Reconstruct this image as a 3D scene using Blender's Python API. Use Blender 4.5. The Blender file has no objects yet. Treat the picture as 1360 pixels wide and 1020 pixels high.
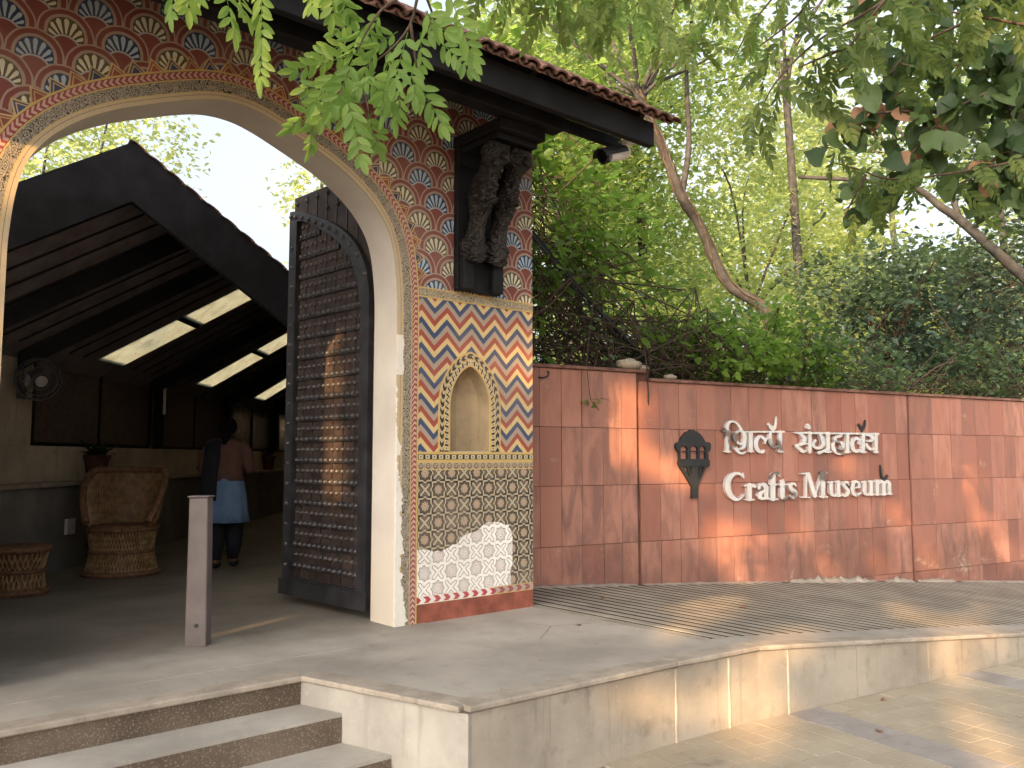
import bpy, bmesh, math, random
import numpy as np
from mathutils import Vector, Matrix
from mathutils.geometry import tessellate_polygon

R = math.radians
scene = bpy.context.scene
COL = scene.collection
rng = np.random.default_rng(7)
random.seed(7)

# ------------------------------------------------------------------ camera, sky, sun, exposure
cam_d = bpy.data.cameras.new('camera')
cam_d.sensor_width = 36.0
cam_d.lens = 29.91
cam_d.clip_start = 0.05
cam_d.clip_end = 2000.0
cam = bpy.data.objects.new('camera', cam_d)
COL.objects.link(cam)
cam.location = (0.0, 0.0, 1.15)
cam.rotation_euler = (R(90 + 4.906), 0.0, R(49.3 - 90))
scene.camera = cam

SUN_AZ = R(23.0)          # direction the light travels, from +X towards +Y
SUN_EL = R(18.0)
SUN_D = np.array([math.cos(SUN_AZ) * math.cos(SUN_EL), math.sin(SUN_AZ) * math.cos(SUN_EL), -math.sin(SUN_EL)])

world = bpy.data.worlds.new('World')
scene.world = world
world.use_nodes = True
wnt = world.node_tree
sky = wnt.nodes.new('ShaderNodeTexSky')
sky.sky_type = 'NISHITA'
sky.sun_disc = False
sky.sun_elevation = SUN_EL
sky.sun_rotation = math.atan2(-math.cos(SUN_AZ), -math.sin(SUN_AZ)) % (2 * math.pi)
sky.air_density = 1.0
sky.dust_density = 9.0
sky.ozone_density = 1.0
bg = next(n for n in wnt.nodes if n.type == 'BACKGROUND')
bg.inputs['Strength'].default_value = 0.15
hs_ = wnt.nodes.new('ShaderNodeHueSaturation')          # hazy white sky of a dusty plain
hs_.inputs['Saturation'].default_value = 0.40
hs_.inputs['Value'].default_value = 1.35
wnt.links.new(sky.outputs[0], hs_.inputs['Color'])
wnt.links.new(hs_.outputs[0], bg.inputs['Color'])

sun_d = bpy.data.lights.new('sun', 'SUN')
sun_d.energy = 5.0
sun_d.angle = R(0.5)
sun_d.color = (1.0, 0.60, 0.26)
sun = bpy.data.objects.new('sun', sun_d)
COL.objects.link(sun)
sun.location = (-20, -10, 20)
sun.rotation_euler = Vector(SUN_D).to_track_quat('-Z', 'Y').to_euler()

scene.view_settings.view_transform = 'Standard'
scene.view_settings.look = 'None'
scene.view_settings.exposure = 1.40
scene.view_settings.gamma = 1.0
scene.view_settings.use_curve_mapping = False
scene.render.engine = 'CYCLES'
scene.cycles.use_denoising = True
scene.cycles.max_bounces = 8
scene.cycles.transparent_max_bounces = 8
scene.cycles.caustics_reflective = False
scene.cycles.caustics_refractive = False
scene.cycles.sample_clamp_indirect = 6.0

# ------------------------------------------------------------------ shader expressions
class X:
    """A value in a node tree; arithmetic on it adds Math nodes."""
    def __init__(s, nt, o): s.nt, s.o = nt, o
    def _m(s, op, *a):
        n = s.nt.nodes.new('ShaderNodeMath'); n.operation = op
        for i, v in enumerate(a):
            if isinstance(v, X): s.nt.links.new(v.o, n.inputs[i])
            else: n.inputs[i].default_value = float(v)
        return X(s.nt, n.outputs[0])
    def __add__(s, b): return s._m('ADD', s, b)
    __radd__ = __add__
    def __sub__(s, b): return s._m('SUBTRACT', s, b)
    def __rsub__(s, b): return s._m('SUBTRACT', b, s)
    def __mul__(s, b): return s._m('MULTIPLY', s, b)
    __rmul__ = __mul__
    def __truediv__(s, b): return s._m('DIVIDE', s, b)
    def lt(s, b): return s._m('LESS_THAN', s, b)
    def gt(s, b): return s._m('GREATER_THAN', s, b)
    def floor(s): return s._m('FLOOR', s)
    def fract(s): return s._m('FRACT', s)
    def mod(s, b): return s._m('FLOORED_MODULO', s, b)
    def abs(s): return s._m('ABSOLUTE', s)
    def sqrt(s): return s._m('SQRT', s)
    def min(s, b): return s._m('MINIMUM', s, b)
    def max(s, b): return s._m('MAXIMUM', s, b)
    def atan2(s, b): return s._m('ARCTAN2', s, b)
    def between(s, a, b): return s.gt(a) * s.lt(b)
    def inv(s): return 1.0 - s
    def step(s, a, b):
        n = s.nt.nodes.new('ShaderNodeMapRange'); n.interpolation_type = 'SMOOTHSTEP'
        s.nt.links.new(s.o, n.inputs[0]); n.inputs[1].default_value = a; n.inputs[2].default_value = b
        return X(s.nt, n.outputs[0])

def hyp(a, b): return (a * a + b * b).sqrt()

class Mat:
    def __init__(s, name, rough=0.8, spec=0.3, metal=0.0):
        s.m = bpy.data.materials.new(name); s.m.use_nodes = True
        s.nt = s.m.node_tree
        s.b = next(n for n in s.nt.nodes if n.type == 'BSDF_PRINCIPLED')
        s.out = next(n for n in s.nt.nodes if n.type == 'OUTPUT_MATERIAL')
        s.b.inputs['Roughness'].default_value = rough
        s.b.inputs['Specular IOR Level'].default_value = spec
        s.b.inputs['Metallic'].default_value = metal
    def node(s, t): return s.nt.nodes.new(t)
    def xyz(s, sock):
        n = s.node('ShaderNodeSeparateXYZ'); s.nt.links.new(sock, n.inputs[0])
        return [X(s.nt, o) for o in n.outputs]
    def uv(s):
        n = s.node('ShaderNodeUVMap'); return s.xyz(n.outputs[0])[:2]
    def pos(s): return s.node('ShaderNodeNewGeometry').outputs['Position']
    def obj(s): return s.node('ShaderNodeTexCoord').outputs['Object']
    def rand(s): return X(s.nt, s.node('ShaderNodeObjectInfo').outputs['Random'])
    def attr(s, name):
        n = s.node('ShaderNodeAttribute'); n.attribute_name = name; return X(s.nt, n.outputs['Fac'])
    def scaled(s, vec, sc):
        n = s.node('ShaderNodeMapping'); s.nt.links.new(vec, n.inputs[0]); n.inputs['Scale'].default_value = sc
        return n.outputs[0]
    def offset_by(s, vec, x, k):
        c = s.node('ShaderNodeCombineXYZ'); v = x * k
        for i in range(3): s.nt.links.new(v.o, c.inputs[i])
        a = s.node('ShaderNodeVectorMath'); a.operation = 'ADD'
        s.nt.links.new(vec, a.inputs[0]); s.nt.links.new(c.outputs[0], a.inputs[1])
        return a.outputs[0]
    def noise(s, vec, scale, detail=3.0, rough=0.55, dist=0.0):
        n = s.node('ShaderNodeTexNoise'); s.nt.links.new(vec, n.inputs['Vector'])
        n.inputs['Scale'].default_value = scale; n.inputs['Detail'].default_value = detail
        n.inputs['Roughness'].default_value = rough; n.inputs['Distortion'].default_value = dist
        return X(s.nt, n.outputs[0])
    def voro(s, vec, scale, feature='F1'):
        n = s.node('ShaderNodeTexVoronoi'); n.feature = feature; s.nt.links.new(vec, n.inputs['Vector'])
        n.inputs['Scale'].default_value = scale
        return X(s.nt, n.outputs['Distance'])
    def mix(s, f, a, b):
        n = s.node('ShaderNodeMix'); n.data_type = 'RGBA'
        for sock, v in ((n.inputs['Factor'], f), (n.inputs['A'], a), (n.inputs['B'], b)):
            pass
        ins = [i for i in n.inputs if i.enabled]
        for sock, v in zip(ins, (f, a, b)):
            if isinstance(v, X): s.nt.links.new(v.o, sock)
            elif isinstance(v, bpy.types.NodeSocket): s.nt.links.new(v, sock)
            elif isinstance(v, (int, float)): sock.default_value = v
            else: sock.default_value = (*v, 1.0)
        return [o for o in n.outputs if o.enabled][0]
    def color(s, c):
        if isinstance(c, bpy.types.NodeSocket): s.nt.links.new(c, s.b.inputs['Base Color'])
        else: s.b.inputs['Base Color'].default_value = (*c, 1.0)
    def rough(s, x): s.nt.links.new(x.o, s.b.inputs['Roughness'])
    def bump(s, h, strength=0.3, dist=0.01):
        n = s.node('ShaderNodeBump'); n.inputs['Strength'].default_value = strength; n.inputs['Distance'].default_value = dist
        s.nt.links.new(h.o, n.inputs['Height']); s.nt.links.new(n.outputs[0], s.b.inputs['Normal'])

def simple(name, c, rough=0.7, spec=0.3, metal=0.0, var=0.25, scale=6.0, bump=0.15, rnd=0.0):
    m = Mat(name, rough, spec, metal)
    p = m.pos(); n = m.noise(p, scale, 5.0)
    f = n.step(0.3, 0.72)
    lo = tuple(v * (1 - var) for v in c); hi = tuple(min(1, v * (1 + var)) for v in c)
    col = m.mix(f, lo, hi)
    if rnd: col = m.mix(m.rand() * rnd, col, tuple(v * 0.5 for v in c))
    m.color(col)
    if bump: m.bump(m.noise(p, scale * 9, 4.0), bump, 0.006)
    return m.m

# ------------------------------------------------------------------ mesh helpers
def link(o, parent=None):
    COL.objects.link(o)
    if parent is not None: o.parent = parent
    return o

def root_of(o):
    p = Vector((0, 0, 0))
    while o is not None:
        p += Vector(o.location); o = o.parent
    return p

def tag(o, label=None, cat=None, group=None, kind=None):
    if label: o['label'] = label
    if cat: o['category'] = cat
    if group: o['group'] = group
    if kind: o['kind'] = kind
    return o

def thing(name, loc, label, cat, group=None, rot=(0, 0, 0)):
    o = bpy.data.objects.new(name, None)
    o.empty_display_size = 0.2
    o.location = loc; o.rotation_euler = rot
    link(o)
    return tag(o, label, cat, group)

class MB:
    """Collects faces in world (or thing-local) coordinates; build() makes one mesh object of them."""
    def __init__(s): s.v, s.f, s.mi, s.uv = [], [], [], []
    def add(s, vs, fs, mi=0, uvs=None):
        k = len(s.v)
        s.v += [tuple(float(c) for c in p) for p in vs]
        for i, f in enumerate(fs):
            s.f.append(tuple(k + j for j in f)); s.mi.append(mi)
            s.uv.append(uvs[i] if uvs else None)
        return s
    def hexa(s, p, mi=0):
        return s.add(p, [(0, 3, 2, 1), (4, 5, 6, 7), (0, 1, 5, 4), (1, 2, 6, 5), (2, 3, 7, 6), (3, 0, 4, 7)], mi)
    def box(s, x0, x1, y0, y1, z0, z1, mi=0):
        return s.hexa([(x0, y0, z0), (x1, y0, z0), (x1, y1, z0), (x0, y1, z0), (x0, y0, z1), (x1, y0, z1), (x1, y1, z1), (x0, y1, z1)], mi)
    def bar(s, a, b, w, h, up=(0, 0, 1), mi=0):
        a, b, up = Vector(a), Vector(b), Vector(up)
        d = (b - a).normalized(); r = d.cross(up)
        if r.length < 1e-4: r = d.cross(Vector((1, 0, 0)))
        r.normalize(); u = r.cross(d).normalized()
        q = []
        for c in (a, b): q += [c - r * w / 2 - u * h / 2, c + r * w / 2 - u * h / 2, c + r * w / 2 + u * h / 2, c - r * w / 2 + u * h / 2]
        return s.hexa(q, mi)
    def tube(s, pts, rad, n=8, mi=0, cap=True):
        pts = [Vector(p) for p in pts]
        rad = [rad] * len(pts) if isinstance(rad, (int, float)) else list(rad)
        vs, fs = [], []
        ref = None
        for i, p in enumerate(pts):
            d = (pts[min(i + 1, len(pts) - 1)] - pts[max(i - 1, 0)])
            if d.length < 1e-9: d = Vector((0, 0, 1))
            d.normalize()
            if ref is None:
                ref = d.cross(Vector((0, 0, 1)))
                if ref.length < 1e-3: ref = d.cross(Vector((1, 0, 0)))
            ref = (ref - d * ref.dot(d))
            ref.normalize(); bi = d.cross(ref)
            for k in range(n):
                a = 2 * math.pi * k / n
                vs.append(p + (ref * math.cos(a) + bi * math.sin(a)) * rad[i])
        for i in range(len(pts) - 1):
            for k in range(n):
                fs.append((i * n + k, i * n + (k + 1) % n, (i + 1) * n + (k + 1) % n, (i + 1) * n + k))
        if cap:
            fs.append(tuple(range(n - 1, -1, -1))); fs.append(tuple((len(pts) - 1) * n + k for k in range(n)))
        return s.add(vs, fs, mi)
    def lathe(s, prof, c=(0, 0, 0), n=24, mi=0, sx=1.0, sy=1.0, cap=True):
        vs, fs = [], []
        for r, z in prof:
            for k in range(n):
                a = 2 * math.pi * k / n
                vs.append((c[0] + r * sx * math.cos(a), c[1] + r * sy * math.sin(a), c[2] + z))
        for i in range(len(prof) - 1):
            for k in range(n):
                fs.append((i * n + k, i * n + (k + 1) % n, (i + 1) * n + (k + 1) % n, (i + 1) * n + k))
        if cap:
            fs.append(tuple(range(n - 1, -1, -1))); fs.append(tuple((len(prof) - 1) * n + k for k in range(n)))
        return s.add(vs, fs, mi)
    def ball(s, c, r, n=10, sx=1, sy=1, sz=1, mi=0):
        prof = [(r * math.sin(math.pi * i / n) + 1e-4, -r * sz * math.cos(math.pi * i / n)) for i in range(n + 1)]
        return s.lathe(prof, c, n * 2, mi, sx, sy)
    def prism(s, loops, fr, bk, mi=0, side_mi=None, back=True, uv=False):
        """loops: 2D outline then holes; fr/bk map (a, b) to the front and back points."""
        tri = tessellate_polygon([[Vector((a, b, 0)) for a, b in l] for l in loops])
        flat = [p for l in loops for p in l]
        A = [Vector(fr(*p)) for p in flat]; B = [Vector(bk(*p)) for p in flat]
        n = len(flat)
        want = (A[0] - B[0])
        fs, us = [], []
        for t in tri:
            nn = (A[t[1]] - A[t[0]]).cross(A[t[2]] - A[t[0]])
            if nn.length < 1e-12: continue
            t = tuple(t) if nn.dot(want) > 0 else tuple(reversed(t))
            fs.append(t); us.append([flat[i] for i in t])
        s.add(A, fs, mi, us if uv else None)
        if back: s.add(B, [tuple(reversed(f)) for f in fs], mi if side_mi is None else side_mi)
        k = 0
        for li, l in enumerate(loops):
            m = len(l)
            for i in range(m):
                j = (i + 1) % m
                s.add([A[k + i], A[k + j], B[k + j], B[k + i]], [(0, 1, 2, 3)], mi if side_mi is None else side_mi, [[l[i], l[j], l[j], l[i]]] if uv else None)
            k += m
        return s
    def mesh(s, name, mats, origin=(0, 0, 0), smooth=False, uv=False, recalc=False):
        me = bpy.data.meshes.new(name)
        o = Vector(origin)
        me.from_pydata([(a - o.x, b - o.y, c - o.z) for a, b, c in s.v], [], s.f)
        for m in (mats if isinstance(mats, (list, tuple)) else [mats]): me.materials.append(m)
        me.polygons.foreach_set('material_index', s.mi)
        if uv:
            lay = me.uv_layers.new(name='UVMap')
            i = 0
            for f, u in zip(s.f, s.uv):
                for j in range(len(f)):
                    if u: lay.data[i].uv = u[j]
                    i += 1
        if recalc:
            bm = bmesh.new(); bm.from_mesh(me); bmesh.ops.recalc_face_normals(bm, faces=bm.faces); bm.to_mesh(me); bm.free()
        if smooth: me.polygons.foreach_set('use_smooth', [True] * len(me.polygons))
        me.update()
        return me
    def build(s, name, mats, parent=None, origin=None, local=False, **kw):
        """World coordinates unless local; the mesh is stored relative to its root's base."""
        if origin is None: origin = Vector((0, 0, 0)) if (local or parent is None) else root_of(parent)
        o = bpy.data.objects.new(name, s.mesh(name, mats, origin, **kw))
        if parent is None and not local: o.location = origin
        return link(o, parent)

def put(name, me, parent, loc=(0, 0, 0), rot=None, scale=None):
    o = bpy.data.objects.new(name, me)
    link(o, parent)
    o.location = loc
    if rot is not None: o.rotation_euler = rot
    if scale is not None: o.scale = scale
    return o

def bevel(o, w=0.006, seg=2, angle=40):
    b = o.modifiers.new('bevel', 'BEVEL'); b.width = w; b.segments = seg; b.limit_method = 'ANGLE'; b.angle_limit = R(angle)
    return o

def array_mesh(name, V, F4, mat, attr=None, smooth=False):
    """Quads/tris from numpy arrays."""
    me = bpy.data.meshes.new(name)
    nf, k = F4.shape
    me.vertices.add(len(V)); me.vertices.foreach_set('co', V.astype(np.float32).ravel())
    me.loops.add(nf * k); me.loops.foreach_set('vertex_index', F4.astype(np.int32).ravel())
    me.polygons.add(nf); me.polygons.foreach_set('loop_start', np.arange(0, nf * k, k, dtype=np.int32))
    me.polygons.foreach_set('loop_total', np.full(nf, k, dtype=np.int32))
    if isinstance(mat, (list, tuple)):
        for m in mat: me.materials.append(m)
    else: me.materials.append(mat)
    if attr is not None:
        a = me.attributes.new('tone', 'FLOAT', 'POINT'); a.data.foreach_set('value', attr.astype(np.float32))
    if smooth: me.polygons.foreach_set('use_smooth', [True] * nf)
    me.update(calc_edges=True)
    return me

LEAF4 = np.array([[0, 0, 0], [-0.3, 0.45, 0.07], [0, 1, -0.05], [0.3, 0.45, 0.07]])
LEAF6 = np.array([[0, 0, 0], [-0.27, 0.28, 0.06], [-0.25, 0.66, 0.03], [0, 1, -0.10], [0.25, 0.66, 0.03], [0.27, 0.28, 0.06]])
def leaf_arrays(P, size, droop=0.35, six=False, flat=0.5, width=1.0):
    """Leaves at the points P: returns vertices, quads and a per-vertex tone."""
    n = len(P)
    T = LEAF6 if six else LEAF4
    T = T * np.array([width, 1, 1])
    az = rng.uniform(0, 2 * np.pi, n)
    d = np.stack([np.cos(az), np.sin(az), rng.normal(-droop, 0.35, n)], 1); d /= np.linalg.norm(d, axis=1)[:, None]
    nn = np.stack([rng.normal(0, flat, n), rng.normal(0, flat, n), np.ones(n)], 1)
    r = np.cross(d, nn); r /= np.linalg.norm(r, axis=1)[:, None] + 1e-9
    u = np.cross(r, d)
    sz = size * rng.uniform(0.6, 1.3, n)
    V = P[:, None, :] + sz[:, None, None] * (T[None, :, 0:1] * r[:, None, :] + T[None, :, 1:2] * d[:, None, :] + T[None, :, 2:3] * u[:, None, :])
    k = len(T)
    base = (np.arange(n) * k)[:, None]
    if six: F = np.concatenate([base + np.array([0, 1, 2, 3]), base + np.array([0, 3, 4, 5])])
    else: F = np.concatenate([base + np.array([0, 1, 2]), base + np.array([0, 2, 3])])
    big = 0.5 + 0.5 * np.sin(P[:, 0] * 2.3 + 1.3 * np.sin(P[:, 2] * 1.9)) * np.sin(P[:, 1] * 2.1 + P[:, 2] * 2.7)
    tone = np.repeat(np.clip(0.55 * big + 0.45 * rng.uniform(0, 1, n) ** 1.3, 0, 1), k)
    return V.reshape(-1, 3), F, tone

def clump_points(centres, per, spread):
    c = np.repeat(np.asarray(centres), per, axis=0)
    return c + rng.normal(0, 1, c.shape) * np.asarray(spread)

def crown_centres(c, rad, n, hollow=0.25):
    """Points in an ellipsoid, thinned by a few random bites so that the outline is uneven."""
    bites = rng.normal(0, 0.75, (6, 3))
    out = []
    while len(out) < n:
        p = rng.uniform(-1, 1, 3); r = np.linalg.norm(p)
        if r > 1 or r < hollow * rng.random(): continue
        if min(np.linalg.norm(bites - p, axis=1)) < 0.30: continue
        out.append(p)
    return np.array(out) * np.asarray(rad) + np.asarray(c)

def leaf_material(name, c1, c2, trans=0.45, rough=0.45, spec=0.35):
    m = Mat(name, rough, spec)
    t = m.attr('tone')
    col = m.mix(t, c1, c2)
    m.color(col)
    tr = m.node('ShaderNodeBsdfTranslucent')
    g = m.mix(0.5, col, tuple(min(1, v * 2.2) for v in c2))
    m.nt.links.new(g, tr.inputs['Color'])
    ms = m.node('ShaderNodeMixShader'); ms.inputs[0].default_value = trans
    m.nt.links.new(m.b.outputs[0], ms.inputs[1]); m.nt.links.new(tr.outputs[0], ms.inputs[2])
    m.nt.links.new(ms.outputs[0], m.out.inputs['Surface'])
    return m.m

def catmull(P, k=6):
    P = [np.array(p, float) for p in P]; out = []
    for i in range(len(P) - 1):
        p0, p1, p2, p3 = P[max(i - 1, 0)], P[i], P[i + 1], P[min(i + 2, len(P) - 1)]
        for j in range(k):
            t = j / k
            out.append(.5 * ((2 * p1) + (-p0 + p2) * t + (2 * p0 - 5 * p1 + 4 * p2 - p3) * t * t + (-p0 + 3 * p1 - 3 * p2 + p3) * t ** 3))
    out.append(P[-1])
    return out

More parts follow.
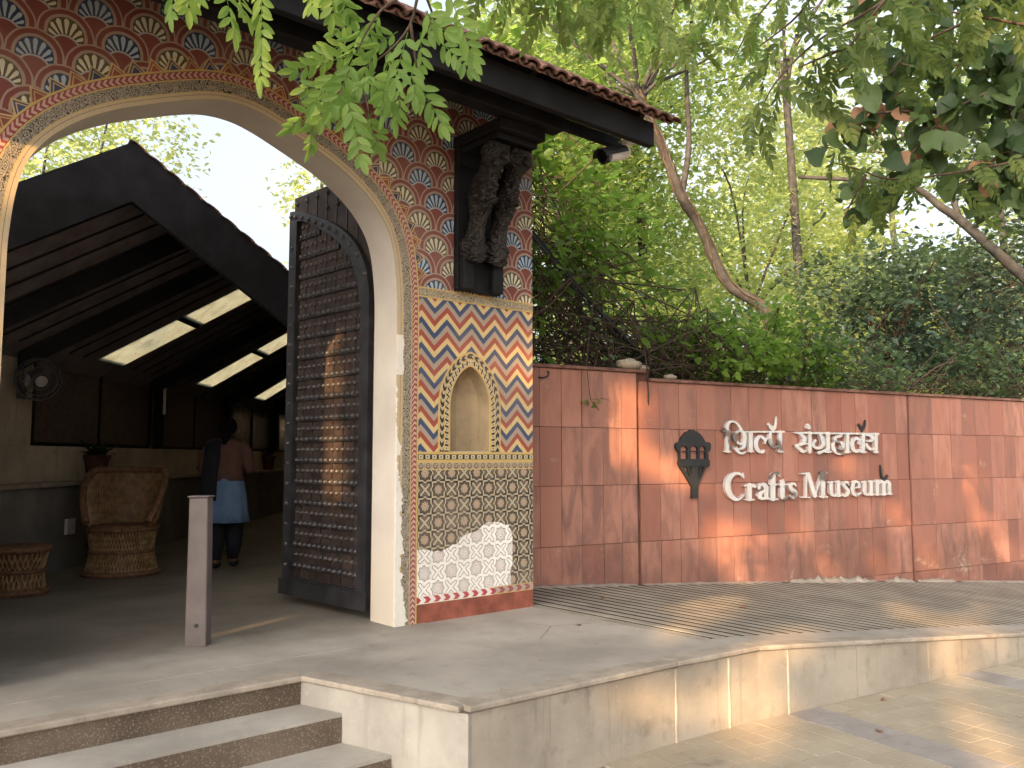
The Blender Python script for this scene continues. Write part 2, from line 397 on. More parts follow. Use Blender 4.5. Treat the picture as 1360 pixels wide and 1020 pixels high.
# ------------------------------------------------------------------ outlines and branch lines, in metres
LETTERS_HINDI = [[[(2.3777,1.5361),(2.3951,1.5361),(2.4208,1.5319),(2.4441,1.5229),(2.4557,1.5159),(2.4695,1.5049),(2.4986,1.4768),(2.5223,1.4502),(2.5244,1.4419),(2.5205,1.4348),(2.5122,1.43),(2.5009,1.4292),(2.4921,1.4326),(2.4886,1.4361),(2.4712,1.4657),(2.457,1.4835),(2.4387,1.5011),(2.4202,1.5112),(2.4015,1.5158),(2.3898,1.5162),(2.3686,1.5129),(2.3592,1.5096),(2.3521,1.5057),(2.3416,1.4933),(2.3335,1.4757),(2.3312,1.4651),(2.3294,1.4354),(2.3382,1.4289),(2.3477,1.4269),(2.3522,1.4217),(2.351,1.4165),(2.3429,1.4111),(2.3408,1.2993),(2.3394,1.2156),(2.3413,1.2141),(2.3553,1.2142),(2.3599,1.2131),(2.3639,1.2087),(2.3625,1.2035),(2.3595,1.2013),(2.3548,1.2002),(2.3339,1.2001),(2.3221,1.1941),(2.3105,1.1925),(2.2995,1.1946),(2.2899,1.2),(2.2668,1.2002),(2.2615,1.2032),(2.2605,1.2084),(2.2648,1.2128),(2.2695,1.2139),(2.2833,1.2139),(2.2851,1.2154),(2.2884,1.4121),(2.2867,1.4133),(2.252,1.4146),(2.2465,1.4184),(2.2457,1.4236),(2.2479,1.4271),(2.2548,1.4303),(2.2779,1.4299),(2.2814,1.4311),(2.2791,1.4381),(2.281,1.4573),(2.2837,1.4713),(2.288,1.4818),(2.2971,1.496),(2.3063,1.5066),(2.3175,1.5166),(2.3317,1.5256),(2.3458,1.5309),(2.3623,1.5345)]],[[(2.4758,1.4332),(2.5127,1.4346),(2.5269,1.4324),(2.5433,1.4265),(2.5569,1.4185),(2.5689,1.4081),(2.5784,1.3941),(2.5829,1.38),(2.5845,1.3658),(2.5839,1.3517),(2.5814,1.3375),(2.5747,1.3162),(2.574,1.295),(2.5715,1.2773),(2.5656,1.2632),(2.5544,1.2508),(2.5399,1.2405),(2.5254,1.2331),(2.5063,1.2271),(2.4921,1.2262),(2.4616,1.2321),(2.4582,1.2345),(2.4581,1.2397),(2.4619,1.2426),(2.4666,1.2434),(2.4856,1.2468),(2.4976,1.2519),(2.5113,1.2611),(2.5193,1.2682),(2.5247,1.277),(2.5007,1.2774),(2.4749,1.2813),(2.4667,1.2854),(2.4335,1.2957),(2.419,1.3038),(2.4056,1.3165),(2.3958,1.3304),(2.3887,1.3461),(2.3858,1.3618),(2.388,1.3776),(2.3941,1.3917),(2.4033,1.4041),(2.4153,1.4148),(2.4344,1.4239),(2.4534,1.4285),(2.47,1.431)],[(2.4791,1.419),(2.4586,1.4048),(2.45,1.3961),(2.4412,1.38),(2.4377,1.3624),(2.441,1.3431),(2.4499,1.3239),(2.4571,1.3167),(2.4695,1.3083),(2.4802,1.302),(2.4849,1.3022),(2.5017,1.307),(2.5089,1.3107),(2.5134,1.3157),(2.5185,1.3245),(2.5246,1.3422),(2.5258,1.3634),(2.522,1.3845),(2.514,1.4006),(2.5048,1.4095)],[(2.3729,1.2673),(2.3829,1.2683),(2.4038,1.2641),(2.4201,1.2597),(2.434,1.2536),(2.4496,1.2414),(2.4733,1.2152),(2.4914,1.2036),(2.5007,1.1996),(2.5078,1.198),(2.5173,1.1985),(2.5532,1.2096),(2.558,1.2101),(2.5627,1.209),(2.5672,1.205),(2.5674,1.1997),(2.5646,1.1962),(2.555,1.1917),(2.5262,1.1801),(2.5071,1.1765),(2.4906,1.1778),(2.4765,1.1813),(2.4625,1.1865),(2.4486,1.1933),(2.437,1.2011),(2.4051,1.2285),(2.3669,1.2498),(2.3641,1.255),(2.3647,1.2602),(2.3672,1.2637)]],[[(2.5723,1.427),(2.5789,1.4282),(2.8579,1.4323),(2.8653,1.4308),(2.8692,1.4278),(2.8708,1.4242),(2.8695,1.4188),(2.8653,1.4151),(2.8597,1.4133),(2.672,1.4105),(2.6698,1.4089),(2.6665,1.304),(2.6641,1.2188),(2.6826,1.2171),(2.6863,1.2136),(2.6859,1.2083),(2.6797,1.2043),(2.658,1.204),(2.6458,1.1983),(2.6362,1.1968),(2.6242,1.1987),(2.6148,1.2038),(2.5933,1.2039),(2.5886,1.2057),(2.5865,1.208),(2.5864,1.2133),(2.5904,1.2168),(2.6091,1.2186),(2.6153,1.4081),(2.6142,1.4096),(2.5783,1.4093),(2.5712,1.4105),(2.5665,1.4142),(2.5652,1.4181),(2.5671,1.4234)]],[[(2.7729,1.3864),(2.7837,1.3869),(2.7983,1.385),(2.8128,1.3806),(2.8321,1.371),(2.8439,1.3622),(2.8535,1.3518),(2.86,1.3408),(2.8631,1.3283),(2.8629,1.2942),(2.8588,1.2897),(2.8513,1.2884),(2.8465,1.2901),(2.8443,1.2923),(2.8328,1.3203),(2.8272,1.3297),(2.8208,1.3368),(2.8068,1.3475),(2.7923,1.3533),(2.7802,1.3544),(2.7702,1.348),(2.7584,1.3344),(2.7497,1.318),(2.745,1.3004),(2.7443,1.288),(2.7466,1.2684),(2.7501,1.2582),(2.7604,1.2417),(2.7758,1.2258),(2.7877,1.218),(2.7998,1.2133),(2.8124,1.2255),(2.8223,1.2292),(2.8321,1.229),(2.8419,1.2242),(2.8462,1.2171),(2.8441,1.2081),(2.8285,1.1961),(2.8161,1.1896),(2.8025,1.1866),(2.7867,1.187),(2.7721,1.1893),(2.7577,1.1931),(2.7409,1.2004),(2.729,1.2078),(2.7158,1.2184),(2.7032,1.2315),(2.694,1.245),(2.6887,1.2574),(2.6849,1.2751),(2.6849,1.3),(2.6881,1.316),(2.6937,1.3303),(2.6996,1.341),(2.7077,1.3518),(2.7211,1.3644),(2.7346,1.3735),(2.7494,1.3809),(2.7641,1.3855)]],[[(3.0767,1.4381),(3.0881,1.4384),(3.0981,1.4359),(3.1411,1.4362),(3.1474,1.4337),(3.1509,1.4282),(3.1495,1.4227),(3.1429,1.418),(3.1378,1.417),(3.1125,1.4166),(3.1099,1.4149),(3.1024,1.215),(3.1201,1.2144),(3.1243,1.2133),(3.128,1.2096),(3.1267,1.2042),(3.1196,1.2011),(3.0944,1.201),(3.0841,1.1969),(3.074,1.1955),(3.064,1.1968),(3.0541,1.2009),(3.0366,1.2009),(3.0317,1.2028),(3.0291,1.2075),(3.032,1.2121),(3.0371,1.214),(3.0468,1.2148),(3.0485,1.2582),(3.0463,1.2597),(3.0284,1.2513),(3.0133,1.2464),(2.9932,1.2441),(2.9709,1.2476),(2.9474,1.2577),(2.9343,1.2656),(2.9214,1.2773),(2.9114,1.2934),(2.9058,1.3131),(2.9022,1.3473),(2.9002,1.3485),(2.8924,1.3472),(2.862,1.3136),(2.8545,1.3124),(2.8477,1.3162),(2.8473,1.3216),(2.8738,1.3613),(2.8785,1.3643),(2.8984,1.369),(2.9009,1.3706),(2.9016,1.3832),(2.9043,1.3959),(2.9103,1.4068),(2.9152,1.4122),(2.9148,1.4134),(2.9124,1.4139),(2.8531,1.4136),(2.8483,1.4157),(2.8457,1.4185),(2.8445,1.422),(2.8462,1.427),(2.8513,1.4309),(2.8587,1.4323),(3.0678,1.4354)],[(2.9595,1.4144),(2.9517,1.4001),(2.9501,1.3929),(2.9501,1.382),(2.953,1.3604),(2.9612,1.3208),(2.9697,1.2992),(2.9847,1.2828),(2.9993,1.274),(3.0067,1.2729),(3.0143,1.2738),(3.0319,1.2786),(3.0421,1.2824),(3.0497,1.2872),(3.0543,1.4141),(3.052,1.4158)]],[[(3.5353,1.4395),(3.5431,1.4401),(3.551,1.439),(3.5579,1.4361),(3.5665,1.4301),(3.681,1.4304),(3.6865,1.4286),(3.6907,1.4249),(3.6913,1.4174),(3.6855,1.4118),(3.6774,1.4096),(3.5668,1.4083),(3.558,1.2093),(3.5555,1.2019),(3.5499,1.1963),(3.5379,1.1913),(3.5247,1.1912),(3.5123,1.1962),(3.5063,1.2036),(3.5079,1.291),(3.4316,1.2837),(3.4079,1.2759),(3.3869,1.2727),(3.3623,1.2712),(3.3913,1.2585),(3.4066,1.2475),(3.4263,1.2292),(3.4319,1.2262),(3.445,1.2269),(3.4766,1.2331),(3.4828,1.2312),(3.4862,1.2276),(3.4864,1.2239),(3.4839,1.2201),(3.4598,1.206),(3.4412,1.1982),(3.4176,1.1954),(3.397,1.2008),(3.3792,1.211),(3.2974,1.2708),(3.2958,1.2745),(3.2968,1.28),(3.3001,1.2837),(3.3047,1.2862),(3.3099,1.2873),(3.3177,1.2869),(3.3256,1.2912),(3.3411,1.2928),(3.3594,1.2974),(3.3778,1.303),(3.3972,1.312),(3.4169,1.3269),(3.4212,1.3325),(3.4234,1.3417),(3.4219,1.351),(3.4141,1.3645),(3.3768,1.4021),(3.3738,1.4076),(3.3122,1.4085),(3.3071,1.4105),(3.3035,1.4141),(3.3033,1.4214),(3.3094,1.427),(3.3181,1.4288),(3.5163,1.4299),(3.5272,1.437)],[(3.4211,1.4085),(3.4528,1.392),(3.4735,1.3756),(3.4823,1.3608),(3.485,1.3442),(3.4809,1.3275),(3.4748,1.3163),(3.4654,1.3051),(3.4875,1.3068),(3.5092,1.3092),(3.5137,1.4076),(3.5102,1.4088)]],[[(3.5069,1.5219),(3.5128,1.5235),(3.5207,1.5238),(3.5317,1.5205),(3.5605,1.4912),(3.5616,1.4837),(3.5594,1.4762),(3.5552,1.4706),(3.5473,1.4646),(3.5339,1.46),(3.5181,1.4599),(3.5051,1.4642),(3.4965,1.4715),(3.4944,1.4752),(3.494,1.5086),(3.4979,1.5161)]],[[(3.8252,1.4367),(3.8337,1.4385),(3.8419,1.4385),(3.8526,1.4357),(3.8606,1.4306),(3.8933,1.43),(3.8987,1.428),(3.9035,1.4227),(3.902,1.4151),(3.8952,1.4103),(3.8896,1.4091),(3.8651,1.4091),(3.8641,1.407),(3.8555,1.2163),(3.8834,1.2153),(3.889,1.2108),(3.8879,1.2051),(3.8801,1.2013),(3.8474,1.2011),(3.8363,1.1959),(3.8253,1.1945),(3.8146,1.1962),(3.804,1.201),(3.7743,1.2015),(3.771,1.2029),(3.7665,1.2085),(3.7445,1.1994),(3.6847,1.1819),(3.6767,1.1813),(3.6687,1.1826),(3.662,1.1858),(3.6581,1.1896),(3.6556,1.1951),(3.6562,1.2008),(3.6598,1.2063),(3.6673,1.2113),(3.7322,1.2255),(3.8002,1.2481),(3.8072,1.4082),(3.8053,1.4092),(3.7339,1.4091),(3.7556,1.387),(3.7658,1.374),(3.7824,1.3476),(3.7873,1.3307),(3.7877,1.3157),(3.7847,1.2987),(3.7782,1.2837),(3.7623,1.2648),(3.7447,1.2534),(3.725,1.2451),(3.7033,1.2389),(3.6817,1.2356),(3.6604,1.2353),(3.6391,1.2372),(3.618,1.2414),(3.5977,1.249),(3.5827,1.26),(3.5717,1.2745),(3.5659,1.2897),(3.5657,1.3046),(3.5765,1.3214),(3.5914,1.3327),(3.6146,1.3466),(3.6226,1.3487),(3.6332,1.3476),(3.641,1.3429),(3.644,1.3369),(3.6421,1.3294),(3.6237,1.3114),(3.6165,1.3012),(3.6189,1.2863),(3.6233,1.2789),(3.63,1.2734),(3.651,1.2661),(3.6643,1.2643),(3.6777,1.2649),(3.6885,1.2686),(3.7051,1.2794),(3.7127,1.287),(3.7181,1.2964),(3.7207,1.3058),(3.7217,1.3245),(3.7154,1.347),(3.6994,1.3787),(3.6796,1.4084),(3.668,1.4112),(3.6628,1.4157),(3.6619,1.4213),(3.6638,1.425),(3.6688,1.4288),(3.6769,1.4307),(3.8116,1.4305),(3.8144,1.4308)],[(3.794,1.22),(3.7846,1.2161),(3.7884,1.2157),(3.798,1.2161),(3.7988,1.2199),(3.7968,1.2212)]],[[(3.8804,1.4285),(3.8896,1.4304),(4.0412,1.4314),(4.0496,1.4326),(4.0606,1.4315),(4.1164,1.4319),(4.1263,1.43),(4.132,1.4244),(4.1308,1.4167),(4.1267,1.4131),(4.121,1.4108),(4.0735,1.41),(4.0712,1.4083),(4.0705,1.393),(4.0685,1.3872),(4.0638,1.3826),(4.0553,1.3783),(3.9855,1.3658),(3.9713,1.3614),(3.9718,1.3557),(3.9764,1.3481),(3.9924,1.3371),(3.9978,1.3349),(4.0088,1.3332),(4.0476,1.3332),(4.0669,1.3297),(4.088,1.3187),(4.0992,1.3076),(4.1076,1.2921),(4.1082,1.2749),(4.0983,1.2577),(4.0822,1.2431),(4.066,1.2327),(4.0452,1.2251),(4.0258,1.2251),(4.0071,1.2306),(3.9851,1.2407),(3.9819,1.2457),(3.9829,1.2514),(3.9886,1.2563),(3.997,1.2584),(4.0244,1.2531),(4.0299,1.2526),(4.0327,1.2542),(4.043,1.265),(4.0503,1.2784),(4.0481,1.2879),(4.043,1.295),(4.0322,1.3007),(3.9856,1.3091),(3.9639,1.3167),(3.9611,1.3162),(3.9437,1.297),(3.9385,1.2871),(3.9379,1.2776),(3.9407,1.2644),(3.9462,1.2512),(3.9534,1.2399),(3.9621,1.2304),(3.9839,1.2148),(3.9974,1.2087),(4.0083,1.2059),(4.0303,1.203),(4.0746,1.2021),(4.1111,1.2075),(4.1166,1.2058),(4.1205,1.2024),(4.1217,1.1986),(4.1203,1.1948),(4.1159,1.1912),(4.0972,1.1833),(4.0846,1.179),(4.065,1.1753),(4.0233,1.1734),(3.9985,1.1748),(3.9794,1.178),(3.955,1.1855),(3.9358,1.1944),(3.9181,1.2057),(3.9022,1.2207),(3.8914,1.2377),(3.885,1.2547),(3.8828,1.2716),(3.8868,1.2924),(3.9029,1.3115),(3.9352,1.3326),(3.9292,1.3382),(3.9227,1.3514),(3.9215,1.3628),(3.9273,1.3761),(3.9424,1.3873),(3.9509,1.3908),(3.9731,1.3952),(4.0258,1.399),(4.0274,1.4001),(4.0278,1.4077),(4.0263,1.4098),(3.8859,1.4091),(3.8778,1.4115),(3.8732,1.4171),(3.8738,1.4228)]],[[(4.1523,1.4326),(4.163,1.4342),(4.1769,1.4328),(4.2108,1.4331),(4.2206,1.4297),(4.2242,1.4239),(4.2227,1.4181),(4.2183,1.4142),(4.2097,1.4116),(4.1928,1.4113),(4.1905,1.4081),(4.1811,1.2181),(4.1831,1.2161),(4.2028,1.2154),(4.2074,1.2125),(4.2082,1.2067),(4.205,1.2033),(4.1993,1.2013),(4.1768,1.2011),(4.1681,1.1955),(4.1595,1.1927),(4.1511,1.1919),(4.1427,1.1929),(4.1263,1.201),(4.1012,1.2017),(4.0969,1.2045),(4.0955,1.2083),(4.0972,1.2121),(4.1019,1.2151),(4.1243,1.2159),(4.125,1.218),(4.1344,1.4093),(4.1309,1.4105),(4.1142,1.4103),(4.1086,1.4115),(4.1021,1.4166),(4.1011,1.4223),(4.1052,1.4281),(4.1124,1.4313)]],[[(4.4261,1.4383),(4.4381,1.4385),(4.4524,1.4343),(4.4871,1.434),(4.4935,1.4314),(4.4979,1.4257),(4.4968,1.4198),(4.4889,1.4138),(4.483,1.4125),(4.4628,1.4123),(4.4608,1.4096),(4.4509,1.2171),(4.4525,1.2162),(4.4755,1.2155),(4.4811,1.2114),(4.4805,1.2056),(4.4778,1.2031),(4.4719,1.2011),(4.4459,1.2009),(4.434,1.1942),(4.4195,1.1916),(4.4053,1.194),(4.3941,1.2007),(4.3684,1.2009),(4.3618,1.2033),(4.3593,1.2091),(4.3633,1.214),(4.3691,1.2158),(4.3892,1.2159),(4.3907,1.2169),(4.3969,1.337),(4.3956,1.3393),(4.3813,1.3272),(4.3851,1.3001),(4.3838,1.2962),(4.3758,1.2903),(4.3643,1.2893),(4.357,1.2922),(4.3535,1.296),(4.3421,1.3326),(4.3359,1.3422),(4.3274,1.3488),(4.3134,1.3544),(4.3047,1.3517),(4.2927,1.3438),(4.2724,1.3243),(4.2675,1.3146),(4.2646,1.2954),(4.2675,1.2723),(4.2758,1.2512),(4.2802,1.2454),(4.2877,1.2397),(4.31,1.2321),(4.3214,1.2316),(4.344,1.2419),(4.3534,1.2435),(4.3647,1.2412),(4.372,1.2342),(4.3718,1.2265),(4.3665,1.2207),(4.3371,1.2052),(4.3198,1.2011),(4.2971,1.2009),(4.277,1.2031),(4.2549,1.2084),(4.2383,1.216),(4.2322,1.2202),(4.2201,1.2317),(4.2099,1.247),(4.2033,1.2623),(4.1993,1.2776),(4.1978,1.293),(4.1991,1.3083),(4.2053,1.3276),(4.216,1.343),(4.2342,1.3586),(4.2546,1.3711),(4.2749,1.3805),(4.3008,1.3872),(4.3264,1.3855),(4.346,1.3777),(4.3603,1.3676),(4.3733,1.3521),(4.3809,1.3582),(4.3973,1.3642),(4.3984,1.3661),(4.4008,1.4108),(4.3965,1.4121),(4.2057,1.4115),(4.2001,1.4127),(4.1947,1.4162),(4.1924,1.4216),(4.1933,1.4254),(4.1982,1.4303),(4.2068,1.4331),(4.412,1.4341)]],[[(4.6471,1.4399),(4.6617,1.4409),(4.6704,1.439),(4.679,1.4348),(4.7027,1.4346),(4.7112,1.431),(4.7146,1.4251),(4.7128,1.4192),(4.7075,1.415),(4.6985,1.4126),(4.6867,1.4125),(4.6844,1.4109),(4.6738,1.2183),(4.6759,1.2169),(4.6907,1.2169),(4.6965,1.2157),(4.7014,1.2106),(4.699,1.2047),(4.6898,1.2016),(4.6692,1.2015),(4.6601,1.1965),(4.6511,1.1937),(4.6364,1.1934),(4.6277,1.1958),(4.6192,1.2012),(4.5929,1.2017),(4.5859,1.2063),(4.5866,1.2122),(4.5907,1.2153),(4.5966,1.2166),(4.6142,1.2171),(4.6154,1.2399),(4.5939,1.2298),(4.5678,1.2242),(4.5417,1.2273),(4.5189,1.2356),(4.4869,1.2547),(4.4755,1.2663),(4.4679,1.2798),(4.4614,1.2992),(4.4628,1.3051),(4.4678,1.3102),(4.4767,1.3137),(4.4854,1.3141),(4.4911,1.3129),(4.4977,1.3092),(4.5076,1.2958),(4.5155,1.286),(4.5248,1.2782),(4.5476,1.2647),(4.5638,1.2581),(4.5696,1.2568),(4.5784,1.2575),(4.6171,1.2706),(4.6226,1.3572),(4.6219,1.3588),(4.6129,1.3473),(4.5972,1.3358),(4.5746,1.3274),(4.5499,1.325),(4.5237,1.3255),(4.4832,1.3279),(4.4775,1.3292),(4.4719,1.3328),(4.4697,1.3382),(4.472,1.344),(4.4777,1.348),(4.4844,1.3497),(4.5456,1.353),(4.5573,1.3553),(4.5643,1.3586),(4.5683,1.3625),(4.5721,1.3724),(4.5654,1.3821),(4.559,1.3868),(4.5505,1.3904),(4.5389,1.3928),(4.5187,1.3945),(4.4781,1.3964),(4.4708,1.3985),(4.4659,1.4043),(4.466,1.4082),(4.4705,1.4141),(4.4656,1.4199),(4.4676,1.4277),(4.4732,1.4317),(4.4801,1.4335),(4.6319,1.4345)],[(4.5896,1.4121),(4.5882,1.4117),(4.6088,1.4002),(4.6194,1.3905),(4.6232,1.3833),(4.625,1.4122)]]]
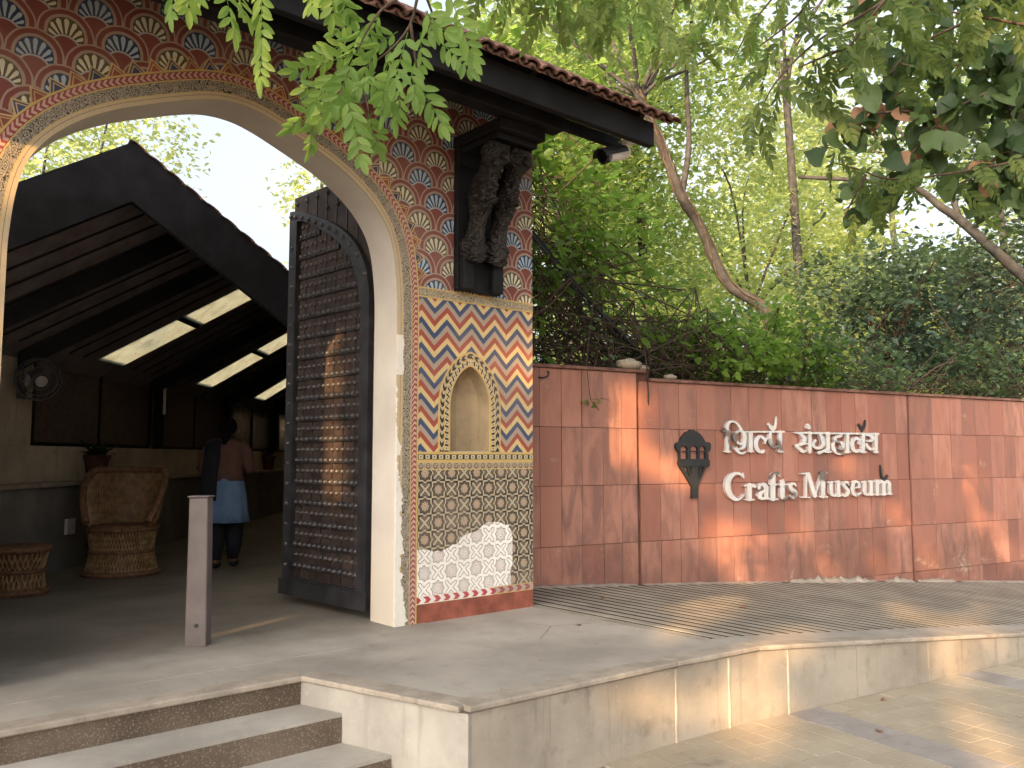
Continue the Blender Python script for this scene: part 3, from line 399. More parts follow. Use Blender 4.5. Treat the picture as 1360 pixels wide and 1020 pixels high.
LETTERS_LATIN = [[[(2.4178,0.9933),(2.4408,0.9935),(2.4595,0.9906),(2.4781,0.983),(2.5059,0.9651),(2.5045,0.9768),(2.5064,0.9812),(2.5136,0.9849),(2.5183,0.9849),(2.523,0.9832),(2.5269,0.9783),(2.5369,0.9327),(2.5365,0.9292),(2.5307,0.9241),(2.5259,0.9232),(2.5205,0.9241),(2.5147,0.9295),(2.5101,0.947),(2.5053,0.946),(2.5006,0.9465),(2.4634,0.9629),(2.4517,0.9656),(2.44,0.9656),(2.4282,0.9639),(2.4141,0.9597),(2.3951,0.9508),(2.3784,0.9397),(2.3616,0.9243),(2.3531,0.9123),(2.3434,0.8916),(2.3392,0.8779),(2.3361,0.8537),(2.3378,0.8312),(2.3409,0.8173),(2.3509,0.7912),(2.3656,0.7684),(2.3765,0.7561),(2.3934,0.7401),(2.4094,0.7272),(2.4209,0.7202),(2.4325,0.7166),(2.4395,0.7167),(2.4489,0.7186),(2.4723,0.728),(2.4919,0.7397),(2.5232,0.7624),(2.528,0.7647),(2.5351,0.7646),(2.5398,0.7624),(2.5428,0.7578),(2.5414,0.7526),(2.5031,0.7212),(2.4886,0.7114),(2.461,0.697),(2.4474,0.6921),(2.4293,0.6889),(2.4106,0.689),(2.3944,0.6913),(2.3759,0.6962),(2.3575,0.7035),(2.3386,0.7137),(2.3211,0.7258),(2.3053,0.7391),(2.291,0.7544),(2.2802,0.7702),(2.2714,0.7876),(2.265,0.8049),(2.2579,0.8394),(2.2571,0.8549),(2.2588,0.8739),(2.2632,0.891),(2.2704,0.9082),(2.2793,0.9236),(2.2911,0.939),(2.3093,0.9558),(2.3258,0.9663),(2.3469,0.9762),(2.3669,0.9833),(2.3853,0.9883),(2.4033,0.9918)]],[[(2.6023,0.8742),(2.6137,0.8738),(2.6232,0.871),(2.6304,0.8668),(2.6395,0.8571),(2.6493,0.8648),(2.6566,0.8685),(2.6663,0.8703),(2.6783,0.8687),(2.6877,0.8637),(2.7031,0.8498),(2.7075,0.8427),(2.7076,0.8357),(2.7051,0.8304),(2.6994,0.8252),(2.6911,0.8218),(2.6839,0.8209),(2.6743,0.8221),(2.6602,0.8299),(2.6409,0.8266),(2.6387,0.8245),(2.6349,0.707),(2.637,0.7056),(2.6729,0.7044),(2.6776,0.7022),(2.6803,0.6972),(2.6778,0.692),(2.6724,0.6895),(2.6484,0.6898),(2.6293,0.6903),(2.6147,0.6826),(2.6075,0.681),(2.598,0.6808),(2.5857,0.6837),(2.5722,0.6917),(2.539,0.6927),(2.5344,0.6949),(2.5316,0.699),(2.5331,0.7042),(2.5392,0.7075),(2.5655,0.7072),(2.5684,0.7086),(2.5724,0.8362),(2.5697,0.8376),(2.5318,0.8388),(2.5254,0.8439),(2.5254,0.8492),(2.5284,0.8526),(2.5346,0.8548),(2.5726,0.8545),(2.5775,0.8623),(2.583,0.8675),(2.5922,0.8721)]],[[(2.7907,0.8772),(2.8032,0.8781),(2.8178,0.8759),(2.8396,0.8689),(2.8566,0.8585),(2.8705,0.8428),(2.877,0.8208),(2.8749,0.7356),(2.8757,0.7196),(2.8979,0.7147),(2.902,0.7101),(2.9022,0.7065),(2.8974,0.7011),(2.8795,0.6946),(2.8652,0.6917),(2.853,0.6923),(2.8361,0.6982),(2.8285,0.6924),(2.8231,0.6907),(2.7773,0.6888),(2.7604,0.6916),(2.7533,0.6942),(2.7411,0.7014),(2.7302,0.7123),(2.7223,0.7265),(2.7208,0.7407),(2.7224,0.7477),(2.7289,0.7592),(2.7424,0.772),(2.7537,0.7794),(2.7685,0.7868),(2.7882,0.7927),(2.8102,0.7969),(2.811,0.8184),(2.8094,0.8273),(2.8019,0.8375),(2.7947,0.8419),(2.785,0.8415),(2.7751,0.8381),(2.7711,0.835),(2.7672,0.8157),(2.762,0.8085),(2.757,0.8055),(2.7497,0.8033),(2.7376,0.8037),(2.7281,0.8081),(2.7221,0.8164),(2.7218,0.8217),(2.7267,0.8375),(2.7318,0.8483),(2.7392,0.8568),(2.744,0.8602),(2.7665,0.8716),(2.7837,0.8766)],[(2.8092,0.7682),(2.7932,0.7568),(2.785,0.7464),(2.7812,0.7376),(2.7811,0.7323),(2.7841,0.7234),(2.7881,0.7211),(2.7954,0.7196),(2.8196,0.7162),(2.8212,0.7172),(2.8161,0.7351),(2.8116,0.7657)]],[[(3.0001,0.9914),(3.0143,0.9921),(3.0292,0.9906),(3.044,0.9846),(3.0543,0.9766),(3.0668,0.9638),(3.0701,0.9566),(3.0685,0.9494),(3.0636,0.9441),(3.0561,0.9405),(3.0473,0.9394),(3.0398,0.9404),(3.0325,0.9439),(3.018,0.9587),(3.0105,0.9575),(3.0032,0.9537),(3.0005,0.9501),(2.9895,0.9251),(2.9869,0.8624),(3.0344,0.8615),(3.0418,0.8589),(3.046,0.8526),(3.0439,0.8464),(3.0362,0.8422),(2.9889,0.8425),(2.9862,0.841),(2.9812,0.7034),(3.0186,0.7018),(3.0235,0.7004),(3.0274,0.697),(3.0283,0.6934),(3.0268,0.6899),(3.023,0.6872),(3.018,0.6861),(2.9758,0.6866),(2.9707,0.6818),(2.9631,0.6776),(2.9556,0.6752),(2.9457,0.6741),(2.9358,0.6749),(2.9261,0.6779),(2.9188,0.6821),(2.9117,0.6885),(2.892,0.6897),(2.8872,0.6929),(2.8857,0.6968),(2.8868,0.7003),(2.8915,0.7038),(2.9085,0.7051),(2.9134,0.8421),(2.9122,0.8436),(2.9025,0.846),(2.8988,0.8495),(2.8976,0.8531),(2.8982,0.8566),(2.9011,0.8602),(2.9055,0.8625),(2.9129,0.8634),(2.9143,0.8653),(2.9177,0.9331),(2.9219,0.9402),(2.9301,0.9473),(2.9501,0.9703),(2.9617,0.9792),(2.9678,0.9827),(2.9818,0.9879)]],[[(3.101,0.9112),(3.1067,0.911),(3.1165,0.9044),(3.1264,0.891),(3.132,0.8693),(3.1325,0.8601),(3.183,0.8592),(3.1905,0.8562),(3.1937,0.8521),(3.1926,0.8449),(3.1848,0.84),(3.1342,0.8402),(3.132,0.8386),(3.1256,0.7595),(3.1246,0.7325),(3.1262,0.7181),(3.1284,0.7144),(3.1319,0.7137),(3.17,0.7175),(3.1775,0.7153),(3.1802,0.7114),(3.1786,0.7061),(3.162,0.6974),(3.1385,0.6865),(3.1207,0.6827),(3.1031,0.6829),(3.0857,0.6868),(3.0758,0.6916),(3.0613,0.7048),(3.0515,0.7287),(3.0496,0.7628),(3.052,0.8004),(3.0569,0.8398),(3.0564,0.841),(3.0439,0.8417),(3.0375,0.8437),(3.0335,0.8474),(3.0324,0.8528),(3.0345,0.8567),(3.0396,0.8602),(3.0446,0.8613),(3.0602,0.8613),(3.0636,0.8721),(3.074,0.8935),(3.0863,0.9048)]],[[(3.2381,0.8723),(3.2503,0.8732),(3.2656,0.8717),(3.2782,0.8686),(3.2882,0.8643),(3.2982,0.8551),(3.309,0.8348),(3.3082,0.8312),(3.3047,0.8276),(3.2996,0.8258),(3.2919,0.8262),(3.2862,0.8298),(3.2746,0.8445),(3.2697,0.8467),(3.262,0.8473),(3.2512,0.8448),(3.2445,0.8395),(3.2407,0.8341),(3.2446,0.8232),(3.2548,0.8103),(3.2875,0.7934),(3.3015,0.7822),(3.3115,0.7675),(3.3175,0.751),(3.3187,0.7364),(3.3152,0.7238),(3.312,0.7184),(3.3016,0.7078),(3.2868,0.6982),(3.2687,0.6904),(3.2609,0.6887),(3.2506,0.6865),(3.2354,0.6876),(3.2203,0.6922),(3.2078,0.6983),(3.1979,0.7052),(3.1916,0.7157),(3.1925,0.7319),(3.1956,0.7354),(3.1991,0.7366),(3.2067,0.7349),(3.2139,0.724),(3.2183,0.7205),(3.2389,0.7127),(3.244,0.7135),(3.2498,0.718),(3.2593,0.7305),(3.2596,0.7359),(3.2571,0.7432),(3.249,0.756),(3.2433,0.7606),(3.2209,0.7733),(3.2073,0.784),(3.1899,0.8078),(3.1844,0.8224),(3.1852,0.8386),(3.1953,0.853),(3.2091,0.8624),(3.222,0.8681)]],[[(3.727,0.9903),(3.7365,0.9913),(3.7472,0.9901),(3.7573,0.9863),(3.7656,0.9806),(3.7979,0.98),(3.8032,0.9778),(3.8066,0.9728),(3.8049,0.9672),(3.7999,0.9639),(3.7944,0.9629),(3.7728,0.963),(3.7696,0.962),(3.756,0.7126),(3.7965,0.7109),(3.8016,0.7079),(3.8034,0.7041),(3.8024,0.7004),(3.7986,0.6972),(3.7931,0.6959),(3.7528,0.6962),(3.7389,0.6867),(3.7308,0.6844),(3.7201,0.6836),(3.7042,0.687),(3.6964,0.6916),(3.6912,0.6965),(3.6673,0.697),(3.662,0.6988),(3.6589,0.7018),(3.6588,0.7073),(3.6627,0.7109),(3.668,0.7124),(3.6866,0.7123),(3.6885,0.7141),(3.6975,0.8975),(3.6188,0.7378),(3.6249,0.721),(3.6237,0.7118),(3.616,0.7028),(3.6036,0.6973),(3.5904,0.6961),(3.5798,0.698),(3.5696,0.7032),(3.5626,0.7113),(3.4816,0.9183),(3.4751,0.8434),(3.4641,0.7135),(3.4651,0.712),(3.4677,0.7117),(3.5199,0.7101),(3.5236,0.7085),(3.5267,0.7048),(3.5257,0.6993),(3.5199,0.6957),(3.5141,0.6953),(3.3815,0.6983),(3.3764,0.6995),(3.3723,0.7028),(3.3713,0.7065),(3.3729,0.7101),(3.3795,0.7134),(3.4365,0.7124),(3.4392,0.7138),(3.4574,0.9557),(3.4545,0.9574),(3.3843,0.9587),(3.3793,0.9616),(3.3771,0.9657),(3.3777,0.9693),(3.3811,0.9729),(3.3902,0.9752),(3.4735,0.9745),(3.4868,0.9802),(3.5,0.982),(3.513,0.9797),(3.5239,0.9735),(3.5293,0.9661),(3.6067,0.7684),(3.6093,0.7667),(3.7013,0.9533),(3.7018,0.9626),(3.7004,0.9637),(3.6924,0.9644),(3.6882,0.9665),(3.6852,0.9702),(3.6859,0.9758),(3.6931,0.9806),(3.707,0.9812),(3.7175,0.9872)]],[[(3.9758,0.8824),(3.9872,0.8833),(3.9981,0.881),(4.0062,0.8764),(4.0118,0.8688),(4.0057,0.72),(4.0069,0.719),(4.0263,0.7204),(4.0317,0.7188),(4.0354,0.7156),(4.0362,0.7118),(4.0339,0.7078),(4.0283,0.705),(4.0034,0.7027),(3.9892,0.6944),(3.9754,0.6925),(3.9645,0.6945),(3.9565,0.6985),(3.951,0.7043),(3.9488,0.71),(3.9404,0.7052),(3.9265,0.7001),(3.9073,0.6986),(3.8884,0.7008),(3.8722,0.7049),(3.8536,0.7135),(3.8419,0.7254),(3.8301,0.7536),(3.8335,0.8357),(3.8342,0.8525),(3.833,0.8537),(3.8006,0.8551),(3.7972,0.8568),(3.7944,0.8606),(3.7947,0.8643),(3.7981,0.868),(3.804,0.8699),(3.8364,0.8696),(3.8476,0.8775),(3.8613,0.8806),(3.8695,0.8801),(3.8766,0.8781),(3.8874,0.8705),(3.8906,0.8611),(3.8858,0.7581),(3.888,0.7431),(3.8907,0.7356),(3.8979,0.7301),(3.914,0.7243),(3.9222,0.7249),(3.9502,0.7418),(3.9555,0.8545),(3.9544,0.8564),(3.9339,0.8576),(3.9294,0.8605),(3.928,0.8662),(3.9317,0.8705),(3.9373,0.8724),(3.9592,0.873),(3.9662,0.8788)]],[[(4.0946,0.8754),(4.1028,0.8767),(4.1167,0.8765),(4.1306,0.8738),(4.1442,0.8677),(4.1543,0.8575),(4.1694,0.8288),(4.1672,0.8241),(4.162,0.8213),(4.1559,0.8207),(4.1504,0.8224),(4.1303,0.8464),(4.1211,0.8517),(4.1155,0.852),(4.1071,0.8496),(4.0975,0.8413),(4.0936,0.8356),(4.093,0.8337),(4.095,0.8305),(4.1459,0.7892),(4.1578,0.7777),(4.1672,0.7585),(4.1646,0.7415),(4.159,0.7302),(4.1483,0.7172),(4.1363,0.7075),(4.122,0.7004),(4.1079,0.696),(4.0855,0.6923),(4.0689,0.6934),(4.0635,0.6952),(4.0501,0.7036),(4.0422,0.7125),(4.0307,0.731),(4.0351,0.7369),(4.0407,0.7386),(4.0462,0.7382),(4.0506,0.7362),(4.0729,0.7176),(4.0783,0.7161),(4.0923,0.7183),(4.1008,0.7214),(4.1076,0.7256),(4.112,0.7312),(4.1164,0.7463),(4.1153,0.7538),(4.113,0.7577),(4.0835,0.7847),(4.0495,0.8118),(4.0407,0.8289),(4.0449,0.8439),(4.0565,0.857),(4.0718,0.8675),(4.0858,0.8736)]],[[(4.2629,0.8799),(4.2709,0.8814),(4.2879,0.8804),(4.3075,0.8756),(4.3269,0.8671),(4.3398,0.8578),(4.3504,0.8404),(4.3545,0.802),(4.3503,0.7944),(4.34,0.7897),(4.3315,0.7893),(4.323,0.7913),(4.2502,0.7828),(4.2524,0.7599),(4.2611,0.7387),(4.2716,0.7282),(4.2827,0.7235),(4.297,0.7253),(4.3548,0.7454),(4.3605,0.7455),(4.3661,0.7434),(4.3698,0.7385),(4.369,0.7347),(4.3655,0.7315),(4.3332,0.7131),(4.3099,0.7016),(4.2898,0.6952),(4.2671,0.6943),(4.2448,0.6992),(4.2255,0.7084),(4.2097,0.7208),(4.1988,0.7343),(4.1901,0.7516),(4.1854,0.7669),(4.183,0.784),(4.1845,0.8011),(4.1897,0.8181),(4.1962,0.8313),(4.2055,0.8445),(4.2186,0.8576),(4.2343,0.8689),(4.2509,0.877)],[(4.2753,0.8557),(4.2664,0.8474),(4.2572,0.8323),(4.2524,0.819),(4.2491,0.8),(4.2526,0.7993),(4.2839,0.803),(4.3129,0.8065),(4.3118,0.8219),(4.309,0.8334),(4.303,0.8428),(4.2893,0.8521),(4.2809,0.8553)]],[[(4.5314,0.8795),(4.5428,0.8805),(4.5544,0.8785),(4.5642,0.8732),(4.5699,0.8654),(4.5631,0.7222),(4.5662,0.7211),(4.5838,0.723),(4.5895,0.7213),(4.5934,0.7177),(4.594,0.7138),(4.5915,0.71),(4.5859,0.7073),(4.5565,0.703),(4.5446,0.6978),(4.533,0.6962),(4.5186,0.6986),(4.5046,0.7067),(4.4898,0.7005),(4.4753,0.6982),(4.458,0.6979),(4.438,0.7006),(4.419,0.7079),(4.406,0.7197),(4.3988,0.7314),(4.3896,0.7526),(4.3939,0.8409),(4.3943,0.8486),(4.3913,0.8501),(4.3656,0.8506),(4.3594,0.8529),(4.3561,0.8587),(4.3606,0.8648),(4.3664,0.8666),(4.3979,0.8666),(4.4098,0.8749),(4.4243,0.8776),(4.4395,0.8749),(4.4507,0.867),(4.4539,0.8574),(4.4487,0.7554),(4.4531,0.7399),(4.4583,0.7302),(4.4681,0.7263),(4.4767,0.7251),(4.4823,0.7258),(4.4927,0.7314),(4.5044,0.7408),(4.5104,0.8527),(4.5096,0.8548),(4.4865,0.8558),(4.4816,0.8589),(4.4801,0.8647),(4.4831,0.8685),(4.4873,0.8706),(4.5133,0.871)]],[[(4.7064,0.8844),(4.7125,0.8847),(4.7213,0.8833),(4.7617,0.8649),(4.7764,0.8608),(4.785,0.8558),(4.8159,0.8758),(4.825,0.8784),(4.8369,0.8778),(4.8442,0.8748),(4.8831,0.8482),(4.89,0.8387),(4.8889,0.7208),(4.8907,0.7194),(4.9027,0.7192),(4.9086,0.7168),(4.9112,0.7125),(4.9098,0.7086),(4.9019,0.7048),(4.8838,0.7044),(4.8746,0.6992),(4.8625,0.6972),(4.8506,0.6989),(4.839,0.7045),(4.8211,0.7047),(4.8143,0.7086),(4.8133,0.7125),(4.8158,0.7164),(4.8219,0.7189),(4.8338,0.7191),(4.8358,0.7219),(4.8369,0.8277),(4.8201,0.8441),(4.7899,0.8324),(4.7882,0.717),(4.7889,0.7151),(4.8008,0.7149),(4.8067,0.713),(4.8102,0.7087),(4.8092,0.7048),(4.803,0.7009),(4.7851,0.7004),(4.7669,0.6922),(4.7579,0.6913),(4.7491,0.692),(4.7404,0.6947),(4.7318,0.7004),(4.7053,0.7009),(4.7004,0.7032),(4.698,0.7071),(4.6991,0.711),(4.7031,0.7139),(4.709,0.7151),(4.7238,0.7151),(4.7272,0.7163),(4.7288,0.8313),(4.7075,0.8475),(4.6757,0.8302),(4.6742,0.8283),(4.6722,0.7174),(4.6737,0.7158),(4.6796,0.7156),(4.6856,0.7132),(4.6882,0.7093),(4.6873,0.7054),(4.6818,0.7018),(4.6671,0.7012),(4.652,0.695),(4.6403,0.6938),(4.6287,0.6958),(4.6172,0.701),(4.5997,0.7013),(4.595,0.7035),(4.5924,0.7074),(4.5934,0.7113),(4.5975,0.7143),(4.6093,0.7155),(4.6118,0.7167),(4.6143,0.8525),(4.6109,0.8536),(4.5846,0.8519),(4.5788,0.8527),(4.5728,0.857),(4.5727,0.8628),(4.5766,0.8664),(4.5825,0.8681),(4.6148,0.8703),(4.627,0.8798),(4.636,0.8828),(4.6448,0.8838),(4.6565,0.8823),(4.6651,0.8787),(4.6716,0.8731),(4.6761,0.8653),(4.6954,0.8806)]]]
EMBLEM = [[(1.6715,1.2991),(1.6997,1.354),(1.7551,1.4011),(1.8025,1.417),(1.8104,1.429),(1.8655,1.4298),(1.8707,1.4197),(1.8982,1.4133),(1.9497,1.3825),(1.9909,1.336),(2.0092,1.3062),(2.0631,1.3024),(2.0884,1.2812),(2.084,1.2425),(2.0662,1.2082),(2.0436,1.203),(2.0505,1.1227),(2.0531,1.0502),(2.0126,1.0444),(1.8968,0.8527),(1.8906,0.7309),(1.8193,0.7284),(1.8242,0.8455),(1.6662,1.0523),(1.6519,1.0899),(1.6634,1.1233),(1.6607,1.1985),(1.6374,1.2135),(1.6188,1.2485),(1.6227,1.282),(1.6391,1.2972)],[(1.6765,1.1316),(1.6789,1.2405),(1.7031,1.2608),(1.7249,1.2659),(1.7487,1.261),(1.7679,1.2426),(1.7653,1.1315)],[(1.809,1.1315),(1.8115,1.2412),(1.8362,1.2616),(1.8594,1.2668),(1.8835,1.2619),(1.9085,1.2433),(1.9058,1.1314)],[(1.9324,1.1314),(1.9351,1.2418),(1.9556,1.2606),(1.9747,1.2676),(1.9946,1.2609),(2.0132,1.2439),(2.0104,1.1313)],[(1.7146,1.0462),(1.7656,1.0459),(1.8021,0.9297)],[(1.7874,1.0457),(1.8201,1.0455),(1.818,0.9547)],[(1.9037,1.0451),(1.9414,1.0448),(1.9053,0.9285)],[(1.9558,1.0448),(1.9892,1.0446),(1.9252,0.9282)]]
FRONDS = [((1.336,2.32,2.443),(1.21,2.477,2.421)),((1.387,2.378,2.417),(1.288,2.536,2.374)),((1.463,2.281,2.546),(1.411,2.396,2.498)),((1.312,1.989,2.373),(1.303,2.012,2.223)),((1.575,2.305,2.586),(1.604,2.318,2.472)),((1.618,2.243,2.552),(1.681,2.162,2.425)),((1.448,2.133,2.312),(1.499,2.078,2.159)),((1.42,2.201,2.322),(1.436,2.216,2.213)),((1.169,2.102,2.174),(1.213,2.051,1.987)),((1.285,2.16,2.179),(1.338,2.184,2.106)),((1.29,2.444,2.296),(1.2,2.501,2.226)),((1.288,2.465,2.297),(1.242,2.481,2.163)),((1.261,2.381,2.322),(1.239,2.376,2.21)),((1.223,2.049,2.227),(1.285,2.059,2.17)),((1.283,2.121,2.294),(1.233,2.15,2.208)),((1.426,2.456,2.643),(1.396,2.546,2.634)),((1.276,2.174,2.452),(1.276,2.249,2.417)),((1.263,2.333,2.629),(1.274,2.365,2.566)),((1.202,2.187,2.534),(1.251,2.217,2.502)),((1.409,2.297,2.598),(1.412,2.37,2.538)),((1.575,2.275,2.648),(1.593,2.256,2.567)),((1.48,2.041,2.578),(1.559,1.953,2.354)),((1.381,1.999,2.465),(1.423,1.931,2.39)),((1.048,2.377,2.623),(1.081,2.381,2.284)),((0.906,2.322,2.532),(0.925,2.347,2.385)),((0.982,2.456,2.609),(1.001,2.436,2.482)),((0.905,2.807,2.727),(0.925,2.807,2.619)),((0.869,2.539,2.603),(0.88,2.548,2.514)),((1.234,2.456,2.679),(1.242,2.417,2.596)),((1.0,2.818,2.776),(0.992,2.788,2.682)),((1.34,2.392,2.497),(1.288,2.498,2.481)),((1.193,2.084,2.287),(1.165,2.162,2.17)),((1.324,2.178,2.41),(1.284,2.242,2.301)),((1.265,2.017,2.263),(1.228,2.015,2.118)),((1.188,2.185,2.288),(1.182,2.264,2.219)),((1.209,2.176,2.245),(1.255,2.187,2.133)),((1.496,2.364,2.538),(1.517,2.419,2.431)),((1.398,2.102,2.358),(1.409,2.095,2.24))]
TWIGS_NEAR = [[(1.489,2.017,2.766),(1.42,2.076,2.595),(1.406,2.115,2.481),(1.378,2.178,2.416),(1.334,2.282,2.366),(1.245,2.359,2.256)],[(1.42,2.076,2.595),(1.324,2.159,2.511),(1.27,2.205,2.379)],[(1.406,2.115,2.481),(1.472,2.164,2.329)],[(1.42,2.076,2.595),(1.527,2.116,2.473)],[(1.334,2.282,2.366),(1.364,2.283,2.239)],[(1.052,2.393,2.766),(1.075,2.439,2.661)],[(1.052,2.393,2.766),(0.962,2.47,2.692),(0.847,2.635,2.674)],[(1.489,2.017,2.766),(1.051,2.393,2.778)],[(1.334,2.282,2.366),(1.29,2.32,2.28)]]
TWIGS_MID = [[(2.502,3.388,3.741),(2.739,3.184,3.538),(3.044,3.054,3.346),(3.331,2.939,3.524)],[(2.246,2.817,3.441),(2.413,2.805,3.325),(2.398,2.949,3.164)],[(4.035,3.125,4.235),(3.6,3.235,3.671),(3.128,3.377,3.5)],[(4.562,2.935,4.358),(4.192,3.254,4.006),(3.972,3.443,3.831),(3.826,3.568,3.707)],[(3.259,3.265,3.988),(3.427,3.252,3.776),(3.81,3.186,3.606),(4.025,3.133,3.489)],[(4.98,2.971,4.543),(4.748,3.303,4.118),(4.791,3.53,3.891),(4.746,3.832,3.872)],[(2.665,2.984,3.618),(2.886,3.058,3.457),(2.931,3.283,3.355)],[(4.245,3.604,4.543),(4.317,3.541,4.118),(4.193,3.912,3.844)],[(5.494,2.925,4.616),(5.293,3.361,4.157),(5.312,3.609,3.904)]]
TWIGS_RIGHT = [[(4.157,1.701,3.618),(3.995,1.839,3.385),(3.925,2.164,3.275),(3.849,2.361,3.101),(3.874,2.471,2.98)],[(4.851,1.368,3.335),(4.56,1.618,3.408),(4.37,1.913,3.532)],[(3.995,1.839,3.385),(3.96,2.002,3.205),(4.057,2.182,3.06)],[(4.56,1.618,3.408),(4.32,1.824,3.255),(4.267,2.001,3.101)],[(3.96,2.002,3.205),(3.849,2.229,3.135)],[(3.789,2.017,3.54),(3.855,2.224,3.416),(3.882,2.465,3.355)],[(4.631,1.293,3.501),(4.419,1.739,3.578),(4.305,1.969,3.387)],[(4.941,1.422,2.776),(4.819,1.527,2.688),(4.644,2.073,2.684),(4.65,2.332,2.809),(4.707,2.546,2.929)],[(4.682,2.304,2.777),(4.576,2.395,2.519)],[(4.819,1.527,2.688),(4.77,1.569,2.576)]]
TWIGS_BROAD = [[(7.018,1.878,4.387),(6.621,2.219,3.872),(6.322,2.477,3.645),(6.163,2.745,3.315),(5.913,3.092,2.976)],[(6.502,2.321,4.043),(6.166,2.61,3.986),(5.988,3.027,4.257)],[(6.322,2.477,3.645),(6.146,2.891,3.728),(5.936,3.204,3.592)],[(6.621,2.219,3.872),(6.685,2.164,3.363),(6.616,2.356,3.059)],[(6.193,2.719,4.324),(6.423,2.39,4.157),(7.006,1.888,4.1)],[(6.956,1.931,2.917),(6.596,2.241,3.195),(6.408,2.534,3.116)],[(7.038,1.861,4.852),(6.31,2.486,4.561),(5.953,3.058,4.555)]]
LIMBS_PALE = [[(10.384,2.939,2.65),(9.918,3.34,3.222),(9.536,3.669,3.701),(9.386,3.798,3.842),(9.177,3.978,4.051),(8.777,4.322,4.134),(8.404,4.907,4.243)],[(9.536,3.669,3.701),(9.345,3.834,4.47),(9.131,4.017,4.596),(9.284,4.282,5.017)],[(10.548,3.458,2.05),(10.517,3.485,2.905),(9.918,3.34,3.222)]]
LIMBS_LEAN = [[(11.553,7.21,2.848),(11.406,7.336,3.457),(10.998,7.688,3.847),(10.537,7.821,4.684),(10.082,7.816,5.063),(9.718,7.865,5.745),(9.199,7.916,6.48),(9.082,8.016,7.394)],[(10.082,7.816,5.063),(10.26,7.795,5.916),(10.412,7.927,7.199),(10.712,7.934,8.666)],[(9.718,7.865,5.745),(9.699,8.277,6.389),(10.287,8.299,7.418)]]
SUN_GAPS = [((6.464,5.614,1.726),0.09),((6.397,5.628,1.5),0.07),((6.056,5.698,1.274),0.09),((6.684,5.568,1.09),0.1),((7.798,5.338,0.054),0.19),((7.497,5.4,0.382),0.12),((7.964,5.304,0.283),0.1),((12.18,4.433,0.018),0.17),((11.855,4.5,0.343),0.1),((10.851,4.708,-0.1),0.09),((9.082,5.073,-0.106),0.09),((9.835,4.917,-0.023),0.09),((6.191,5.67,1.532),0.06),((4.773,3.765,-0.03),0.11),((5.163,3.933,-0.03),0.1),((5.663,4.166,-0.03),0.11),((6.072,4.335,-0.03),0.08),((5.743,4.47,-0.03),0.09),((5.083,3.174,-0.03),0.14),((6.939,3.114,-0.03),0.08),((6.824,2.782,-0.03),0.08),((8.451,3.106,-0.03),0.1),((4.623,3.06,-0.193),0.13),((4.645,3.057,-0.331),0.13),((4.594,3.063,-0.412),0.12),((4.332,3.092,-0.282),0.11),((3.62,3.171,-0.17),0.08),((3.511,3.183,-0.212),0.06),((6.776,2.82,-0.363),0.13),((6.908,2.806,-0.436),0.1),((7.717,2.716,-0.409),0.1),((3.812,3.15,-0.383),0.06),((3.693,3.079,-0.44),0.06),((4.565,2.867,-0.44),0.08),((5.024,1.813,-0.44),0.1),((3.511,3.055,-0.44),0.06),((3.17,6.025,1.957),0.07),((3.183,5.838,2.116),0.09),((3.183,5.847,1.767),0.07),((3.179,5.902,1.508),0.05),((3.187,5.789,1.247),0.08),((3.193,5.702,1.077),0.06),((3.186,5.8,0.963),0.07),((3.163,6.129,1.786),0.07),((0.961,4.971,2.656),0.09),((0.992,4.971,2.758),0.05),((3.222,5.111,1.957),0.035),((3.222,4.948,2.02),0.03),((3.222,5.06,1.449),0.03),((2.458,5.69,0.0),0.1),((2.34,5.658,0.0),0.07)]

# ------------------------------------------------------------------ materials
def concrete(name, c, stain=0.5, rough=0.75, scale=1.3, bump=0.12, dirt=(0.12, 0.10, 0.085), crack=0.0):
    m = Mat(name, rough, 0.3)
    p = m.pos()
    big = m.noise(p, scale, 6.0, 0.6); small = m.noise(p, scale * 14, 5.0); mid = m.noise(p, scale * 4.2, 6.0, 0.65)
    col = m.mix(big.step(0.30, 0.70), tuple(v * 0.74 for v in c), tuple(v * 1.16 for v in c))
    col = m.mix(mid.step(0.52, 0.74) * stain, col, dirt)
    col = m.mix(small.step(0.58, 0.75) * 0.22, col, tuple(min(1, v * 1.5) for v in c))
    if crack:
        cr = m.voro(m.offset_by(p, mid, 0.12), 0.42, 'DISTANCE_TO_EDGE').lt(0.0022) * big.step(0.50, 0.60)
        col = m.mix(cr * crack, col, tuple(v * 0.5 for v in dirt))
    drip = m.noise(m.scaled(p, (7.0, 7.0, 0.5)), 1.6, 5.0, 0.6).step(0.56, 0.74)
    up_ = X(m.nt, m.xyz(m.node('ShaderNodeNewGeometry').outputs['Normal'])[2].o).abs().lt(0.5)
    col = m.mix(drip * up_ * (0.25 + stain * 0.5), col, dirt)
    m.color(col); m.rough(big * 0.3 + (rough - 0.12))
    m.bump(small * 0.6 + mid * 0.4, bump, 0.01)
    return m.m

M_PLATFORM = concrete('worn_concrete', (0.335, 0.303, 0.26), 0.25, 0.62, crack=0.45)
M_GROUND = concrete('outer_ground', (0.30, 0.265, 0.22), 0.3)
M_SLAB = concrete('facing_stone', (0.315, 0.275, 0.222), 0.42, 0.7, 1.8)
M_TREAD = concrete('step_tread', (0.385, 0.355, 0.31), 0.2, 0.65)
M_COPING = concrete('coping_stone', (0.34, 0.29, 0.235), 0.35, 0.7, 5.0)
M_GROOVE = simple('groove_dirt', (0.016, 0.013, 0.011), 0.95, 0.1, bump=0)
M_RIB = concrete('ramp_rib', (0.30, 0.265, 0.215), 0.35, 0.72, 2.0)
M_JOINT = simple('pale_joint', (0.45, 0.40, 0.32), 0.9)

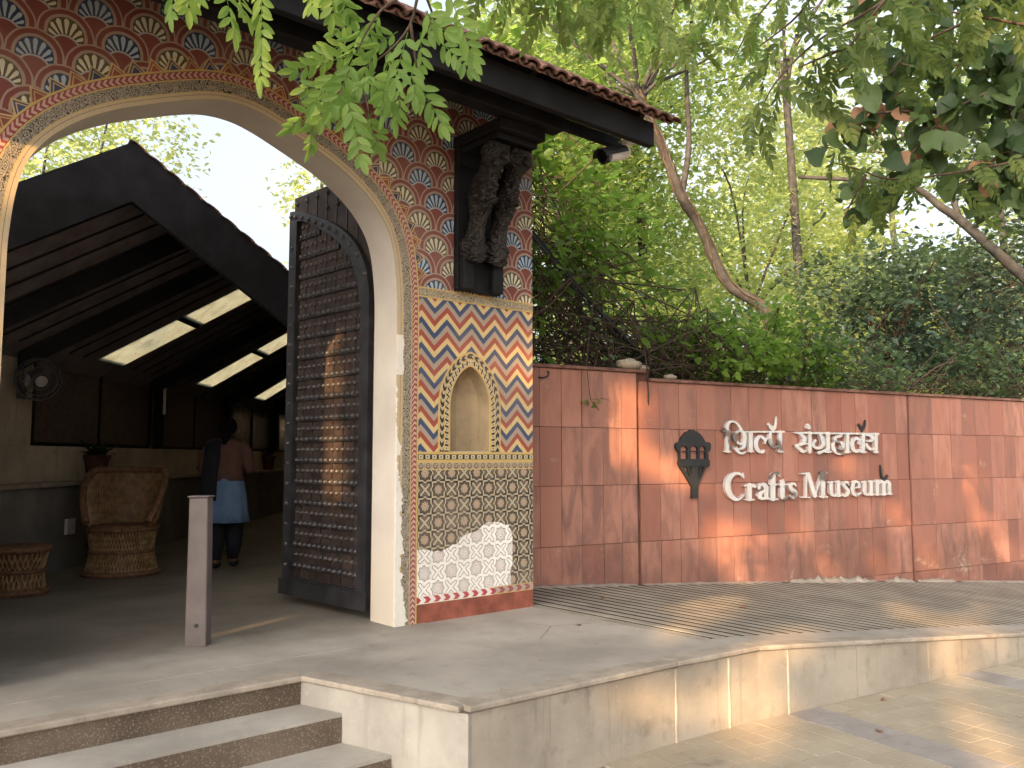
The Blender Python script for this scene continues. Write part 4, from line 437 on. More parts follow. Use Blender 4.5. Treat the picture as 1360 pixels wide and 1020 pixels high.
def terrazzo():
    m = Mat('terrazzo_riser', 0.7, 0.3)
    p = m.pos()
    v = m.voro(p, 95.0); n = m.noise(p, 2.0, 5.0)
    col = m.mix(n.step(0.35, 0.7), (0.085, 0.062, 0.045), (0.15, 0.115, 0.085))
    col = m.mix(v.lt(0.42) * m.noise(p, 75.0).step(0.40, 0.62) * 0.55, col, (0.30, 0.235, 0.17))
    m.color(col); m.bump(v, 0.3, 0.004)
    return m.m
M_TERRAZZO = terrazzo()

def paving():
    m = Mat('paving_tile', 0.6, 0.35)
    p = m.pos(); r = m.rand()
    n = m.noise(p, 2.2, 6.0); s = m.noise(p, 40.0, 4.0)
    col = m.mix(n.step(0.3, 0.72), (0.29, 0.245, 0.18), (0.39, 0.335, 0.255))
    col = m.mix(r * 0.22, col, (0.26, 0.21, 0.15))
    col = m.mix(m.noise(p, 6.0, 5.0).step(0.6, 0.76) * 0.5, col, (0.12, 0.095, 0.07))
    m.color(col); m.bump(s, 0.1, 0.004)
    return m.m
M_PAVE = paving()
M_BAND = concrete('grey_paving', (0.29, 0.262, 0.24), 0.3, 0.65, 2.5)
M_GROUT = simple('grout', (0.21, 0.17, 0.125), 0.95)

def sandstone():
    m = Mat('red_sandstone', 0.62, 0.3)
    p = m.pos(); r = m.rand()
    q = m.offset_by(p, r, 37.0)
    grain = m.noise(m.scaled(q, (3.0, 3.0, 0.8)), 3.0, 6.0, 0.6, 0.6)
    n = m.noise(p, 1.5, 5.0); fine = m.noise(p, 55.0, 3.0)
    a = m.mix(r, (0.265, 0.110, 0.080), (0.43, 0.21, 0.152))
    b = m.mix((r * 7.31).fract(), (0.215, 0.115, 0.092), (0.36, 0.150, 0.105))
    col = m.mix(grain.step(0.35, 0.68), a, b)
    z = m.xyz(p)[2]
    damp = (0.62 - z).step(0.0, 0.7) * n.step(0.35, 0.6)          # damp stain near the ramp
    col = m.mix(damp * 0.55, col, (0.11, 0.058, 0.046))
    salt = (m.noise(p, 2.6, 8.0, 0.7, 0.4) + (0.45 - z).step(0.0, 0.6) * 0.05).step(0.60, 0.70) * m.noise(p, 26.0, 5.0, 0.7).step(0.42, 0.60)
    col = m.mix(salt * 0.55, col, (0.50, 0.37, 0.28))
    streak = m.noise(m.scaled(p, (9.0, 9.0, 0.35)), 1.3, 4.0).step(0.60, 0.76)
    col = m.mix(streak * 0.22, col, (0.13, 0.06, 0.045))
    m.color(col); m.rough(grain * 0.25 + 0.5)
    m.bump(grain * 0.5 + fine * 0.3, 0.22, 0.006)
    return m.m
M_SAND = sandstone()
M_SAND_DARK = simple('dark_sandstone', (0.10, 0.045, 0.032), 0.85, var=0.4)
M_COPE_RED = simple('coping_sandstone', (0.17, 0.085, 0.062), 0.8, var=0.35, scale=9)

def plaster():
    m = Mat('cream_plaster', 0.8, 0.25)
    p = m.pos(); n = m.noise(p, 1.6, 6.0); f = m.noise(p, 30.0, 4.0); z = m.xyz(p)[2]
    col = m.mix(n.step(0.3, 0.72), (0.50, 0.44, 0.375), (0.62, 0.56, 0.485))
    col = m.mix((0.9 - z).step(0.0, 1.0) * n.step(0.3, 0.7) * 0.5, col, (0.44, 0.35, 0.22))
    col = m.mix(m.noise(p, 5.0, 8.0, 0.7).step(0.62, 0.72) * 0.35, col, (0.30, 0.24, 0.17))
    m.color(col); m.bump(f * 0.5 + n, 0.1, 0.01)
    return m.m
M_PLASTER = plaster()

BEIGE = (0.35, 0.252, 0.198); REDP = (0.19, 0.056, 0.045); NAVY = (0.022, 0.042, 0.095); OLIVE = (0.085, 0.075, 0.035)
PALEB = (0.36, 0.45, 0.52); CREAM = (0.60, 0.56, 0.42); YEL = (0.52, 0.36, 0.125); BLACK = (0.022, 0.020, 0.018)

def painted(m, col, dust=0.25):
    p = m.pos()
    n = m.noise(p, 3.0, 7.0, 0.65); f = m.noise(p, 45.0, 3.0)
    fade = m.noise(p, 1.1, 4.0, 0.6).step(0.42, 0.72)
    col = m.mix(fade * 0.22, col, (0.36, 0.28, 0.215))
    col = m.mix(n.step(0.45, 0.8) * dust, col, (0.30, 0.225, 0.16))
    brush = m.noise(m.scaled(p, (1.0, 1.0, 0.35)), 60.0, 3.0, 0.6)
    col = m.mix(brush.step(0.5, 0.75) * 0.20, col, (0.10, 0.075, 0.06))
    col = m.mix(m.noise(p, 17.0, 6.0, 0.7).step(0.66, 0.74) * 0.45, col, (0.42, 0.36, 0.29))
    m.color(col); m.bump(f, 0.08, 0.003)

def wobble(m, x, z, k=0.003, sc=14.0):
    p = m.pos()
    return x + (m.noise(p, sc, 2.0) - 0.5) * (2 * k), z + (m.noise(m.offset_by(p, x * 0 + 1.0, 9.0), sc, 2.0) - 0.5) * (2 * k)

def fan_paint():
    m = Mat('scallop_fan_paint', 0.75, 0.25)
    x, z = m.uv(); x, z = wobble(m, x, z, 0.010, 5.0); x, z = wobble(m, x, z, 0.003, 24.0)
    W, H, Rr = 0.292, 0.159, 0.146
    u0 = (x - 3.402) / W; v0 = (z - 2.335) / H
    j = v0.floor(); va = v0.fract() * H
    ha = j.mod(2.0) * 0.5
    ua = ((u0 + ha).fract() - 0.5) * W
    ina = hyp(ua, va).lt(Rr)
    out = ina.inv()
    hb = (j + 1.0).mod(2.0) * 0.5
    ub = ((u0 + hb).fract() - 0.5) * W
    u = ua * ina + ub * out
    v = va * ina + (va - H) * out
    jj = j + out
    ci = (u0 + ha * ina + hb * out).floor()
    par = (ci + (jj / 2.0).floor()).mod(2.0)
    r = hyp(u, v.max(0.0))
    rs = hyp(u, v + 0.088)
    field = m.mix(par, NAVY, OLIVE)
    pet = m.mix(par, PALEB, CREAM)
    pv = v + 0.05
    rho = hyp(u, pv)
    ang = u.atan2(pv)
    da = R(180.0 / 9.0)
    cell = ((ang / da + 0.5).fract() - 0.5).abs() * da * rho
    wid = (rho - 0.035).max(0.0) * 0.140 + 0.0010
    petal = cell.lt(wid.min(0.0125)) * rho.gt(0.052) * r.lt(0.090)
    tip = (r - 0.0890 + cell * cell * 75.0).lt(0.0)
    fieldc = m.mix(petal * tip, field, pet)
    col = m.mix(r.between(0.111, 0.136), BEIGE, REDP)
    isf = r.lt(0.094) * rs.gt(0.086)
    col = m.mix(isf, col, fieldc)
    wed = rs.lt(0.074)
    col = m.mix(wed, col, REDP)
    line = rs.between(0.078, 0.083) * r.lt(0.094)
    col = m.mix(line, col, PALEB)
    painted(m, col, 0.32)
    return m.m

def zigzag_paint():
    m = Mat('zigzag_paint', 0.75, 0.25)
    x, z = m.uv(); x, z = wobble(m, x, z, 0.007, 5.0)
    t = (((x - 4.443) / 0.226).fract() - 0.5).abs() * 2.0
    k = ((z + t * 0.112 + 0.02) / 0.181).fract() * 4.0
    col = m.mix(k.gt(1.0), (0.58, 0.43, 0.20), (0.30, 0.068, 0.045))
    col = m.mix(k.gt(2.0), col, (0.345, 0.27, 0.21))
    col = m.mix(k.gt(3.0), col, (0.040, 0.068, 0.135))
    painted(m, col, 0.22)
    return m.m

def patch_mask(m, x, z):
    """The re-plastered white patch low on the pier."""
    n = (m.noise(m.pos(), 5.0, 5.0) - 0.5) * 0.16
    top = (z + n).lt((x - 3.36) * 0.42 + 0.38) * (z + n).lt(0.665) + x.between(3.60, 3.95) * 0.0
    return ((top * (x + n).lt(4.27)).max((z + n).lt(0.50) * (x + n).lt(4.2)))

def star_paint():
    m = Mat('star_lattice_paint', 0.75, 0.25)
    x, z = m.uv()
    mask = patch_mask(m, x, z)
    x2, z2 = wobble(m, x, z, 0.0035, 12.0)
    x3, z3 = wobble(m, x, z, 0.014, 9.0)
    x = x2 * mask.inv() + x3 * mask; z = z2 * mask.inv() + z3 * mask
    a = 0.116
    i = ((x - 3.41) / a).floor(); jn = ((z - 0.05) / a).floor()
    px = (((x - 3.41) / a).fract() - 0.5) * a; pz = (((z - 0.05) / a).fract() - 0.5) * a
    par = (i + jn).mod(2.0)
    ax, az = px.abs(), pz.abs()
    sq = ax.max(az); di = (ax + az) * 0.7071
    d = sq.min(di)
    lw = 0.0052 - mask * 0.0028
    s1 = (d - 0.0405).abs().lt(lw); s2 = (d - 0.030).abs().lt(lw * 0.75); s3 = (d - 0.0175).abs().lt(0.0018); s4 = (hyp(px, pz) - 0.007).abs().lt(0.0016)
    dd = (px + pz).abs().min((px - pz).abs()) * 0.7071
    cr = (dd - 0.0125).max(sq - 0.047)
    c1 = cr.abs().lt(lw * 0.8)
    oct_ = ((dd - 0.024).max(sq - 0.054)).abs().lt(lw * 0.8) * mask.inv()
    ground = m.mix(mask, (0.43, 0.355, 0.245), (0.84, 0.80, 0.74))
    col = m.mix(par.lt(0.5) * s1.max(s2), ground, BLACK)
    col = m.mix(par.lt(0.5) * s3.max(s4), col, (0.25, 0.075, 0.06))
    col = m.mix(par.gt(0.5) * c1.max(oct_), col, BLACK)
    painted(m, col, 0.16)
    return m.m

def scroll(m, x, z, sc=1.0):
    """Black scroll-work: contour lines of a swirling noise with small rosettes."""
    c = m.node('ShaderNodeCombineXYZ'); m.nt.links.new(x.o, c.inputs[0]); m.nt.links.new(z.o, c.inputs[1])
    n = m.noise(c.outputs[0], 24.0 * sc, 1.5, 0.5, 1.6)
    l = (n - 0.5).abs().lt(0.020).max((n - 0.60).abs().lt(0.014)).max((n - 0.40).abs().lt(0.014))
    return l

def arch_paint():
    m = Mat('arch_border_paint', 0.75, 0.25)
    s, t = m.uv()
    p = m.pos(); X_, Y_, Z_ = m.xyz(p)
    q = (s / 0.105).fract() - 0.5
    qx, qy = q * 0.105, t - 0.083 + (m.noise(p, 5.0, 2.0) - 0.5) * 0.02
    th5 = qx.atan2(qy) * 2.5
    pet = th5._m('COSINE', th5).abs()
    rad = hyp(qx, qy)
    ros = (rad - pet * 0.009 - 0.012).abs().lt(0.0021).max((rad - 0.006).abs().lt(0.0018))
    ink = (scroll(m, s, t, 0.8) * rad.gt(0.021)).max(ros)
    fl = m.mix(ink, (0.33, 0.285, 0.215), BLACK)
    chev = ((s + (t - 0.146).abs() * 0.9) / 0.034).fract()
    ch = m.mix(chev.lt(0.5), (0.50, 0.33, 0.27), (0.26, 0.055, 0.05))
    plain = m.mix(t.between(0.026, 0.0295), (0.47, 0.37, 0.235), (0.20, 0.13, 0.07))
    col = m.mix(t.gt(0.043), plain, YEL)
    col = m.mix(t.gt(0.049), col, fl)
    col = m.mix(t.gt(0.116), col, YEL)
    col = m.mix(t.gt(0.1235), col, (0.16, 0.05, 0.04))
    col = m.mix(t.gt(0.127), col, ch)
    col = m.mix(t.gt(0.165), col, (0.16, 0.05, 0.04))
    col = m.mix(t.gt(0.168), col, YEL)
    # the foot of the right jamb was re-plastered white
    e = m.noise(p, 11.0, 6.0, 0.6)
    low = (1.55 - Z_) * 0.055 + (e - 0.5) * 0.16
    wh = t.lt(low.min(0.122)) * Z_.lt(1.72) * X_.gt(3.0)
    wh2 = t.lt(0.055 + (e - 0.5) * 0.05) * Z_.between(1.72, 2.0) * X_.gt(3.0)
    col = m.mix(wh.max(wh2), col, (0.72, 0.68, 0.61))
    painted(m, col, 0.2)
    return m.m

def band_paint(name, kind):
    m = Mat(name, 0.75, 0.25)
    x, z = m.uv()     # x along, z across, both metres
    if kind == 'floral':
        col = m.mix(scroll(m, x, z, 1.3), (0.42, 0.35, 0.235), BLACK)
        col = m.mix(z.lt(0.010).max(z.gt(0.064)), col, YEL)
    elif kind == 'dots':
        q = (x / 0.058).fract() - 0.5
        sq = q.abs().lt(0.34) * z.between(0.021, 0.049)
        dot = hyp(q * 0.058, z - 0.035).lt(0.006)
        col = m.mix(sq, BLACK, (0.50, 0.42, 0.27)); col = m.mix(dot, col, BLACK)
        col = m.mix(z.lt(0.017).max(z.gt(0.053)), col, YEL)
    elif kind == 'loops':
        q = ((x / 0.062).fract() - 0.5) * 0.062
        l = (hyp(q, z - 0.027) - 0.019).abs().lt(0.0028).max((hyp(q, z - 0.024) - 0.010).abs().lt(0.0024)).max(q.abs().gt(0.0295))
        col = m.mix(l, (0.42, 0.345, 0.245), (0.10, 0.05, 0.035))
        col = m.mix(z.lt(0.006).max(z.gt(0.050)), col, YEL)
    elif kind == 'foot':
        k = ((x + (z - 0.026).abs() * 1.1) / 0.085).fract()
        white = (x + (m.noise(m.pos(), 12.0) - 0.5) * 0.1).lt(0.68)
        a = m.mix(white, (0.40, 0.30, 0.24), (0.74, 0.70, 0.65)); b = m.mix(white, (0.27, 0.06, 0.07), (0.42, 0.03, 0.05))
        col = m.mix(k.lt(0.5), a, b)
        col = m.mix(z.lt(0.006).max(z.gt(0.050)), col, m.mix(white, YEL, (0.72, 0.66, 0.52)))
    elif kind == 'niche':
        q = (x / 0.042).fract() - 0.5
        dots = m.mix(q.abs().lt(0.32), BLACK, (0.50, 0.42, 0.27)); dots = m.mix(hyp(q * 0.042, z - 0.031).lt(0.0055), dots, BLACK)
        k = ((x + (z - 0.074).abs() * 1.1) / 0.05).fract()
        ch = m.mix(k.lt(0.55), (0.42, 0.34, 0.22), BLACK)
        col = m.mix(z.gt(0.015), YEL, dots)
        col = m.mix(z.gt(0.046), col, YEL)
        col = m.mix(z.gt(0.056), col, ch)
        col = m.mix(z.gt(0.091), col, YEL)
    painted(m, col, 0.18)
    return m.m

M_FAN, M_ZIG, M_STAR, M_ARCH = fan_paint(), zigzag_paint(), star_paint(), arch_paint()
M_BFLORAL, M_BDOTS, M_BLOOPS, M_BFOOT, M_BNICHE = [band_paint('band_' + k, k) for k in ('floral', 'dots', 'loops', 'foot', 'niche')]
M_REDBASE = simple('red_wash', (0.27, 0.085, 0.055), 0.85, var=0.35)
M_TRIC, M_TRIR, M_TRIB = simple('trim_cream', (0.47, 0.33, 0.15)), simple('trim_red', (0.25, 0.075, 0.055)), simple('trim_blue', (0.045, 0.065, 0.12))
M_NICHE = concrete('niche_plaster', (0.36, 0.27, 0.165), 0.2, 0.8, 3.0)

M_BEAM = simple('dark_timber', (0.009, 0.0088, 0.0105), 0.65, 0.2, var=0.45, scale=5)
M_CARVED = simple('carved_timber', (0.016, 0.0125, 0.011), 0.6, 0.35, var=0.5, scale=12, bump=0.5)
M_IRON = simple('studded_iron', (0.022, 0.021, 0.024), 0.5, 0.5, var=0.5, scale=8, bump=0.3)
M_PLANK = simple('door_plank', (0.040, 0.026, 0.021), 0.65, 0.3, var=0.45, scale=7, bump=0.3)
M_STUD = simple('iron_stud', (0.065, 0.056, 0.053), 0.42, 0.6, var=0.4)
M_TILE = simple('clay_roof_tile', (0.17, 0.085, 0.062), 0.85, var=0.5, scale=14, bump=0.3, rnd=0.6)
M_RIDGE = simple('clay_ridge_tile', (0.26, 0.15, 0.115), 0.8, var=0.35, scale=9)
M_SOFFIT = simple('grey_sheet', (0.60, 0.58, 0.53), 0.7)
M_WHITE = simple('white_paint', (0.70, 0.67, 0.63), 0.5, var=0.08)
M_LENS = simple('black_glass', (0.008, 0.008, 0.01), 0.12, 0.6, var=0.1, bump=0)
M_CABLE = simple('black_cable', (0.012, 0.012, 0.013), 0.5, 0.4)

def chrome():
    m = Mat('polished_steel', 0.10, 0.5, 0.62)
    p = m.pos()
    n = m.noise(p, 7.0, 3.0); f = m.noise(p, 8.0, 4.0, 0.55, 0.5)
    col = m.mix(m.noise(p, 3.2, 2.0).step(0.60, 0.66), (0.93, 0.92, 0.91), (0.26, 0.24, 0.23))
    m.color(col); m.rough(f * 0.15 + 0.16); m.bump(n, 0.55, 0.05)
    return m.m
M_CHROME = chrome()
M_BLACKMETAL = simple('black_painted_metal', (0.022, 0.024, 0.025), 0.55, 0.4, var=0.15)
M_BIRD = simple('grey_painted_metal', (0.06, 0.065, 0.06), 0.5, 0.4, 0.3, var=0.4, scale=20)

# ------------------------------------------------------------------ the setting
g = MB(); g.box(-400, 400, -400, 400, -0.85, -0.565)
tag(g.build('ground', M_GROUND), kind='structure')

def ramp_z(x, y):
    return max(-0.552, min(0.0, -(x - 4.6) * (0.08 - 0.010 * (y - 2.6))))
FRONT = [(2.492, 3.219), (3.9, 3.145), (4.6, 3.075), (7.61, 2.59), (13.5, 1.64)]
def front_y(x):
    for (a, b), (c, d) in zip(FRONT[:-1], FRONT[1:]):
        if a <= x <= c: return b + (d - b) * (x - a) / (c - a)
    return FRONT[-1][1]
W0 = np.array([5.32, 5.85, 0.0]); WA = R(-11.67)
WD = np.array([math.cos(WA), math.sin(WA), 0.0]); WN = np.array([math.sin(WA), -math.cos(WA), 0.0])   # along the wall, and out of it
def wall_y(x): return 5.85 + (x - 5.32) * math.tan(WA)

# entrance platform: one flat sheet with thickness, its corner cut for the steps
RX = 4.47
pl = [(-9, 4.225), (2.185, 4.225), (2.492, 3.219), (3.9, 3.145), (RX, front_y(RX)), (RX, 24.0), (-9, 24.0)]
b = MB(); b.prism([pl], lambda x, y: (x, y, 0.0), lambda x, y: (x, y, -0.60))
platform = b.build('platform', M_PLATFORM); tag(platform, kind='structure')
def passage_floor_mat():          # passage floor: grey cement, shade beyond the arch painted in as a darker tone
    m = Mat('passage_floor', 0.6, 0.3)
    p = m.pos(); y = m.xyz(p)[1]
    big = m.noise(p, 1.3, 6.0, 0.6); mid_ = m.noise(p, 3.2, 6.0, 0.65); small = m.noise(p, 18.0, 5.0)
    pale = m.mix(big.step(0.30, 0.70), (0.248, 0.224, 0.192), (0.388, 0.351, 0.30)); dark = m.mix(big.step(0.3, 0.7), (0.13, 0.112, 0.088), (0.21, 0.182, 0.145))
    arch_shade = (y + (mid_ - 0.5) * 0.9).step(4.72, 5.75)
    col = m.mix(arch_shade, pale, dark)
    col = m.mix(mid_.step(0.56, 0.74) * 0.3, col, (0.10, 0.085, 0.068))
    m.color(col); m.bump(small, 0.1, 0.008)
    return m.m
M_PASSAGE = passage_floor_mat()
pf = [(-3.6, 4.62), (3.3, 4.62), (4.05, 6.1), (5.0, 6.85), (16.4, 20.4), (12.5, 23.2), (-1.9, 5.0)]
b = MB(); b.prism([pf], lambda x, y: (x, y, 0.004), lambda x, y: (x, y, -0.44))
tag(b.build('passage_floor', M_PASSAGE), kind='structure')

# ramp: a sloping base sheet that carries raised concrete ribs
xs = [RX + 0.002] + [RX + 0.3 * i for i in range(1, 33)]
b = MB()
for x0, x1 in zip(xs[:-1], xs[1:]):
    for k in range(6):
        q = []
        for xx, f in ((x0, k / 6), (x1, k / 6), (x1, (k + 1) / 6), (x0, (k + 1) / 6)):
            ya, yb = front_y(xx), wall_y(xx) + 0.1; yy = ya + (yb - ya) * f; q.append((xx, yy, ramp_z(xx, yy) - 0.0014))
        b.hexa([(a, c, -0.7) for a, c, z in q] + q)
ramp = b.build('ramp', M_GROOVE); tag(ramp, kind='structure')
b = MB()      # smooth margin along the front edge
for x0, x1 in zip(xs[:-1], xs[1:]):
    q = []
    for x in (x0, x1):
        y0 = front_y(x) + 0.002; y1 = y0 + 0.30
        q.append([(x, y0, ramp_z(x, y0)), (x, y1, ramp_z(x, y1))])
    b.hexa([(p[0], p[1], p[2] - 0.07) for p in (q[0][0], q[1][0], q[1][1], q[0][1])] + [q[0][0], q[1][0], q[1][1], q[0][1]])
b.build('ramp_margin', M_PLATFORM, ramp)
x = RX + 0.005
while x < 13.6:
    b = MB(); w = 0.094
    q0 = []; q1 = []
    for xx in (x, x + w):
        ya = front_y(xx) + 0.31 + random.uniform(-0.008, 0.008); yb = wall_y(xx) - 0.07
        if xx < 5.4: yb = min(yb, 6.0)
        q0.append((xx, ya, ramp_z(xx, ya))); q1.append((xx, yb, ramp_z(xx, yb)))
    for k in range(5):
        top = []
        for (a, c, f) in ((q0[0], q1[0], k / 5), (q0[1], q1[1], k / 5), (q0[1], q1[1], (k + 1) / 5), (q0[0], q1[0], (k + 1) / 5)):
            yy = a[1] + (c[1] - a[1]) * f; top.append((a[0], yy, ramp_z(a[0], yy)))
        b.hexa([(p[0], p[1], p[2] - 0.065) for p in top] + top)
    b.build('rib', M_RIB, ramp)
    x += 0.142

# stone facing and coping along the platform and ramp front
def along(x0, x1, y_off=0.0):
    return (x0, front_y(x0) - y_off), (x1, front_y(x1) - y_off)
cuts = [2.492, 3.895, 4.335, 4.86, 5.52, 6.3, 7.05, 7.85, 8.7, 9.6]
for i, (a, c) in enumerate(zip(cuts[:-1], cuts[1:])):
    (ax, ay), (bx, by) = along(a + (0.004 if i else 0.0), c - 0.004)
    za, zb = ramp_z(ax, ay) - 0.03, ramp_z(bx, by) - 0.03
    if max(za, zb) < -0.42: break
    b = MB(); th = 0.028 + random.uniform(-0.003, 0.003)
    n = 4
    for k in range(n):
        f0, f1 = k / n, (k + 1) / n
        p0x = ax + (bx - ax) * f0; p1x = ax + (bx - ax) * f1
        p0, p1 = (p0x, front_y(p0x)), (p1x, front_y(p1x))
        z0, z1 = max(-0.458, ramp_z(*p0) - 0.03), max(-0.458, ramp_z(*p1) - 0.03)
        b.hexa([(p0[0], p0[1] - th, -0.46), (p1[0], p1[1] - th, -0.46), (p1[0], p1[1] + 0.01, -0.46), (p0[0], p0[1] + 0.01, -0.46),
                (p0[0], p0[1] - th, z0), (p1[0], p1[1] - th, z1), (p1[0], p1[1] + 0.01, z1), (p0[0], p0[1] + 0.01, z0)])
    b.build('facing_slab', M_SLAB, platform)
    (cx0, cy0) = along(a, c)[0]
    if i and i < 4:       # bleached mortar at the joints
        b = MB(); zt = ramp_z(cx0, cy0) - 0.035
        b.box(cx0 - 0.006, cx0 + 0.006, cy0 - 0.033, cy0 - 0.005, -0.455, zt)
        b.build('joint', M_JOINT, platform)
b = MB()                  # facing at the side of the steps
P, Q = Vector((2.185, 4.225, 0)), Vector((2.492, 3.219, 0))
d = (Q - P).normalized(); nrm = Vector((d.y, -d.x, 0))
if nrm.x > 0: nrm = -nrm
Q2 = Q + d * 0.028
b.hexa([(*(P + nrm * 0.028).xy, -0.46), (*(Q2 + nrm * 0.028).xy, -0.46), (*Q2.xy, -0.46), (*P.xy, -0.46),
        (*(P + nrm * 0.028).xy, -0.03), (*(Q2 + nrm * 0.028).xy, -0.03), (*Q2.xy, -0.03), (*P.xy, -0.03)])
M_SIDE = concrete('side_stone', (0.375, 0.345, 0.30), 0.12, 0.7, 1.6)
b.build('facing_slab', M_SIDE, platform)
def coping(pts, lift=0.0):
    b = MB()
    for (a, c) in zip(pts[:-1], pts[1:]):
        dx, dy = c[0] - a[0], c[1] - a[1]; L = math.hypot(dx, dy); nx, ny = dy / L, -dx / L
        q = []
        for p in (a, c):
            z = ramp_z(*p) if p[0] > 4.4 else 0.0
            q.append([(p[0] + nx * 0.045, p[1] + ny * 0.045, z), (p[0] - nx * 0.10, p[1] - ny * 0.10, z)])
        t = [q[0][0], q[1][0], q[1][1], q[0][1]]
        b.hexa([(p[0], p[1], p[2] - 0.026 + lift) for p in t] + [(p[0], p[1], p[2] + 0.004 + lift) for p in t])
    o = b.build('coping', M_COPING, platform); bevel(o, 0.008, 2)
coping([(2.185, 4.24), (2.492 - 0.01, 3.225)])
coping([(2.475, 3.2195), (3.9, 3.145)], 0.0025)
coping([(3.903, 3.145), (4.6, 3.075)], 0.0012)
for k in range(5): coping([(4.603 + k * 1.2, front_y(4.603 + k * 1.2)), (5.8 + k * 1.2, front_y(5.8 + k * 1.2))], 0.0006 * (k % 2))
b = MB(); b.box(-9, 2.17, 4.195, 4.33, -0.028, 0.004)
o = b.build('coping', M_COPING, platform); bevel(o, 0.008, 2)
b = MB(); b.box(-9, 2.165, 4.215, 4.224, -0.145, -0.03); b.build('riser', M_TERRAZZO, platform)

# two lower steps
def side_x(y): return 2.185 + (4.225 - y) * (0.307 / 1.006) - 0.03
for name, yf, yb, zt, zb in (('step', 3.935, 4.214, -0.145, -0.29), ('step', 3.62, 3.934, -0.29, -0.435)):
    pts = [(-9, yf), (side_x(yf) - 0.002, yf), (side_x(yb) - 0.002, yb), (-9, yb)]
    b = MB(); b.prism([pts], lambda x, y: (x, y, zt), lambda x, y: (x, y, zb - 0.05))
    st = b.build(name, M_TREAD); tag(st, kind='structure'); bevel(st, 0.012, 3)
    b = MB(); b.box(-9, side_x(yf) - 0.004, yf - 0.006, yf - 0.001, zb, zt - 0.018); b.build('riser', M_TERRAZZO, st)

# lower pavement: a bed that carries small tiles and grey bands
b = MB(); b.box(-9.0, 10.2, -6.0, 4.3, -0.60, -0.446)
pave = b.build('pavement', M_GROUT); tag(pave, kind='structure')
PA = R(-9.2); pd = Vector((math.cos(PA), math.sin(PA), 0)); pn = Vector((-math.sin(PA), math.cos(PA), 0))
tile_me = {}
def tile_mesh(w, h, mat):
    if (w, h, mat.name) not in tile_me:
        t = MB(); c = 0.002
        t.hexa([(-w / 2, -h / 2, -0.010), (w / 2, -h / 2, -0.010), (w / 2, h / 2, -0.010), (-w / 2, h / 2, -0.010),
                (-w / 2 + c, -h / 2 + c, 0), (w / 2 - c, -h / 2 + c, 0), (w / 2 - c, h / 2 - c, 0), (-w / 2 + c, h / 2 - c, 0)])
        tile_me[(w, h, mat.name)] = t.mesh('tile', mat)
    return tile_me[(w, h, mat.name)]
O0 = Vector((4.98, 2.98, -0.438)); S_ = 0.150
cells = []
for i in range(-12, 34):
    for j in range(-16, 3):
        # 10 tiles between two grey bands of two-and-a-half tiles
        k = i % 12
        if k in (0, 1): continue
        p = O0 + pd * ((i - 0.5) * S_) + pn * ((j - 0.5) * S_)
        if p.y > front_y(max(2.5, p.x)) + 0.03 or p.x < 2.6: continue
        cells.append(((p - Vector((3.0, 2.4, p.z))).length, p))
def seen(p):       # roughly inside the picture
    q = p - Vector(cam.location); f = Vector((math.cos(R(49.3)), math.sin(R(49.3)), 0)); r = Vector((math.sin(R(49.3)), -math.cos(R(49.3)), 0))
    D = q.dot(f); return D > 0.5 and abs(q.dot(r)) / D < 0.64 and 1.6 / D < 0.47
vis = sorted([c for c in cells if seen(c[1])], key=lambda c: c[0]); rest = [c for c in cells if not seen(c[1])] + vis[290:]
for dd, p in vis[:290]:
    put('tile', tile_mesh(S_ - 0.0015, S_ - 0.0015, M_PAVE), pave, p + Vector((0, 0, random.uniform(-0.001, 0.001))), (0, 0, PA))
b = MB()
for dd, p in rest:
    h = (S_ - 0.003) / 2
    q = [p + pd * sx * h + pn * sy * h for sx, sy in ((-1, -1), (1, -1), (1, 1), (-1, 1))]
    b.hexa([(v.x, v.y, v.z - 0.008) for v in q] + [tuple(v) for v in q])
tag(b.build('distant_tiles', M_PAVE, pave), kind='stuff')
for i in (-12, 0, 12, 24):
    for j in range(-8, 2):
        p = O0 + pd * ((i + 0.5) * S_ - S_ * 0.5) + pn * ((j - 0.5) * 0.3)
        if p.y > front_y(max(2.5, p.x)) - 0.16 or p.x < 2.5: continue
        put('band_slab', tile_mesh(2 * S_ - 0.004, 0.297, M_BAND), pave, p + Vector((0, 0, 0.001)), (0, 0, PA))

# ------------------------------------------------------------------ gatehouse
FY = 4.971
gate = thing('gate_house', (3.86, 5.12, 0.0), 'painted gatehouse with a pointed arch, carved brackets and a tiled eave', 'gate')
half = catmull([(1.192, 0.0), (1.192, 1.2), (1.192, 2.1), (1.188, 2.3), (1.165, 2.53), (1.12, 2.70), (1.04, 2.83), (.94, 2.935), (.82, 3.025), (.68, 3.105), (.546, 3.165), (.33, 3.252), (.19, 3.300), (.09, 3.322), (0, 3.328)], 4)
AC = 2.03
def offset_curve(half, t, keep_base=True):
    """Right half outset by t; the apex is closed on the centre line."""
    out = []
    n = len(half)
    for i, p in enumerate(half):
        a = half[max(i - 1, 0)]; c = half[min(i + 1, n - 1)]
        d = np.array(c) - np.array(a); d /= np.linalg.norm(d)
        nr = np.array([d[1], -d[0]])
        q = np.array(p) + nr * t
        out.append(q)
    out = [q for q in out if q[0] > 0.02] 
    d = np.array(half[-1]) - np.array(half[-2]); sl = d[1] / d[0]
    q = out[-1]; out.append(np.array([0.0, q[1] + sl * (0 - q[0])]))
    return out
def full(c, cx):     # left base -> apex -> right base
    return [(cx - p[0], p[1]) for p in c] + [(cx + p[0], p[1]) for p in reversed(c[:-1])]

arch0 = full(offset_curve(half, 0.0), AC)
